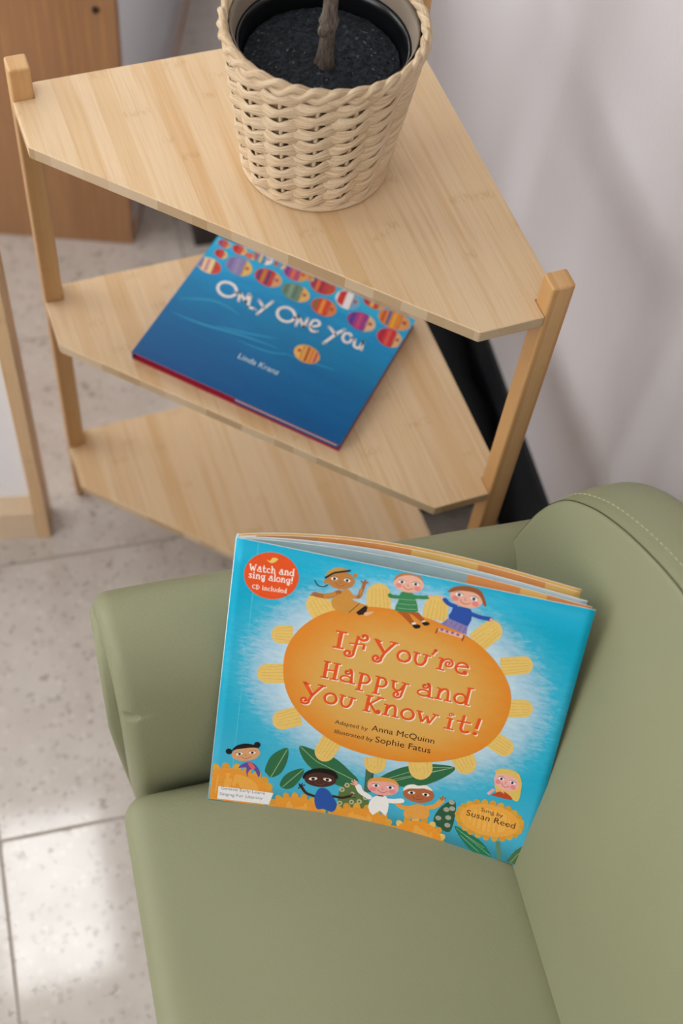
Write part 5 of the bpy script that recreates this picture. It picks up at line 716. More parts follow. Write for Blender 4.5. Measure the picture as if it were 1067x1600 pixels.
    ('#fbe9d2', 6, '319b 8614,17433 8684,19012;176b 8184,17467 9045,17467;176b 8271,18979 9131,18979;218r 10336,18928 10324,18955 10323,18989 10335,19026 10360,19059 10398,19086 10447,19101 10503,19101 10560,19083 10612,19047 10654,18994 10680,18927 10684,18852 10665,18775 10621,18702 10555,18643 10469,18602 10371,18587 10269,18601 10171,18645 10086,18717 10024,18814 9992,18928 9801,17214 9801,17147 9771,17035 9707,16942 9620,16876 9520,16841 9418,16839 9323,16867 9247,16921 9193,16993 9168,17074 9170,17155 9197,17228 9243,17285 9303,17323 9369,17339 9432,17333 9487,17310 9527,17273 9552,17228 9559,17182 9551,17139 9530,17105 9502,17082;143b 9389,18088 10559,18222;202b 10524,18222 10490,17718;286r 11381,18887 12061,17881;218r 12766,18942 12108,17848 11909,17259 11935,17139 11883,17020 11800,16930 11699,16876 11592,16863 11491,16889 11408,16947 11349,17028 11320,17122 11321,17216 11350,17299 11400,17364 11463,17404 11530,17418 11594,17406 11646,17374 11682,17328 11700,17275 11700,17224 11685,17180 11659,17148 11628,17131 11598,17129;143b 11165,18937 11750,18821;143b 12365,18974 13012,18943;210r 14031,17905 14021,18009 13990,18109 13942,18201 13877,18279 13799,18340 13710,18383 13616,18404 13519,18404 13425,18382 13337,18339 13259,18277 13195,18198 13147,18107 13117,18006 13108,17902 13118,17797 13148,17697 13197,17606 13262,17528 13340,17466 13428,17423 13523,17402 13619,17402 13714,17424 13802,17467 13879,17530 13944,17608 13992,17699 14021,17800 14031,17905;210r 14460,18460 14436,17973 14447,17856 14471,17756 14505,17661 14547,17575 14596,17504 14648,17453 14709,17421 14780,17405 14854,17405 14925,17422 14987,17454 15040,17506 15090,17579 15172,17760 15201,17858 15230,18429;143b 14214,18493 14737,18428;143b 14922,18462 15537,18397;185b 15797,19070 15614,18565;168r 15859,19036 15847,19076 15816,19100 15778,19100 15747,19075 15735,19036 15747,18996 15778,18972 15816,18972 15847,18997 15859,19036;235b 16372,17391 16399,18400;143b 16095,17424 16710,17393;143b 16122,18449 16492,18400;168r 16431,18064 16536,18296 16584,18367 16645,18415 16830,18502 16922,18502 17057,18458 17162,18365 17224,18241 17237,18105 17203,17981 17131,17885 17035,17829 16933,17818 16839,17850 16768,17914 16729,17999 16722,18088 16747,18167 16794,18225 16853,18255 16914,18257 16965,18235 17000,18196 17016,18150 17013,18107 16996,18074 16971,18056;143b 17555,18000 18385,18137;193r 18405,18119 18362,18217 18300,18302 18222,18370 18132,18418 18034,18443 17934,18444 17835,18421 17743,18375 17663,18307 17598,18222 17551,18122 17526,18014 17524,17901 17544,17791 17586,17688 17648,17597 17727,17523 17819,17470 17920,17440 18025,17435 18129,17456 18226,17501 18258,17450 18313,17486 18345,17543 18349,17605 18326,17658 18287,17692 18241,17700 18201,17684 18174,17653 18166,17615 18174,17582 18194,17559 18218,17552;269b 7925,14370 7963,15949;269b 8683,14365 8751,15944;143b 7959,15159 8717,15188;143b 7634,14388 8217,14385;143b 8392,14384 8975,14380;143b 7701,15933 8255,15930;143b 8459,15929 9042,15926;185r 9641,15383 9625,15423 9580,15445 9551,15441 9521,15425 9496,15396 9479,15357 9473,15309 9481,15259 9503,15210 9540,15170 9589,15143 9646,15134 9705,15146 9761,15181 9807,15235 9839,15307 9850,15390 9839,15477 9804,15558 9748,15627 9813,15619 9899,15536 9932,15486 9958,15416 10039,14374;168r 9982,14643 9971,14713 9936,14779 9881,14837 9807,14884 9720,14918 9625,14935 9527,14936 9431,14919 9344,14887 9270,14841 9213,14783 9178,14718 9166,14648 9177,14578 9212,14512 9267,14454 9341,14407 9428,14374 9523,14357 9622,14356 9717,14372 9805,14404 9879,14451 9935,14508 9970,14574 9982,14643;143b 9864,14358 10330,14305;252b 10663,13833 10731,15445;143b 10401,13835 11013,13797;143b 10468,15481 10818,15479;193r 10730,15412 10968,15437 11062,15434 11139,15410 11203,15359 11265,15289 11317,15207 11354,15121 11370,15039 11360,14955 11328,14864 11281,14775 11225,14696 11163,14637 11088,14601 10995,14583 10755,14572;252b 11960,13826 12028,15438;143b 11698,13827 12310,13790;143b 11766,15473 12116,15471;193r 12028,15404 12266,15430 12359,15426 12436,15402 12501,15352 12562,15282 12615,15199 12652,15113 12667,15031 12657,14947 12626,14856 12579,14767 12522,14688 12461,14629 12386,14593 12292,14576 12052,14564;202r 13179,15330 13211,14892 13235,14793 13268,14715 13310,14646 13359,14589 13411,14546 13466,14522 13526,14515 13591,14522 13659,14546 13726,14590 13788,14655 13849,14760 14054,15292;185r 14083,15325 13931,14251 13931,14150 13898,14023 13834,13920 13747,13851 13649,13819 13552,13827 13467,13869 13402,13939 13363,14025 13352,14116 13368,14201 13405,14271 13457,14319 13516,14343 13574,14341 13624,14319 13661,14281 13683,14235 13688,14188 13679,14146 13659,14115 13634,14098 13610,14094;143b 12976,15399 13471,15329;143b 13792,15394 14404,15323;185r 15600,15589 15582,15628 15561,15642 15533,15649 15502,15644 15472,15627 15446,15597 15429,15557 15424,15510 15434,15459 15459,15411 15499,15372 15552,15347 15612,15340 15675,15354 15733,15390 15781,15446 15813,15518 15822,15602 15808,15688 15769,15769 15706,15835 15776,15829 15870,15749 15907,15700 15936,15631 16053,14592;168r 15985,14859 15970,14929 15932,14994 15871,15050 15792,15095 15698,15126 15596,15140 15492,15138 15391,15118 15299,15084 15221,15035 15163,14976 15128,14909 15117,14839 15131,14770 15170,14705 15230,14649 15310,14604 15403,14573 15505,14559 15610,14561 15711,14580 15803,14615 15880,14664 15938,14723 15974,14789 15985,14859;143b 15867,14571 16364,14532;235b 16689,14573 16728,15582;210r 16735,15246 16895,15533 16944,15587 16998,15620 17056,15641 17116,15650 17173,15646 17223,15627 17264,15596 17301,15552 17334,15493 17361,15420 17384,15329 17432,14624;143b 16409,14600 16998,14597;143b 17184,14618 17742,14597;143b 16447,15626 16789,15584;202r 18770,15092 18755,15198 18715,15298 18654,15385 18574,15455 18480,15503 18378,15526 18273,15524 18172,15496 18081,15444 18004,15370 17947,15280 17912,15179 17902,15072 17917,14965 17956,14865 18018,14778 18098,14708 18192,14660 18294,14637 18398,14639 18499,14667 18591,14720 18667,14793 18725,14883 18760,14984 18770,15092;235b 18867,16270 18842,14623;143b 18681,16232 19207,16278;143b 18749,14637 19121,14629;286r 6551,13512 7173,12479;218r 7904,13511 7217,12444 6999,11864 7019,11743 6963,11626 6879,11539 6778,11490 6673,11481 6576,11511 6496,11572 6443,11656 6418,11751 6423,11844 6455,11927 6506,11989 6569,12027 6635,12038 6697,12024 6747,11990 6780,11942 6796,11889 6793,11837 6777,11794 6750,11764 6719,11748 6689,11747;143b 6343,13571 6909,13431;143b 7515,13559 8145,13501;210r 9096,12422 9090,12527 9065,12629 9021,12722 8961,12802 8887,12867 8803,12913 8711,12939 8617,12942 8524,12924 8437,12884 8358,12826 8292,12750 8241,12660 8209,12561 8195,12457 8200,12352 8226,12251 8269,12158 8329,12077 8403,12012 8488,11966 8579,11941 8673,11937 8766,11955 8854,11995 8932,12054 8998,12130 9049,12219 9082,12318 9096,12422;210r 9537,12960 9493,12474 9499,12356 9519,12256 9548,12159 9586,12072 9630,12000 9679,11946 9737,11911 9805,11893 9877,11890 9947,11903 10009,11933 10064,11983 10115,12053 10202,12231 10235,12328 10287,12898;143b 9298,13003 9806,12916;143b 9988,12943 10586,12853;286b 11509,11908 11559,13454;143b 11230,11923 11850,11911;143b 11280,13469 11869,13456;168r 11628,12614 12427,13461;143b 12148,13475 12737,13463;218r 11720,12699 12253,11964 12324,11915 12388,11904 12447,11919 12493,11955 12522,12004 12531,12057 12521,12106 12497,12144 12465,12167 12430,12173 12399,12165 12376,12147 12364,12123 12363,12100;235b 13013,11903 13067,12912;210r 13070,12576 13234,12860 13284,12913 13338,12945 13397,12965 13457,12973 13514,12968 13563,12949 13604,12917 13640,12872 13672,12814 13698,12739 13720,12648 13757,11943;143b 12734,11934 13323,11922;143b 13509,11941 14067,11911;143b 12788,12960 13129,12912;210r 15148,12441 15137,12545 15106,12645 15057,12736 14991,12814 14912,12875 14823,12918 14728,12939 14630,12938 14536,12915 14447,12872 14369,12809 14305,12730 14257,12639 14227,12538 14218,12433 14229,12329 14260,12229 14309,12138 14375,12060 14454,11999 14543,11957 14638,11935 14736,11936 14831,11959 14919,12002 14997,12065 15062,12144 15110,12235 15139,12336 15148,12441;235b 15516,12931 15865,11993;151b 15865,11993 16169,12701;235b 16169,12701 16423,11997;151b 16423,11997 16787,12941;143b 15299,12996 15795,12967;143b 16539,13006 17066,12943;252b 17955,11922 17962,12880;143b 17585,11928 18358,11933;143b 17658,12922 18162,12919;101r 18168,13323 18136,13392 18073,13441 17994,13462 17915,13455 17851,13423 17813,13375 17805,13323 17824,13276 17864,13244 17913,13230 17961,13235 17997,13254 18017,13281 18020,13309 18008,13331 17987,13344;235r 18935,13496 18878,12362 18885,12256 18906,12167 18944,12094 18996,12034 19057,11987 19120,11956 19181,11940 19244,11947 19313,11977 19479,12082;168b 18448,12894 19555,12959;269b 20125,13613 20021,12501;185r 20084,12066 20072,12108 20040,12137 19998,12147 19956,12135 19926,12103 19916,12061 19929,12019 19960,11990 20003,11980 20044,11992 20074,12024 20084,12066'),
    ('#e8561c', 7, '319b 8522,17509 8592,19088;176b 8092,17543 8952,17542;176b 8179,19055 9039,19054;218r 10243,19003 10232,19031 10231,19065 10242,19101 10268,19135 10306,19162 10355,19177 10411,19177 10468,19159 10520,19123 10562,19070 10587,19003 10592,18928 10573,18850 10529,18778 10462,18718 10377,18678 10279,18663 10176,18677 10078,18720 9994,18793 9932,18889 9899,19003 9709,17290 9709,17223 9678,17111 9615,17018 9528,16952 9428,16917 9325,16914 9231,16943 9154,16997 9101,17069 9075,17150 9077,17231 9104,17303 9151,17361 9211,17398 9276,17414 9340,17409 9394,17385 9435,17348 9459,17304 9467,17257 9458,17215 9438,17181 9410,17158;143b 9297,18164 10467,18297;202b 10432,18297 10397,17793;286r 11288,18962 11969,17957;218r 12673,19017 12015,17923 11817,17334 11842,17214 11790,17095 11708,17005 11607,16952 11500,16939 11399,16964 11315,17022 11256,17103 11227,17197 11229,17291 11257,17374 11307,17439 11370,17479 11437,17493 11501,17482 11553,17449 11590,17403 11608,17351 11608,17299 11592,17255 11567,17224 11536,17207 11505,17204;143b 11073,19012 11658,18896;143b 12273,19050 12919,19018;210r 13938,17980 13928,18085 13898,18185 13849,18276 13784,18354 13706,18416 13618,18458 13523,18480 13427,18479 13332,18457 13244,18414 13167,18352 13102,18273 13054,18182 13025,18082 13015,17977 13025,17872 13056,17772 13104,17681 13169,17603 13247,17541 13336,17499 13430,17477 13527,17477 13621,17500 13709,17543 13787,17605 13851,17683 13899,17775 13929,17875 13938,17980;210r 14367,18536 14343,18049 14354,17931 14378,17831 14412,17736 14455,17651 14503,17580 14555,17528 14616,17496 14687,17480 14761,17481 14832,17497 14894,17529 14948,17582 14997,17654 15079,17835 15108,17933 15137,18505;143b 14121,18568 14644,18503;143b 14829,18537 15445,18472;185b 15704,19145 15521,18640;168r 15766,19112 15754,19151 15723,19175 15685,19175 15654,19151 15643,19111 15655,19072 15686,19047 15724,19047 15754,19072 15766,19112;235b 16279,17467 16307,18475;143b 16002,17499 16618,17468;143b 16029,18524 16399,18475;168r 16339,18139 16443,18371 16491,18442 16552,18491 16737,18577 16830,18577 16964,18534 17069,18441 17131,18316 17144,18181 17110,18056 17038,17960 16943,17904 16840,17893 16747,17925 16676,17990 16636,18074 16630,18163 16654,18242 16701,18300 16761,18331 16821,18333 16872,18310 16907,18271 16923,18226 16920,18182 16903,18149 16878,18131;143b 17462,18075 18293,18213;193r 18312,18195 18269,18292 18207,18377 18129,18445 18039,18493 17942,18518 17841,18520 17742,18497 17651,18450 17570,18382 17505,18297 17459,18197 17434,18089 17431,17977 17451,17866 17493,17763 17555,17672 17634,17598 17727,17545 17828,17515 17932,17511 18036,17531 18133,17576 18165,17526 18221,17561 18252,17618 18256,17680 18234,17734 18194,17767 18148,17775 18108,17760 18081,17728 18073,17691 18081,17657 18101,17635 18125,17627;269b 7833,14446 7871,16025;269b 8591,14441 8659,16020;143b 7867,15235 8625,15264;143b 7542,14464 8125,14461;143b 8300,14460 8883,14457;143b 7609,16010 8163,16006;143b 8367,16005 8950,16002;185r 9549,15460 9533,15499 9488,15521 9459,15517 9429,15501 9404,15472 9387,15433 9381,15385 9389,15335 9412,15286 9448,15246 9497,15219 9554,15210 9613,15223 9669,15257 9715,15312 9747,15383 9758,15466 9747,15553 9712,15634 9656,15703 9721,15695 9807,15612 9840,15562 9866,15492 9947,14450;168r 9890,14720 9879,14789 9844,14855 9789,14914 9715,14961 9629,14994 9533,15011 9435,15012 9339,14995 9252,14963 9178,14917 9122,14860 9086,14794 9074,14724 9085,14654 9120,14588 9176,14530 9249,14483 9336,14450 9431,14433 9530,14432 9625,14448 9713,14481 9787,14527 9843,14584 9878,14650 9890,14720;143b 9772,14435 10238,14382;252b 10571,13909 10639,15522;143b 10309,13911 10921,13874;143b 10376,15557 10726,15555;193r 10638,15488 10877,15513 10970,15510 11047,15486 11111,15436 11173,15365 11225,15283 11262,15197 11278,15115 11268,15031 11236,14940 11189,14851 11133,14772 11071,14713 10996,14677 10903,14659 10663,14648;252b 11869,13902 11936,15514;143b 11606,13903 12218,13866;143b 11674,15549 12024,15547;193r 11936,15480 12174,15506 12267,15502 12344,15478 12409,15428 12470,15358 12523,15275 12560,15189 12575,15107 12565,15023 12534,14932 12487,14843 12430,14764 12369,14705 12294,14670 12200,14652 11960,14640;202r 13087,15407 13119,14968 13143,14869 13176,14791 13218,14722 13267,14665 13319,14623 13374,14599 13434,14591 13499,14598 13567,14622 13634,14666 13696,14731 13757,14836 13962,15368;185r 13991,15401 13839,14327 13839,14226 13806,14100 13742,13996 13655,13927 13557,13895 13460,13903 13375,13946 13310,14015 13271,14101 13260,14192 13276,14277 13313,14347 13365,14395 13424,14419 13482,14417 13532,14395 13569,14357 13591,14311 13596,14264 13587,14222 13567,14191 13543,14174 13518,14170;143b 12884,15475 13379,15405;143b 13700,15470 14312,15400;185r 15506,15662 15488,15702 15467,15716 15439,15722 15408,15717 15378,15700 15352,15671 15335,15631 15330,15583 15340,15533 15365,15485 15405,15446 15458,15420 15518,15413 15581,15427 15639,15463 15687,15519 15718,15592 15728,15675 15714,15761 15675,15842 15612,15909 15682,15903 15776,15823 15813,15773 15842,15705 15959,14666;168r 15890,14933 15876,15002 15838,15067 15777,15124 15697,15168 15604,15199 15502,15213 15398,15211 15296,15192 15205,15157 15127,15109 15069,15050 15034,14983 15023,14913 15037,14843 15076,14779 15136,14722 15216,14677 15309,14647 15411,14632 15516,14635 15617,14654 15709,14689 15786,14737 15844,14796 15879,14863 15890,14933;143b 15773,14644 16270,14605;235b 16595,14647 16633,15656;210r 16641,15320 16801,15606 16850,15661 16903,15693 16962,15715 17022,15724 17079,15719 17128,15701 17170,15669 17207,15625 17239,15567 17267,15493 17290,15402 17338,14697;143b 16315,14674 16904,14670;143b 17090,14692 17648,14671;143b 16353,15700 16695,15657;202r 18676,15165 18660,15272 18621,15371 18560,15459 18480,15528 18386,15576 18284,15600 18179,15597 18078,15569 17987,15517 17910,15444 17853,15354 17818,15252 17808,15145 17823,15038 17862,14939 17924,14851 18004,14782 18097,14734 18200,14710 18304,14713 18405,14741 18497,14793 18573,14866 18631,14956 18665,15058 18676,15165;235b 18772,16344 18748,14696;143b 18587,16306 19113,16351;143b 18655,14711 19027,14703;286r 6462,13591 7084,12559;218r 7815,13590 7127,12523 6909,11943 6929,11822 6874,11705 6789,11618 6689,11569 6584,11561 6486,11590 6407,11652 6353,11735 6329,11830 6334,11924 6365,12006 6416,12068 6480,12106 6546,12117 6607,12103 6657,12069 6691,12021 6706,11968 6704,11916 6687,11873 6661,11843 6630,11827 6600,11826;143b 6253,13650 6819,13510;143b 7426,13638 8055,13580;210r 9006,12501 9000,12607 8975,12708 8932,12801 8872,12881 8798,12946 8713,12992 8622,13018 8528,13021 8435,13003 8347,12964 8269,12905 8203,12829 8152,12739 8119,12640 8105,12536 8111,12431 8136,12330 8180,12237 8240,12156 8314,12091 8398,12045 8489,12020 8584,12016 8676,12034 8764,12074 8843,12133 8909,12209 8959,12298 8992,12397 9006,12501;210r 9448,13039 9404,12554 9410,12435 9429,12335 9459,12238 9496,12151 9540,12079 9589,12025 9647,11991 9716,11972 9788,11969 9858,11982 9920,12012 9974,12062 10026,12133 10113,12311 10145,12407 10197,12977;143b 9209,13082 9717,12995;143b 9898,13022 10496,12932;286b 11416,11983 11466,13529;143b 11137,11997 11757,11985;143b 11187,13543 11776,13531;168r 11535,12689 12334,13536;143b 12055,13550 12644,13538;218r 11627,12774 12160,12039 12231,11990 12295,11979 12354,11994 12400,12030 12429,12079 12438,12132 12428,12181 12404,12219 12372,12242 12337,12248 12306,12240 12283,12222 12271,12198 12270,12175;235b 12920,11978 12974,12986;210r 12977,12650 13141,12934 13191,12988 13245,13020 13304,13040 13364,13048 13421,13043 13470,13024 13511,12992 13547,12947 13579,12888 13605,12814 13627,12723 13664,12017;143b 12641,12009 13230,11997;143b 13416,12015 13974,11986;143b 12695,13035 13036,12987;210r 15055,12516 15044,12620 15013,12720 14964,12811 14898,12889 14819,12950 14730,12992 14635,13014 14537,13013 14443,12990 14354,12947 14276,12884 14212,12805 14164,12714 14134,12613 14125,12508 14136,12404 14167,12304 14216,12213 14282,12135 14361,12074 14450,12032 14545,12010 14643,12011 14738,12034 14826,12077 14904,12140 14969,12219 15017,12310 15046,12411 15055,12516;235b 15423,13006 15772,12068;151b 15772,12068 16076,12776;235b 16076,12776 16330,12072;151b 16330,12072 16694,13016;143b 15206,13071 15702,13042;143b 16446,13081 16973,13018;252b 17861,11995 17867,12953;143b 17491,12001 18263,12006;143b 17564,12995 18068,12992;101r 18073,13396 18041,13465 17978,13514 17899,13535 17820,13528 17757,13496 17719,13448 17710,13396 17730,13349 17769,13317 17819,13303 17866,13308 17903,13327 17923,13354 17925,13382 17913,13404 17893,13417;235r 18841,13569 18783,12435 18790,12329 18811,12240 18849,12167 18901,12107 18962,12060 19026,12029 19086,12013 19149,12020 19218,12050 19385,12155;168b 18354,12967 19461,13032;269b 20030,13686 19927,12574;185r 19990,12139 19977,12181 19946,12210 19903,12220 19862,12208 19832,12176 19822,12134 19834,12092 19866,12063 19908,12053 19950,12065 19980,12097 19990,12139'),
    ('#241610', 8, '80r 6057,23223 6216,22978 6288,22890 6362,22828 6443,22797 6534,22782 6628,22782 6717,22792 6794,22811 6861,22846 6922,22899 7052,23048'),
    ('#2c52a8', 8, '349r 16452,23422 16114,23494 15936,23552 15801,23641 15610,23818;349r 17500,23079 18302,22935 19146,22944'),
    ('#3a2018', 8, '250r 8535,2069 7997,2159 7810,2248 7643,2412 7242,2989;250r 9968,2426 10537,2422 10735,2451 10911,2521 11334,2789;100r 7294,2862 7129,2616;100r 7294,2862 7136,3138;100r 7294,2862 7381,3228;100r 7294,2862 7586,3102;90r 11277,2738 11790,2739;90r 11277,2738 11684,3061;90r 11277,2738 11480,3145'),
    ('#3c8a55', 8, '324r 12517,23246 11749,23158 11662,23181 11650,23224 11649,23256;324r 13397,23520 14111,23649 14355,23727'),
    ('#b06a34', 8, '399r 6247,21980 6932,21979 7177,22029 7403,22150 7966,22607;250r 9416,22473 9622,23276 9680,23899;120r 9671,23758 9428,23975;120r 9671,23758 9735,24120;120r 9671,23758 9923,23993;120r 6321,21963 5933,21834;120r 6321,21963 6025,22032;120r 6321,21963 6185,22140'),
    ('#b5683c', 8, '120r 18623,4529 18428,4818;120r 18623,4529 18610,5040;120r 18623,4529 18842,4963'),
    ('#c98a3d', 8, '374r 6895,21979 7844,22438'),
    ('#d0933f', 8, '324r 8993,22421 9325,22498 9472,22592 9526,22775 9537,23168'),
    ('#e8a24a', 8, '449r 16082,2915 15705,2843 15573,2849 15454,2899 15162,3121;449r 17556,3416 18059,3709 18222,3849 18348,4030 18613,4585'),
    ('#ecae9a', 8, '130r 11729,4111 11250,4180;130r 11729,4111 11283,4488;130r 11729,4111 11483,4642;130r 11729,4111 11673,4535'),
    ('#f3efea', 8, '499r 12866,3126 12313,3407 12147,3525 12037,3659 11856,4046;499r 14270,3144 14915,3286 15471,3524'),
    ('#6a5c9a', 8.3, '40r 16083,22183 15896,21600;40r 16454,22093 16270,21498;40r 16825,22003 16645,21395;40r 17196,21914 17019,21293;40r 17537,21832 17364,21199'),
    ('#9cc59a', 8.3, '35r 12259,23076 12890,23130 13606,23275;35r 12322,22652 12955,22706 13672,22853;35r 12380,22261 13014,22315 13733,22463'),
    ('#b0472a', 8.3, '110r 15454,20731 15529,21147;110r 17450,20541 17514,20990'),
    ('#f0b0a8', 8.3, '250r 22034,6590 22303,7071'),
    ('#b5503a', 8.4, '80r 13377,3176 13300,2135'),
    ('#6b3a1c', 8.6, '60r 8922,20986 9559,21943'),
    ('#241610', 9.4, '160r 6835,23653 7311,24137 7473,24255 8498,24677'),
    ('#7a3422', 9.7, '30r 16664,4579 16634,4430 16637,4368 16680,4353 16789,4371'),
    ('#8a4a3a', 9.7, '30r 8727,3909 8697,3778 8700,3723 8744,3712 8854,3730'),
    ('#a8452f', 9.7, '30r 7914,23638 7884,23507 7885,23451 7919,23435 8009,23444;30r 12806,24538 12774,24412 12774,24357 12811,24341 12907,24346;30r 17045,24359 17001,24222 16998,24161 17037,24137 17142,24130;30r 2567,5382 2554,5253 2563,5202 2603,5198 2699,5233;30r 13785,4467 13753,4319 13755,4256 13798,4239 13908,4254;30r 23113,8225 23073,8082 23068,8018 23099,7993 23185,7986'),
    ('#3a2420', 10, '35r 7736,23826 7548,23909 7476,23920 7401,23903 7197,23804;35r 8149,23856 8334,23966 8406,23987 8481,23981 8686,23911;35r 12616,24727 12417,24814 12340,24827 12260,24814 12042,24724;35r 13058,24741 13256,24841 13332,24859 13412,24850 13631,24775;35r 16852,24598 16640,24723 16557,24749 16470,24745 16226,24675;35r 17334,24552 17556,24636 17641,24646 17727,24625 17961,24510;35r 2346,5500 2130,5519 2050,5507 1971,5469 1764,5317;35r 2791,5654 2976,5811 3051,5853 3133,5870 3366,5870;35r 8498,4072 8262,4132 8173,4135 8081,4111 7835,3993;35r 9006,4147 9229,4275 9317,4304 9409,4307 9666,4264;35r 13562,4669 13331,4754 13242,4763 13151,4741 12905,4622;35r 14067,4723 14289,4856 14376,4883 14468,4881 14720,4815;35r 16439,4773 16208,4850 16120,4857 16030,4832 15787,4706;35r 16940,4841 17159,4979 17245,5009 17336,5009 17588,4951;35r 22962,8473 22792,8604 22725,8630 22653,8626 22451,8554;35r 23356,8425 23541,8513 23611,8523 23681,8501 23869,8383'),
    ('#7a3422', 10, '45r 16302,4251 16428,4122 16484,4077 16540,4048 16599,4035 16663,4032 16729,4037 16794,4051 16855,4074 16916,4111 17120,4309'),
    ('#8a4a3a', 10, '45r 8360,3611 8488,3502 8545,3464 8603,3441 8662,3431 8727,3430 8795,3436 8861,3451 8923,3472 8984,3506 9191,3686'),
    ('#a8452f', 10, '45r 7605,23367 7704,23244 7749,23200 7794,23171 7842,23155 7895,23148 7949,23149 8003,23157 8054,23173 8105,23203 8280,23367;45r 12476,24285 12581,24163 12628,24118 12677,24088 12728,24071 12784,24062 12842,24061 12899,24068 12954,24081 13008,24108 13195,24262;45r 16668,24122 16774,23969 16823,23913 16873,23872 16928,23847 16988,23829 17051,23819 17114,23818 17175,23826 17236,23849 17451,23995;45r 2272,5040 2398,4957 2453,4931 2506,4917 2561,4918 2619,4927 2677,4944 2735,4968 2788,4998 2839,5041 3004,5245;45r 13417,4148 13541,4015 13597,3967 13653,3936 13712,3922 13777,3916 13843,3920 13909,3932 13970,3952 14032,3988 14240,4182;45r 22796,7977 22916,7759 22956,7717 23000,7690 23049,7672 23101,7662 23153,7661 23202,7669 23253,7693 23434,7846'),
]
STROKES_SEA = [
    ('#7a3a50', 3.5, '63r 1509,15838 1650,15371 1705,14903;63r 1373,14187 1618,13409 1702,12631;63r 4081,15757 4354,14827 4451,13900;63r 2915,17334 3065,16832 3118,16331;63r 1152,17203 1288,16760 1338,16317;63r 7433,15820 7686,14952 7757,14084;63r 5719,17281 5780,17041 5836,16393;63r 10760,15474 11004,14612 11061,13750;63r 9661,17246 9733,16943 9796,16123;63r 12865,17160 12940,16825 13004,15923;63r 14043,15173 14265,14315 14321,13459;63r 15703,17336 15930,16379 15998,15425;63r 18211,15434 18436,14523 18477,13613;63r 18471,17222 18473,16783;63r 21115,17260 21342,16339 21362,15420;63r 21517,14939 21718,14035 21758,13132;63r 4196,16974 4302,16621 4335,16268;63r 7473,17289 7513,17126 7552,16685;63r 10933,17305 10966,17164 10992,16783;63r 14272,8953 14330,8103 14551,7263'),
    ('#f1e6dc', 4, '301r 5152,11587 5164,11297 5068,11031 4873,10817 4603,10679 4284,10631 3952,10678 3643,10817 3389,11030 3218,11297 3150,11588 3191,11872 3338,12117 3575,12297 3876,12392 4207,12392 4534,12296 4820,12116 5033,11870 5152,11587;288r 5886,10765 5487,11806;288r 5487,11806 6534,11051;288r 6534,11051 6379,12062;288r 6630,11951 7039,10583;288r 7039,10583 7846,10625;288r 7619,11840 8445,11302;288r 8892,12400 8264,10196;301r 11737,11638 11745,11350 11653,11086 11470,10875 11218,10740 10922,10694 10615,10742 10330,10880 10097,11093 9942,11359 9881,11647 9923,11928 10061,12171 10283,12348 10562,12441 10870,12439 11171,12343 11434,12163 11630,11919 11737,11638;288r 12334,10774 12055,11941;288r 12055,11941 13084,11036;288r 13084,11036 12939,12196;263r 13720,11397 14237,11865 14309,11981 14313,12085 14271,12191 14200,12286 14116,12361 14034,12404 13945,12415 13836,12400 13725,12362 13628,12300 13560,12217 13522,12099 13504,11946 13504,11777 13522,11612 13557,11470 13615,11344 13696,11221 13792,11111 13894,11026 13994,10977 14101,10978 14221,11022 14515,11191;288r 15288,12290 16240,11761;313r 16773,12721 16354,12009 15718,10159;276r 17864,12150 17937,11909 17930,11672 17844,11479 17694,11364 17505,11346 17311,11428 17144,11597 17033,11823 16999,12068 17046,12289 17167,12448 17341,12516 17537,12482 17722,12353 17864,12150;276r 18266,12092 18413,11511 18477,11397 18564,11325 18673,11274 18788,11247 18893,11245 18972,11273 19020,11340 19048,11446 19094,12317;263r 19069,12303 19357,11248'),
]
LETTERING_SINGING = [('Adapted by', 0.09186, 0.1012, -2.05, 0.02604, '#3a2412', 8, 0), ('Anna McQuinn', 0.12078, 0.10139, 0.46, 0.04967, '#3a2412', 8, 0), ('Illustrated by', 0.09282, 0.09139, -2.06, 0.03054, '#3a2412', 8, 0), ('Sophie Fatus', 0.12535, 0.09051, 0.99, 0.04378, '#3a2412', 8, 0), ('Sung by', 0.21754, 0.04595, -2.33, 0.01789, '#3a2412', 8, 0), ('Susan Reed', 0.20708, 0.03749, -0.22, 0.03945, '#3a2412', 8, 0), ('Genesis Early Learni', 0.00937, 0.01286, 1.23, 0.03576, '#6d6d75', 9, 0), ('Singing For Literacy', 0.00889, 0.00642, 2.21, 0.03491, '#6d6d75', 9, 0)]
LETTERING_SEA = [('Linda Kranz', 0.0919, 0.04385, 0.62, 0.04374, '#d5e6ea', 4, 0)]
ink_q = NT('printed_ink', .4, .28)
att = ink_q.n('Attribute', attribute_name='ink')
nz = ink_q.noise(ink_q.scale(ink_q.co(), (1., 2.2, 1.)), 420., 3, .6)
ink_q.color(ink_q.mix(.5, att.outputs['Color'], ink_q.mix(nz, (.72, .72, .72, 1), (1.22, 1.22, 1.22, 1)), 'MULTIPLY'))
# MULTIPLY at one half keeps the mean colour near the ink
M_ink = ink_q.m

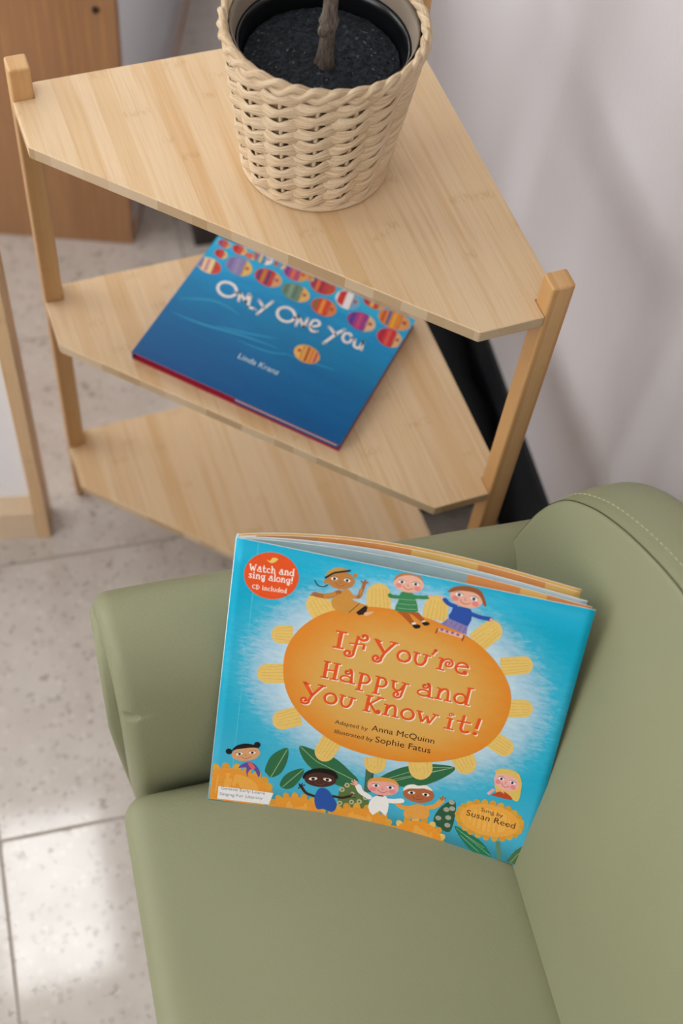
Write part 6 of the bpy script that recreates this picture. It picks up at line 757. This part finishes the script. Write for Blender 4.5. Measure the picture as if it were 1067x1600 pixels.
def sun_material(cx, cy, rx, ry):
    q = NT('painted_sun', .4, .28)
    x, y, z = q.sep(q.co())
    dx = q.math('DIVIDE', q.math('SUBTRACT', x, cx), rx)
    dy = q.math('DIVIDE', q.math('SUBTRACT', y, cy), ry)
    d = q.math('SQRT', q.math('ADD', q.math('MULTIPLY', dx, dx), q.math('MULTIPLY', dy, dy)))
    n = q.noise(q.scale(q.co(), (1., 1.6, 1.)), 60., 4, .65)
    d = q.math('ADD', d, q.math('MULTIPLY', q.math('SUBTRACT', n, .5), .22))
    q.color(q.ramp(d, [(.45, srgb('#dcae5c')), (.68, srgb('#dea550')), (.86, srgb('#e0963a')), (.99, srgb('#e28a28'))]))
    return q.m
def cover_material(cx, cy, rx, ry):
    q = NT('cyan_cover', .4, .28)
    x, y, z = q.sep(q.co())
    dx = q.math('DIVIDE', q.math('SUBTRACT', x, cx), rx)
    dy = q.math('DIVIDE', q.math('SUBTRACT', y, cy), ry)
    d = q.math('SQRT', q.math('ADD', q.math('MULTIPLY', dx, dx), q.math('MULTIPLY', dy, dy)))
    n = q.noise(q.scale(q.co(), (1., 2.5, 1.)), 110., 5, .7)
    d = q.math('ADD', d, q.math('MULTIPLY', q.math('SUBTRACT', n, .5), .5))
    c = q.ramp(q.math('MULTIPLY', d, .5), [(.5, srgb('#c3dbe6')), (.60, srgb('#9fc8dc')), (.70, srgb('#36b2d0')), (.80, srgb('#00a8c9'))])
    low = q.smooth(y, .015, .12, .55, 0.)
    q.color(q.mix(low, c, srgb('#5fb9d6')))
    return q.m
def sea_material(w, h):
    q = NT('sea_cover', .35, .35)
    x, y, z = q.sep(q.co())
    n = q.noise(q.comb(q.math('MULTIPLY', x, 12.), q.math('MULTIPLY', y, 55.), 0.), 1., 4, .6, .6)
    f = q.math('ADD', q.math('DIVIDE', y, h), q.math('MULTIPLY', q.math('SUBTRACT', n, .5), .35))
    q.color(q.ramp(f, [(0., srgb('#05558f')), (.35, srgb('#04699f')), (.55, srgb('#067bad')), (.72, srgb('#0587bf')), (.88, srgb('#10a4d2')), (1., srgb('#2cb4da'))]))
    return q.m

def dec(s): return [tuple(int(v) * 1e-5 for v in p.split(',')) for p in s.split()]
def print_mesh(name, data, strokes, letters, special, warp, W, H, parent, mats, step=2.4e-5):
    """all the flat printed shapes of one cover as one mesh following the cover's curve"""
    bm = bmesh.new()
    lay = bm.loops.layers.float_color.new('ink')
    def poly(pts, z, c, mi=0):
        vs_ = []
        for p in pts:
            if not vs_ or (Vector((p[0], p[1], z)) - vs_[-1]).length > 2e-6: vs_.append(Vector((p[0], p[1], z)))
        if len(vs_) < 3: return
        vv = [bm.verts.new(v) for v in vs_]
        fc = bm.faces.new(vv)
        fc.material_index = mi
        for l in fc.loops: l[lay] = c
    for colr, layer, enc in data:
        c = srgb(colr) if colr[0] == '#' else (1, 1, 1, 1)
        for s in enc.split(';'):
            poly(dec(s), (layer + 1.5) * step, c, 0 if colr[0] == '#' else special)
    for colr, layer, enc in strokes:
        c = srgb(colr)
        for s in enc.split(';'):
            head, rest = s.split(' ', 1)
            w = int(head[:-1]) * 1e-5
            L = [Vector((a, b)) for a, b in dec(rest)]
            z = (layer + 1.5) * step
            nn = []
            for i in range(len(L)):
                d = (L[min(i + 1, len(L) - 1)] - L[max(i - 1, 0)])
                d = d.normalized() if d.length > 0 else Vector((1, 0))
                nn.append(Vector((-d.y, d.x)) * (w / 2))
            for i in range(len(L) - 1):
                poly([L[i] + nn[i], L[i + 1] + nn[i + 1], L[i + 1] - nn[i + 1], L[i] - nn[i]], z, c)
            if head[-1] == 'r':
                for p in (L[0], L[-1]):
                    poly([(p.x + w / 2 * cos(2 * pi * k / 10), p.y + w / 2 * sin(2 * pi * k / 10)) for k in range(10)], z, c)
    bmesh.ops.triangulate(bm, faces=[f for f in bm.faces if len(f.verts) > 3])
    for s, x0, y0, ang, length, colr, layer, wt in letters:
        cu = bpy.data.curves.new('lettering', 'FONT')
        cu.body = s
        cu.size = 1
        cu.resolution_u = 3
        cu.offset = .0
        ob = bpy.data.objects.new('lettering', cu)
        col.objects.link(ob)
        bpy.context.view_layer.update()
        me = ob.evaluated_get(bpy.context.evaluated_depsgraph_get()).to_mesh()
        xs = [v.co.x for v in me.vertices]
        k = length / (max(xs) - min(xs))
        ca, sa = cos(radians(ang)), sin(radians(ang))
        c = srgb(colr)
        mp = []
        for v in me.vertices:
            x, y = (v.co.x - min(xs)) * k, v.co.y * k
            mp.append(bm.verts.new((x0 + x * ca - y * sa, y0 + x * sa + y * ca, (layer + 1.5) * step)))
        for p in me.polygons:
            try: fc = bm.faces.new([mp[i] for i in p.vertices])
            except ValueError: continue
            for l in fc.loops: l[lay] = c
        ob.evaluated_get(bpy.context.evaluated_depsgraph_get()).to_mesh_clear()
        bpy.data.objects.remove(ob)
        bpy.data.curves.remove(cu)
    if warp:
        for i in range(1, 20):
            g = bm.verts[:] + bm.edges[:] + bm.faces[:]
            bmesh.ops.bisect_plane(bm, geom=g, dist=1e-7, plane_co=(W * i / 20, 0, 0), plane_no=(1, 0, 0))
        for i in range(1, 4):
            g = bm.verts[:] + bm.edges[:] + bm.faces[:]
            bmesh.ops.bisect_plane(bm, geom=g, dist=1e-7, plane_co=(0, H * i / 4, 0), plane_no=(0, 1, 0))
        for v in bm.verts: v.co.z += warp(v.co.x, v.co.y)
    for f in bm.faces:
        f.normal_update()
        if f.normal.z < 0: f.normal_flip()
    me = bpy.data.meshes.new(name)
    bm.to_mesh(me)
    bm.free()
    for mt in mats: me.materials.append(mt)
    o = bpy.data.objects.new(name, me)
    col.objects.link(o)
    o.parent = parent
    return o

# ------------------------------------------------------------------ the singing book on the seat
W1, H1 = .262, .2555
RX = Vector((0.84916256, -0.52677188, 0.03787264))
RY = Vector((0.21326254, 0.40761798, 0.88790015))
RN = Vector((-0.4831584, -0.74589474, 0.45847464))
mb = Matrix((RX, RY, RN)).transposed().to_4x4()
mb.translation = Vector((-0.35633309, -0.56088808, 0.3555466))
singing = thing('picture_book', 'turquoise paperback picture book with an orange sun, propped open on the green armchair', 'book', mb)
def bow(x, y): return -.010 * sin(pi * max(0, min(1, x / W1))) * max(0, min(1, 1 - y / H1))
sunp = [p for c_, l_, e_ in PRINT_SINGING if c_ == 'SUN' for p in dec(e_)]
xs, ys = [p[0] for p in sunp], [p[1] for p in sunp]
SX, SY, SRX, SRY = (min(xs) + max(xs)) / 2, (min(ys) + max(ys)) / 2, (max(xs) - min(xs)) / 2, (max(ys) - min(ys)) / 2
M_cyan = cover_material(SX, SY, SRX, SRY)
M_sun = sun_material(SX, SY, SRX, SRY)
M_paper = plain('white_paper_edge', '#e9e6df', .6)
def sheet(name, depth, thick, mats, bands=None, inset=(0, 0, 0), nx=40, ny=10, label=None, back=1):
    # inset: fore edge (a bent leaf reaches less far), foot, head
    """a sheet hinged at the spine; depth(a) = how far behind the cover, a from spine 0 to fore edge 1"""
    bm = bmesh.new()
    x1, y0, y1 = W1 - inset[0], inset[1], H1 - inset[2]
    fr, bk_ = [], []
    for j in range(ny + 1):
        y = y0 + (y1 - y0) * j / ny
        fr.append([bm.verts.new((x1 * i / nx, y, bow(x1 * i / nx, y) - depth(i / nx))) for i in range(nx + 1)])
        bk_.append([bm.verts.new((x1 * i / nx, y, bow(x1 * i / nx, y) - depth(i / nx) - thick)) for i in range(nx + 1)])
    for j in range(ny):
        for i in range(nx):
            f1 = bm.faces.new((fr[j][i], fr[j][i + 1], fr[j + 1][i + 1], fr[j + 1][i]))
            f2 = bm.faces.new((bk_[j][i], bk_[j + 1][i], bk_[j + 1][i + 1], bk_[j][i + 1]))
            f1.material_index = bands(i / nx, j / ny) if bands else 0
            f2.material_index = back
            f1.smooth = f2.smooth = True
    e = len(mats) - 1
    for i in range(nx):
        for j in (0, ny): bm.faces.new((fr[j][i], fr[j][i + 1], bk_[j][i + 1], bk_[j][i])).material_index = e
    for j in range(ny):
        for i in (0, nx): bm.faces.new((fr[j][i], fr[j + 1][i], bk_[j + 1][i], bk_[j][i])).material_index = e
    return obj(name, bm, mats, singing, label=label)
M_greyblue = plain('page_grey_blue', '#8fa9ad', .5, var=.08, sc=60)
M_orange = plain('page_orange', '#d98a3f', .5, var=.05)
M_amber = plain('page_amber', '#e3b45c', .5, var=.05)
M_paleblue = plain('page_pale_blue', '#b9cdd4', .5)
M_tanpage = plain('page_tan', '#c48a58', .5)
sheet('front_cover', lambda a: 0, .0006, [M_cyan, M_paper, M_paper])
def fan(amp, lin, base): return lambda a: base + amp * sin(pi * a ** .85) + lin * a
def bands_a(a, b): return 0 if a < .63 else (1 if a < .78 else (2 if a < .86 else 1))
sheet('page', fan(.0140, .0035, .0012), .0006, [M_greyblue, M_orange, M_amber, M_paper], bands_a, (.0022, .0015, .0012), back=0)
sheet('page', fan(.0172, .0085, .0022), .0008, [M_paleblue, M_greyblue, M_paper], None, (.0058, .0015, .0010), label='pale blue open page')
def bands_c(a, b): return 0 if a < .04 else (3 if a < .22 else (1 if a < .5 else (2 if a < .68 else (1 if a < .9 else 2))))
sheet('page', fan(.0212, .0172, .0032), .0006, [M_paper, M_orange, M_amber, M_tanpage, M_paper], bands_c, (.0115, .0015, .0010), label='orange and yellow open page')
sheet('back_cover', fan(.0221, .0187, .0042), .0006, [M_amber, M_cyan, M_paper], None, (.0105, 0, 0))
bm = bmesh.new()
loft(bm, [[(-.0009 * sin(a), y, bow(0, y) - .0030 + .0030 * cos(a)) for a in [pi * k / 10 for k in range(11)]] + [(.0007, y, -.0055), (.0007, y, -.0005)] for y in (0, H1 / 2, H1)], True, True, True)
obj('spine', bm, plain('spine_white_edge', '#cfe3e6', .5), singing)
print_mesh('cover_print', PRINT_SINGING, STROKES_SINGING, LETTERING_SINGING, 1, bow, W1, H1, singing, [M_ink, M_sun])

# ------------------------------------------------------------------ the sea book on the middle tier
W2, H2, T2 = 0.22430529, 0.17442091, .0113
ux = Vector((0.69563876, -0.71839176, 0))
mb = Matrix((ux, Vector((-ux.y, ux.x, 0)), Vector((0, 0, 1)))).transposed().to_4x4()
mb.translation = Vector((-0.29594494, -0.11250589, ZM))
sea = thing('picture_book', 'blue hardback picture book with painted fish, lying on the middle tier of the shelf', 'book', mb)
M_sea = sea_material(W2, H2)
M_red = plain('red_case', '#a31f35', .5)
M_dkred = plain('red_endpaper_shaded', '#8c1a2c', .6)  # endpaper red, darkened for the shade in the gap between the boards
M_flap = plain('blue_flap', '#124a8c', .35)
bm = bmesh.new()
box(bm, 0, W2, 0, H2, T2 - .0022, T2 - .0004)
obj('front_board', bm, M_red, sea, bevel=.0003)
bm = bmesh.new()
box(bm, -.0008, W2 + .0006, 0, H2, T2 - .0004, T2)
jk = obj('dust_jacket', bm, M_sea, sea, label='blue dust jacket with fish and the title')
bm = bmesh.new()
box(bm, -.0012, .0006, 0, H2, .0001, T2 - .0002)
obj('spine', bm, M_flap, sea, bevel=.0004)
bm = bmesh.new()
box(bm, .0006, W2, 0, H2, 0.0001, .0022)
obj('back_board', bm, M_red, sea, bevel=.0003)
bm = bmesh.new()
box(bm, .001, W2 - .004, .0035, H2 - .0035, .0022, T2 - .0022)
obj('page_block', bm, M_dkred, sea)
bm = bmesh.new()
box(bm, W2 * .5, W2 - .001, .0006, H2 - .001, .0036, .0052)
box(bm, W2 - .0016, W2 - .0004, .0006, H2 - .001, .0036, T2 - .0024)
obj('jacket_flap', bm, M_flap, sea)
bm = bmesh.new()
box(bm, W2 * .5, W2 - .003, .0014, H2 - .003, .0056, .0066)
obj('page', bm, M_paper, sea)
pm = print_mesh('cover_print', PRINT_SEA, STROKES_SEA, LETTERING_SEA, 0, None, W2, H2, sea, [M_ink])
pm.location.z = T2

# ------------------------------------------------------------------ woven basket
BX, BY = -.1375, -.1500
def fibre(name, c1, c2):
    q = NT(name, .65, .25)
    c = q.co()
    cord = q.n('Attribute', attribute_name='cord').outputs['Vector']
    n = q.noise(q.scale(cord, (.55, 1.6, 1.)), 1.6, 4, .6)
    n2 = q.noise(c, 28., 2)
    q.color(q.mix(q.math('MULTIPLY', n2, .5), q.mix(q.smooth(n, .3, .65), srgb(c1), srgb(c2)), srgb('#d6bd9b'), 'MIX'))
    q.bump(q.math('ADD', q.math('MULTIPLY', n, 2.), q.noise(c, 500., 2)), .6, .0009)
    return q.m
M_fib = fibre('paper_cord', '#b8966f', '#e2cbab')
M_liner = plain('felt_liner', '#8f8172', .9, .1)
basket = thing('basket', 'round woven paper-cord basket on the top tier of the bamboo shelf', 'basket', Matrix.Translation((BX, BY, ZT)))
RB, RT, HB = .0565, .0762, .1360
NS = 16
def rad(z): return RB + (RT - RB) * (z / HB) ** .92
bm = bmesh.new()
fib = bm.verts.layers.float_vector.new('cord')
rows = 9
for r in range(rows):
    z0 = .0122 + (HB - .0245) * r / (rows - 1)
    for ph in (0, 1):
        segs = NS * 12
        path, rings = [], []
        for i in range(segs):
            th = 2 * pi * i / segs
            u = NS / 2 * th + ph * pi
            front = cos(u)
            rr = rad(z0) + .0030 * front + .0004 * noise.noise(Vector((r * 3.1, ph * 7, th * 6)))
            zz = z0 + .0042 * sin(u) + .0009 * noise.noise(Vector((r * 5.7, th * 5, ph * 3 + 9)))
            path.append(Vector((rr * cos(th), rr * sin(th), zz)))
        n = 12
        for i, p in enumerate(path):
            th = 2 * pi * i / segs
            er = Vector((cos(th), sin(th), .16)).normalized()
            u = NS / 2 * th + ph * pi
            hz = .0066 * (1 + .16 * noise.noise(Vector((th * 9, r * 2.3, ph * 5)))) * (.55 + .45 * abs(sin(u)))
            hr = .0015
            ez = Vector((0, 0, 1))
            ring = []
            for k in range(n):
                a = 2 * pi * k / n
                crease = 1 + .22 * noise.noise(Vector((th * 14, k * 1.7, r * 4.1 + ph)))
                ring.append(p + er * (hr * cos(a) * crease) + ez * (hz * sin(a)))
            rings.append(ring)
        rings.append(rings[0])
        R = [[bm.verts.new(q) for q in ring] for ring in rings[:-1]]
        for i, ring in enumerate(R):
            for k, v in enumerate(ring): v[fib] = (abs(i - segs / 2) * .12, sin(2 * pi * k / n) * 1.5, r * 7.3 + ph * 3.1)
        for i in range(segs):
            a_, b_ = R[i], R[(i + 1) % segs]
            for k in range(n):
                fc = bm.faces.new((a_[k], a_[(k + 1) % n], b_[(k + 1) % n], b_[k]))
                fc.smooth = True
# upright stakes between the rows
for s in range(NS):
    th = 2 * pi * s / NS
    tube(bm, [Vector(((rad(z)) * cos(th), (rad(z)) * sin(th), z)) for z in [.001 + (HB - .002) * k / 10 for k in range(11)]], .0019, 6)
obj('weave', bm, M_fib, basket)
bm = bmesh.new()
fib = bm.verts.layers.float_vector.new('cord')
for ph in range(3):
    segs = 240
    R = []
    for i in range(segs):
        th = 2 * pi * i / segs
        u = th * 11 + ph * 2 * pi / 3
        rr = RT + .0004 + .0017 * cos(u)
        zz = HB - .0010 + .0022 * sin(2 * u) * .5 + .0036 * sin(u)
        p = Vector((rr * cos(th), rr * sin(th), zz))
        er = Vector((cos(th), sin(th), 0))
        h1 = .0029 * (1 + .2 * noise.noise(Vector((th * 12, ph * 4, 1))))
        h2 = .0036 * (1 + .2 * noise.noise(Vector((th * 11, ph * 4, 8))))
        R.append([bm.verts.new(p + er * (h1 * cos(2 * pi * k / 9) * (1 + .2 * noise.noise(Vector((th * 20, k * 2., ph)))) ) + Vector((0, 0, h2 * sin(2 * pi * k / 9)))) for k in range(9)])
        for k, v in enumerate(R[-1]): v[fib] = (abs(i - segs / 2) * .2, sin(2 * pi * k / 9) * 1.5, ph * 5.1)
    for i in range(segs):
        a_, b_ = R[i], R[(i + 1) % segs]
        for k in range(9): bm.faces.new((a_[k], a_[(k + 1) % 9], b_[(k + 1) % 9], b_[k])).smooth = True
obj('rim', bm, M_fib, basket)
bm = bmesh.new()
for rr, zz in ((RB + .001, .004),):
    loft(bm, [[((rr + .0045 * cos(b)) * cos(a), (rr + .0045 * cos(b)) * sin(a), zz + .0036 * sin(b)) for b in [2 * pi * k / 8 for k in range(8)]] for a in [2 * pi * i / 96 for i in range(97)]], True)
obj('base_ring', bm, M_fib, basket)
bm = bmesh.new()
prof = [(.0, .0042), (RB - .006, .0042), (RB - .005, .006)] + [(rad(z) - .0056, z) for z in (.03, .06, .09, HB - .004)] + [(RT - .0045, HB + .001)] + [(rad(z) - .0068, z) for z in (HB - .004, .09, .06, .03, .008)] + [(RB - .009, .0062), (0, .0062)]
loft(bm, [[(r * cos(2 * pi * i / 72), r * sin(2 * pi * i / 72), z) for i in range(72)] if r > 0 else [(.0001 * cos(2 * pi * i / 72), .0001 * sin(2 * pi * i / 72), z) for i in range(72)] for r, z in prof], True, True, True)
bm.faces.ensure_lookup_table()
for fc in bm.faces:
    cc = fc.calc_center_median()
    if cc.z < .0045 or (math.hypot(cc.x, cc.y) > rad(cc.z) - .0062 and cc.z < HB - .003): fc.material_index = 1  # outer face: shade of the weave gaps put into its colour
obj('liner', bm, [M_liner, plain('liner_gap_shade', '#3a2c20', .9, .1)], basket, smooth=True)

# ------------------------------------------------------------------ potted plant in the basket
plant = thing('potted_plant', 'woody-stemmed plant in a black nursery pot sitting inside the woven basket', 'plant', Matrix.Translation((BX, BY, ZT + .0064)) @ Matrix.Diagonal((1, 1, 1.07, 1)))
M_pot = plain('black_plastic', '#0c0d0f', .28, .5)
bm = bmesh.new()
prof = [(.0001, 0), (.046, 0), (.0480, .003), (.0640, .098), (.0672, .099), (.0676, .104), (.0664, .1075), (.0645, .1065), (.0630, .101), (.0605, .085), (.048, .006), (.0001, .006)]
loft(bm, [[(r * cos(2 * pi * i / 96), r * sin(2 * pi * i / 96), z) for i in range(96)] for r, z in prof], True, True, True)
obj('nursery_pot', bm, M_pot, plant, smooth=True)
def soil_mat():
    q = NT('dark_soil', .8, .35)
    c = q.co()
    v = q.n('TexVoronoi', ins={'Vector': c, 'Scale': 420.}).outputs['Color']
    g = q.n('SeparateColor', ins={0: v}).outputs[0]
    q.color(q.mix(q.smooth(g, .96, 1.), q.mix(g, srgb('#14171c'), srgb('#343a43')), srgb('#5d646c')))
    q.bump(q.noise(c, 420., 4, .7), .9, .003)
    return q.m
bm = bmesh.new()
rings = []
for k in range(0, 41):
    r = .0001 + .0606 * k / 40
    rings.append([(r * cos(2 * pi * i / 110), r * sin(2 * pi * i / 110), .0905 + .004 * (1 - (r / .0605) ** 2) + .0017 * noise.noise(Vector((r * cos(2 * pi * i / 110) * 210, r * sin(2 * pi * i / 110) * 210, 3))) + .0011 * noise.noise(Vector((r * cos(2 * pi * i / 110) * 520, r * sin(2 * pi * i / 110) * 520, 7)))) for i in range(110)])
rings.append([(.0606 * cos(2 * pi * i / 110), .0606 * sin(2 * pi * i / 110), .086) for i in range(110)])
loft(bm, rings, True, True, False)
soil = obj('soil', bm, soil_mat(), plant, smooth=True)
bm = bmesh.new()
rnd = random.Random(3)
for i in range(26):
    a, r = rnd.uniform(0, 2 * pi), .058 * math.sqrt(rnd.random())
    s = rnd.uniform(.0003, .0007)
    v = box(bm, -s, s, -s * .7, s * .7, -s * .6, s * .6)
    M_ = Matrix.Translation((r * cos(a), r * sin(a), .0948 - .004 * (r / .06) ** 2)) @ Matrix.Rotation(rnd.uniform(0, 6), 4, 'Z') @ Matrix.Rotation(rnd.uniform(0, 6), 4, 'X')
    for q in v: q.co = M_ @ q.co
obj('perlite', bm, plain('pale_perlite', '#6c747c', .8), plant, kind='stuff')
def bark():
    q = NT('stem_bark', .8, .2)
    c = q.co()
    n = q.noise(q.scale(c, (1., 1., .22)), 420., 4, .7)
    q.color(q.mix(q.smooth(n, .3, .7), srgb('#4a3f38'), srgb('#7d7064')))
    q.bump(n, .9, .0016)
    return q.m
M_bark = bark()
bm = bmesh.new()
path = [(.0, 0, .085), (.0, 0, .0945), (.0005, .0002, .100), (.001, .0003, .108), (.0018, .001, .122), (.0022, .001, .140), (.0030, .002, .165), (.003, .003, .20), (.001, .004, .30), (-.004, .006, .45), (.004, .006, .62), (.0, .004, .78)]
path = [Vector((p[0] * .55 - .001, p[1] * .6 - .0075, p[2])) for p in path]
path = cr(path, 5, False)
rings = []
for i, p in enumerate(path):
    h = p.z - .0945
    r = .0054 + .0026 * math.exp(-max(0, h) / .010) - .0016 * min(1, max(0, h) / .5)
    r += .0022 * math.exp(-((h - .034) / .004) ** 2) + .0016 * math.exp(-((h - .062) / .005) ** 2)
    rings.append([p + Vector((cos(2 * pi * k / 26), sin(2 * pi * k / 26), 0)) * r * (1 + .10 * noise.noise(Vector((k * .9, h * 22, 1))) + .07 * sin(k * 2 * pi / 26 * 5 + h * 30)) for k in range(26)])
loft(bm, rings, True, True, True)
stem = obj('stem', bm, M_bark, plant, smooth=True)
bm = bmesh.new()
bmesh.ops.create_icosphere(bm, subdivisions=3, radius=.0032)
for v in bm.verts: v.co = Vector((v.co.x * 1.1, v.co.y, v.co.z * 1.5)) * (1 + .15 * noise.noise(v.co * 500)) + Vector((-.0056, -.0095, .124))
obj('bud', bm, M_bark, stem, smooth=True)
M_leafm = plain('green_leaf', '#3f6138', .4, .4, .1)
rnd = random.Random(11)
for i in range(18):  # leaves above the view, invented to cast soft shadows on the wall
    az = i * 2.39996
    z = .40 + .40 * (i / 17) + rnd.uniform(-.02, .02)
    ln, wd = rnd.uniform(.16, .24), rnd.uniform(.05, .075)
    el = radians(rnd.uniform(5, 45))
    bm = bmesh.new()
    rows_ = []
    for j in range(13):
        u = j / 12
        c = Vector((.05 + ln * u * cos(el), 0, ln * u * sin(el) - .10 * u * u))
        w = wd * sin(pi * min(1, .04 + u * .96) ** .8) * .9 + .0015
        rows_.append([c + Vector((0, w * q, .012 * q * q + .004 * sin(u * 9))) for q in (-1, -.5, 0, .5, 1)])
    rows_.insert(0, [Vector((.0, .0015 * q, -.01)) for q in (-1, -.5, 0, .5, 1)])
    loft(bm, rows_, False)
    o = obj('leaf', bm, M_leafm, plant, smooth=True)
    o.location = (.0, .004, z)
    o.rotation_euler = (0, 0, az)
    md = o.modifiers.new('thick', 'SOLIDIFY')
    md.thickness = .0008

# ------------------------------------------------------------------ things beside and behind
M_ply = bamboo('birch_edge', 'z', light='#dcbc94', dark='#d2ab7c', strip=.03, off=2.2)
M_melwhite = plain('white_panel', '#f0f1f6', .45, var=.01)
def frame_of(p, dirx): # matrix with x along dirx at p
    d = Vector((dirx[0], dirx[1], 0)).normalized()
    mm = Matrix((d, Vector((-d.y, d.x, 0)), Vector((0, 0, 1)))).transposed().to_4x4()
    mm.translation = Vector((p[0], p[1], 0))
    return mm
# panel with a wooden frame at the left edge of the photo
pan = thing('cabinet', 'white-panelled cabinet with a light wood frame, left of the bamboo shelf', 'cabinet', frame_of((-.4042, -.0680), (.9745, -.2245)))
Wd, Hd, Dp = .40, .62, .034
bm = bmesh.new()
box(bm, -.0150, 0, 0, Dp, 0, Hd)
obj('stile', bm, M_ply, pan, bevel=.0012)
bm = bmesh.new()
box(bm, -Wd, -Wd + .015, 0, Dp, 0, Hd)
obj('stile', bm, M_ply, pan, bevel=.0012)
M_rail = plain('pale_rail_wood', '#dcc3a2', .5)
bm = bmesh.new()
box(bm, -Wd + .015, -.015, .001, Dp, 0.0, .056)
obj('rail', bm, M_rail, pan, bevel=.001)
bm = bmesh.new()
box(bm, -Wd + .015, -.015, .001, Dp, Hd - .056, Hd)
obj('rail', bm, M_rail, pan, bevel=.001)
bm = bmesh.new()
box(bm, -Wd + .015, -.015, .026, Dp - .001, .056, Hd - .056)
obj('panel', bm, M_melwhite, pan)
bm = bmesh.new()
box(bm, -Wd, 0, Dp, .044, 0, Hd)
obj('back', bm, M_ply, pan)
# brown unit behind
unit = thing('storage_unit', 'brown wooden storage unit with white panelled side, standing behind the bamboo shelf', 'cabinet', frame_of((-.1880, .3570), (.929, -.371)))
HU, LU, WU = .55, .85, .42
M_brown = bamboo('brown_board', 'z', light='#a97f5c', dark='#8a5a36', strip=.045, off=.7)
bm = bmesh.new()
box(bm, -WU, 0.002, 0, .018, 0, HU + .016)
ep = obj('end_panel', bm, M_brown, unit, bevel=.0015)
bm = bmesh.new()
bmesh.ops.create_cone(bm, cap_ends=True, segments=20, radius1=.0045, radius2=.004, depth=.003)
for v in bm.verts: v.co = Matrix.Rotation(radians(90), 4, 'X') @ v.co + Vector((-.021, -.001, .388))
obj('screw', bm, plain('dark_screw', '#2a1d16', .5), ep)
bm = bmesh.new()
box(bm, -WU, -.003, .018, LU, .02, HU)
obj('body', bm, M_melwhite, unit).rotation_euler.z = radians(-3)
bm = bmesh.new()
box(bm, -WU, .004, .018, LU, 0, .022)
obj('plinth', bm, plain('pinkish_rail_wood', '#d4b5a0', .5), unit, bevel=.001).rotation_euler.z = radians(-3)
bm = bmesh.new()
box(bm, -.004, .0015, .020, LU, .024, .098)
obj('drawer_front', bm, plain('grey_panel', '#e2dfe2', .5), unit, bevel=.001).rotation_euler.z = radians(-3)
bm = bmesh.new()
box(bm, -.004, .0015, .020, LU, .102, HU - .01)
obj('door', bm, M_melwhite, unit, bevel=.001).rotation_euler.z = radians(-3)
bm = bmesh.new()
box(bm, -WU, -.006, .018, LU, HU, HU + .016)
obj('top', bm, bamboo('brown_top', 'y', light='#a97f5c', dark='#8a5a36', strip=.045, off=1.9), unit, bevel=.0015).rotation_euler.z = radians(-3)
# dark bin on the floor behind the shelf
bn = thing('storage_bin', 'dark fabric storage bin on the floor behind the bamboo shelf', 'bin', frame_of((-.111, .325), (.9936, -.1132)))
M_bin = plain('charcoal_fabric', '#4a4445', .85, .2, .15, 300)
bm = bmesh.new()
loft(bm, [[(x * k + .06, y * k + .06, z) for x, y in ((-.06, -.06), (.06, -.06), (.06, .06), (-.06, .06))] for k, z in ((.92, 0), (1, .17), (.95, .17), (.88, .006))], True, True, True, False)
obj('body', bm, M_bin, bn, bevel=.003)
bm = bmesh.new()
box(bm, .045, .075, -.002, .001, .12, .135)
obj('handle', bm, M_bin, bn, bevel=.0008)

# long soft bag in the gap between shelf and wall
bag = thing('bag', 'black fabric bag lying on the floor between the bamboo shelf and the wall', 'bag', Matrix.Translation(E1 * .0875 + E2 * .10) @ RM)
bm = rounded_box(-.058, .058, -.275, .30, 0, .12, .03, .004, 24)
for v in bm.verts:
    f = min(1, v.co.z / .03)
    w = noise.noise(v.co * 14) * .007 + noise.noise(v.co * 40) * .002
    v.co.x = max(-.064, min(.060, v.co.x + w * f))
    v.co.z = max(0, v.co.z + w * f)
obj('body', bm, plain('black_fabric', '#141416', .85, .2, .15, 300), bag, smooth=True)
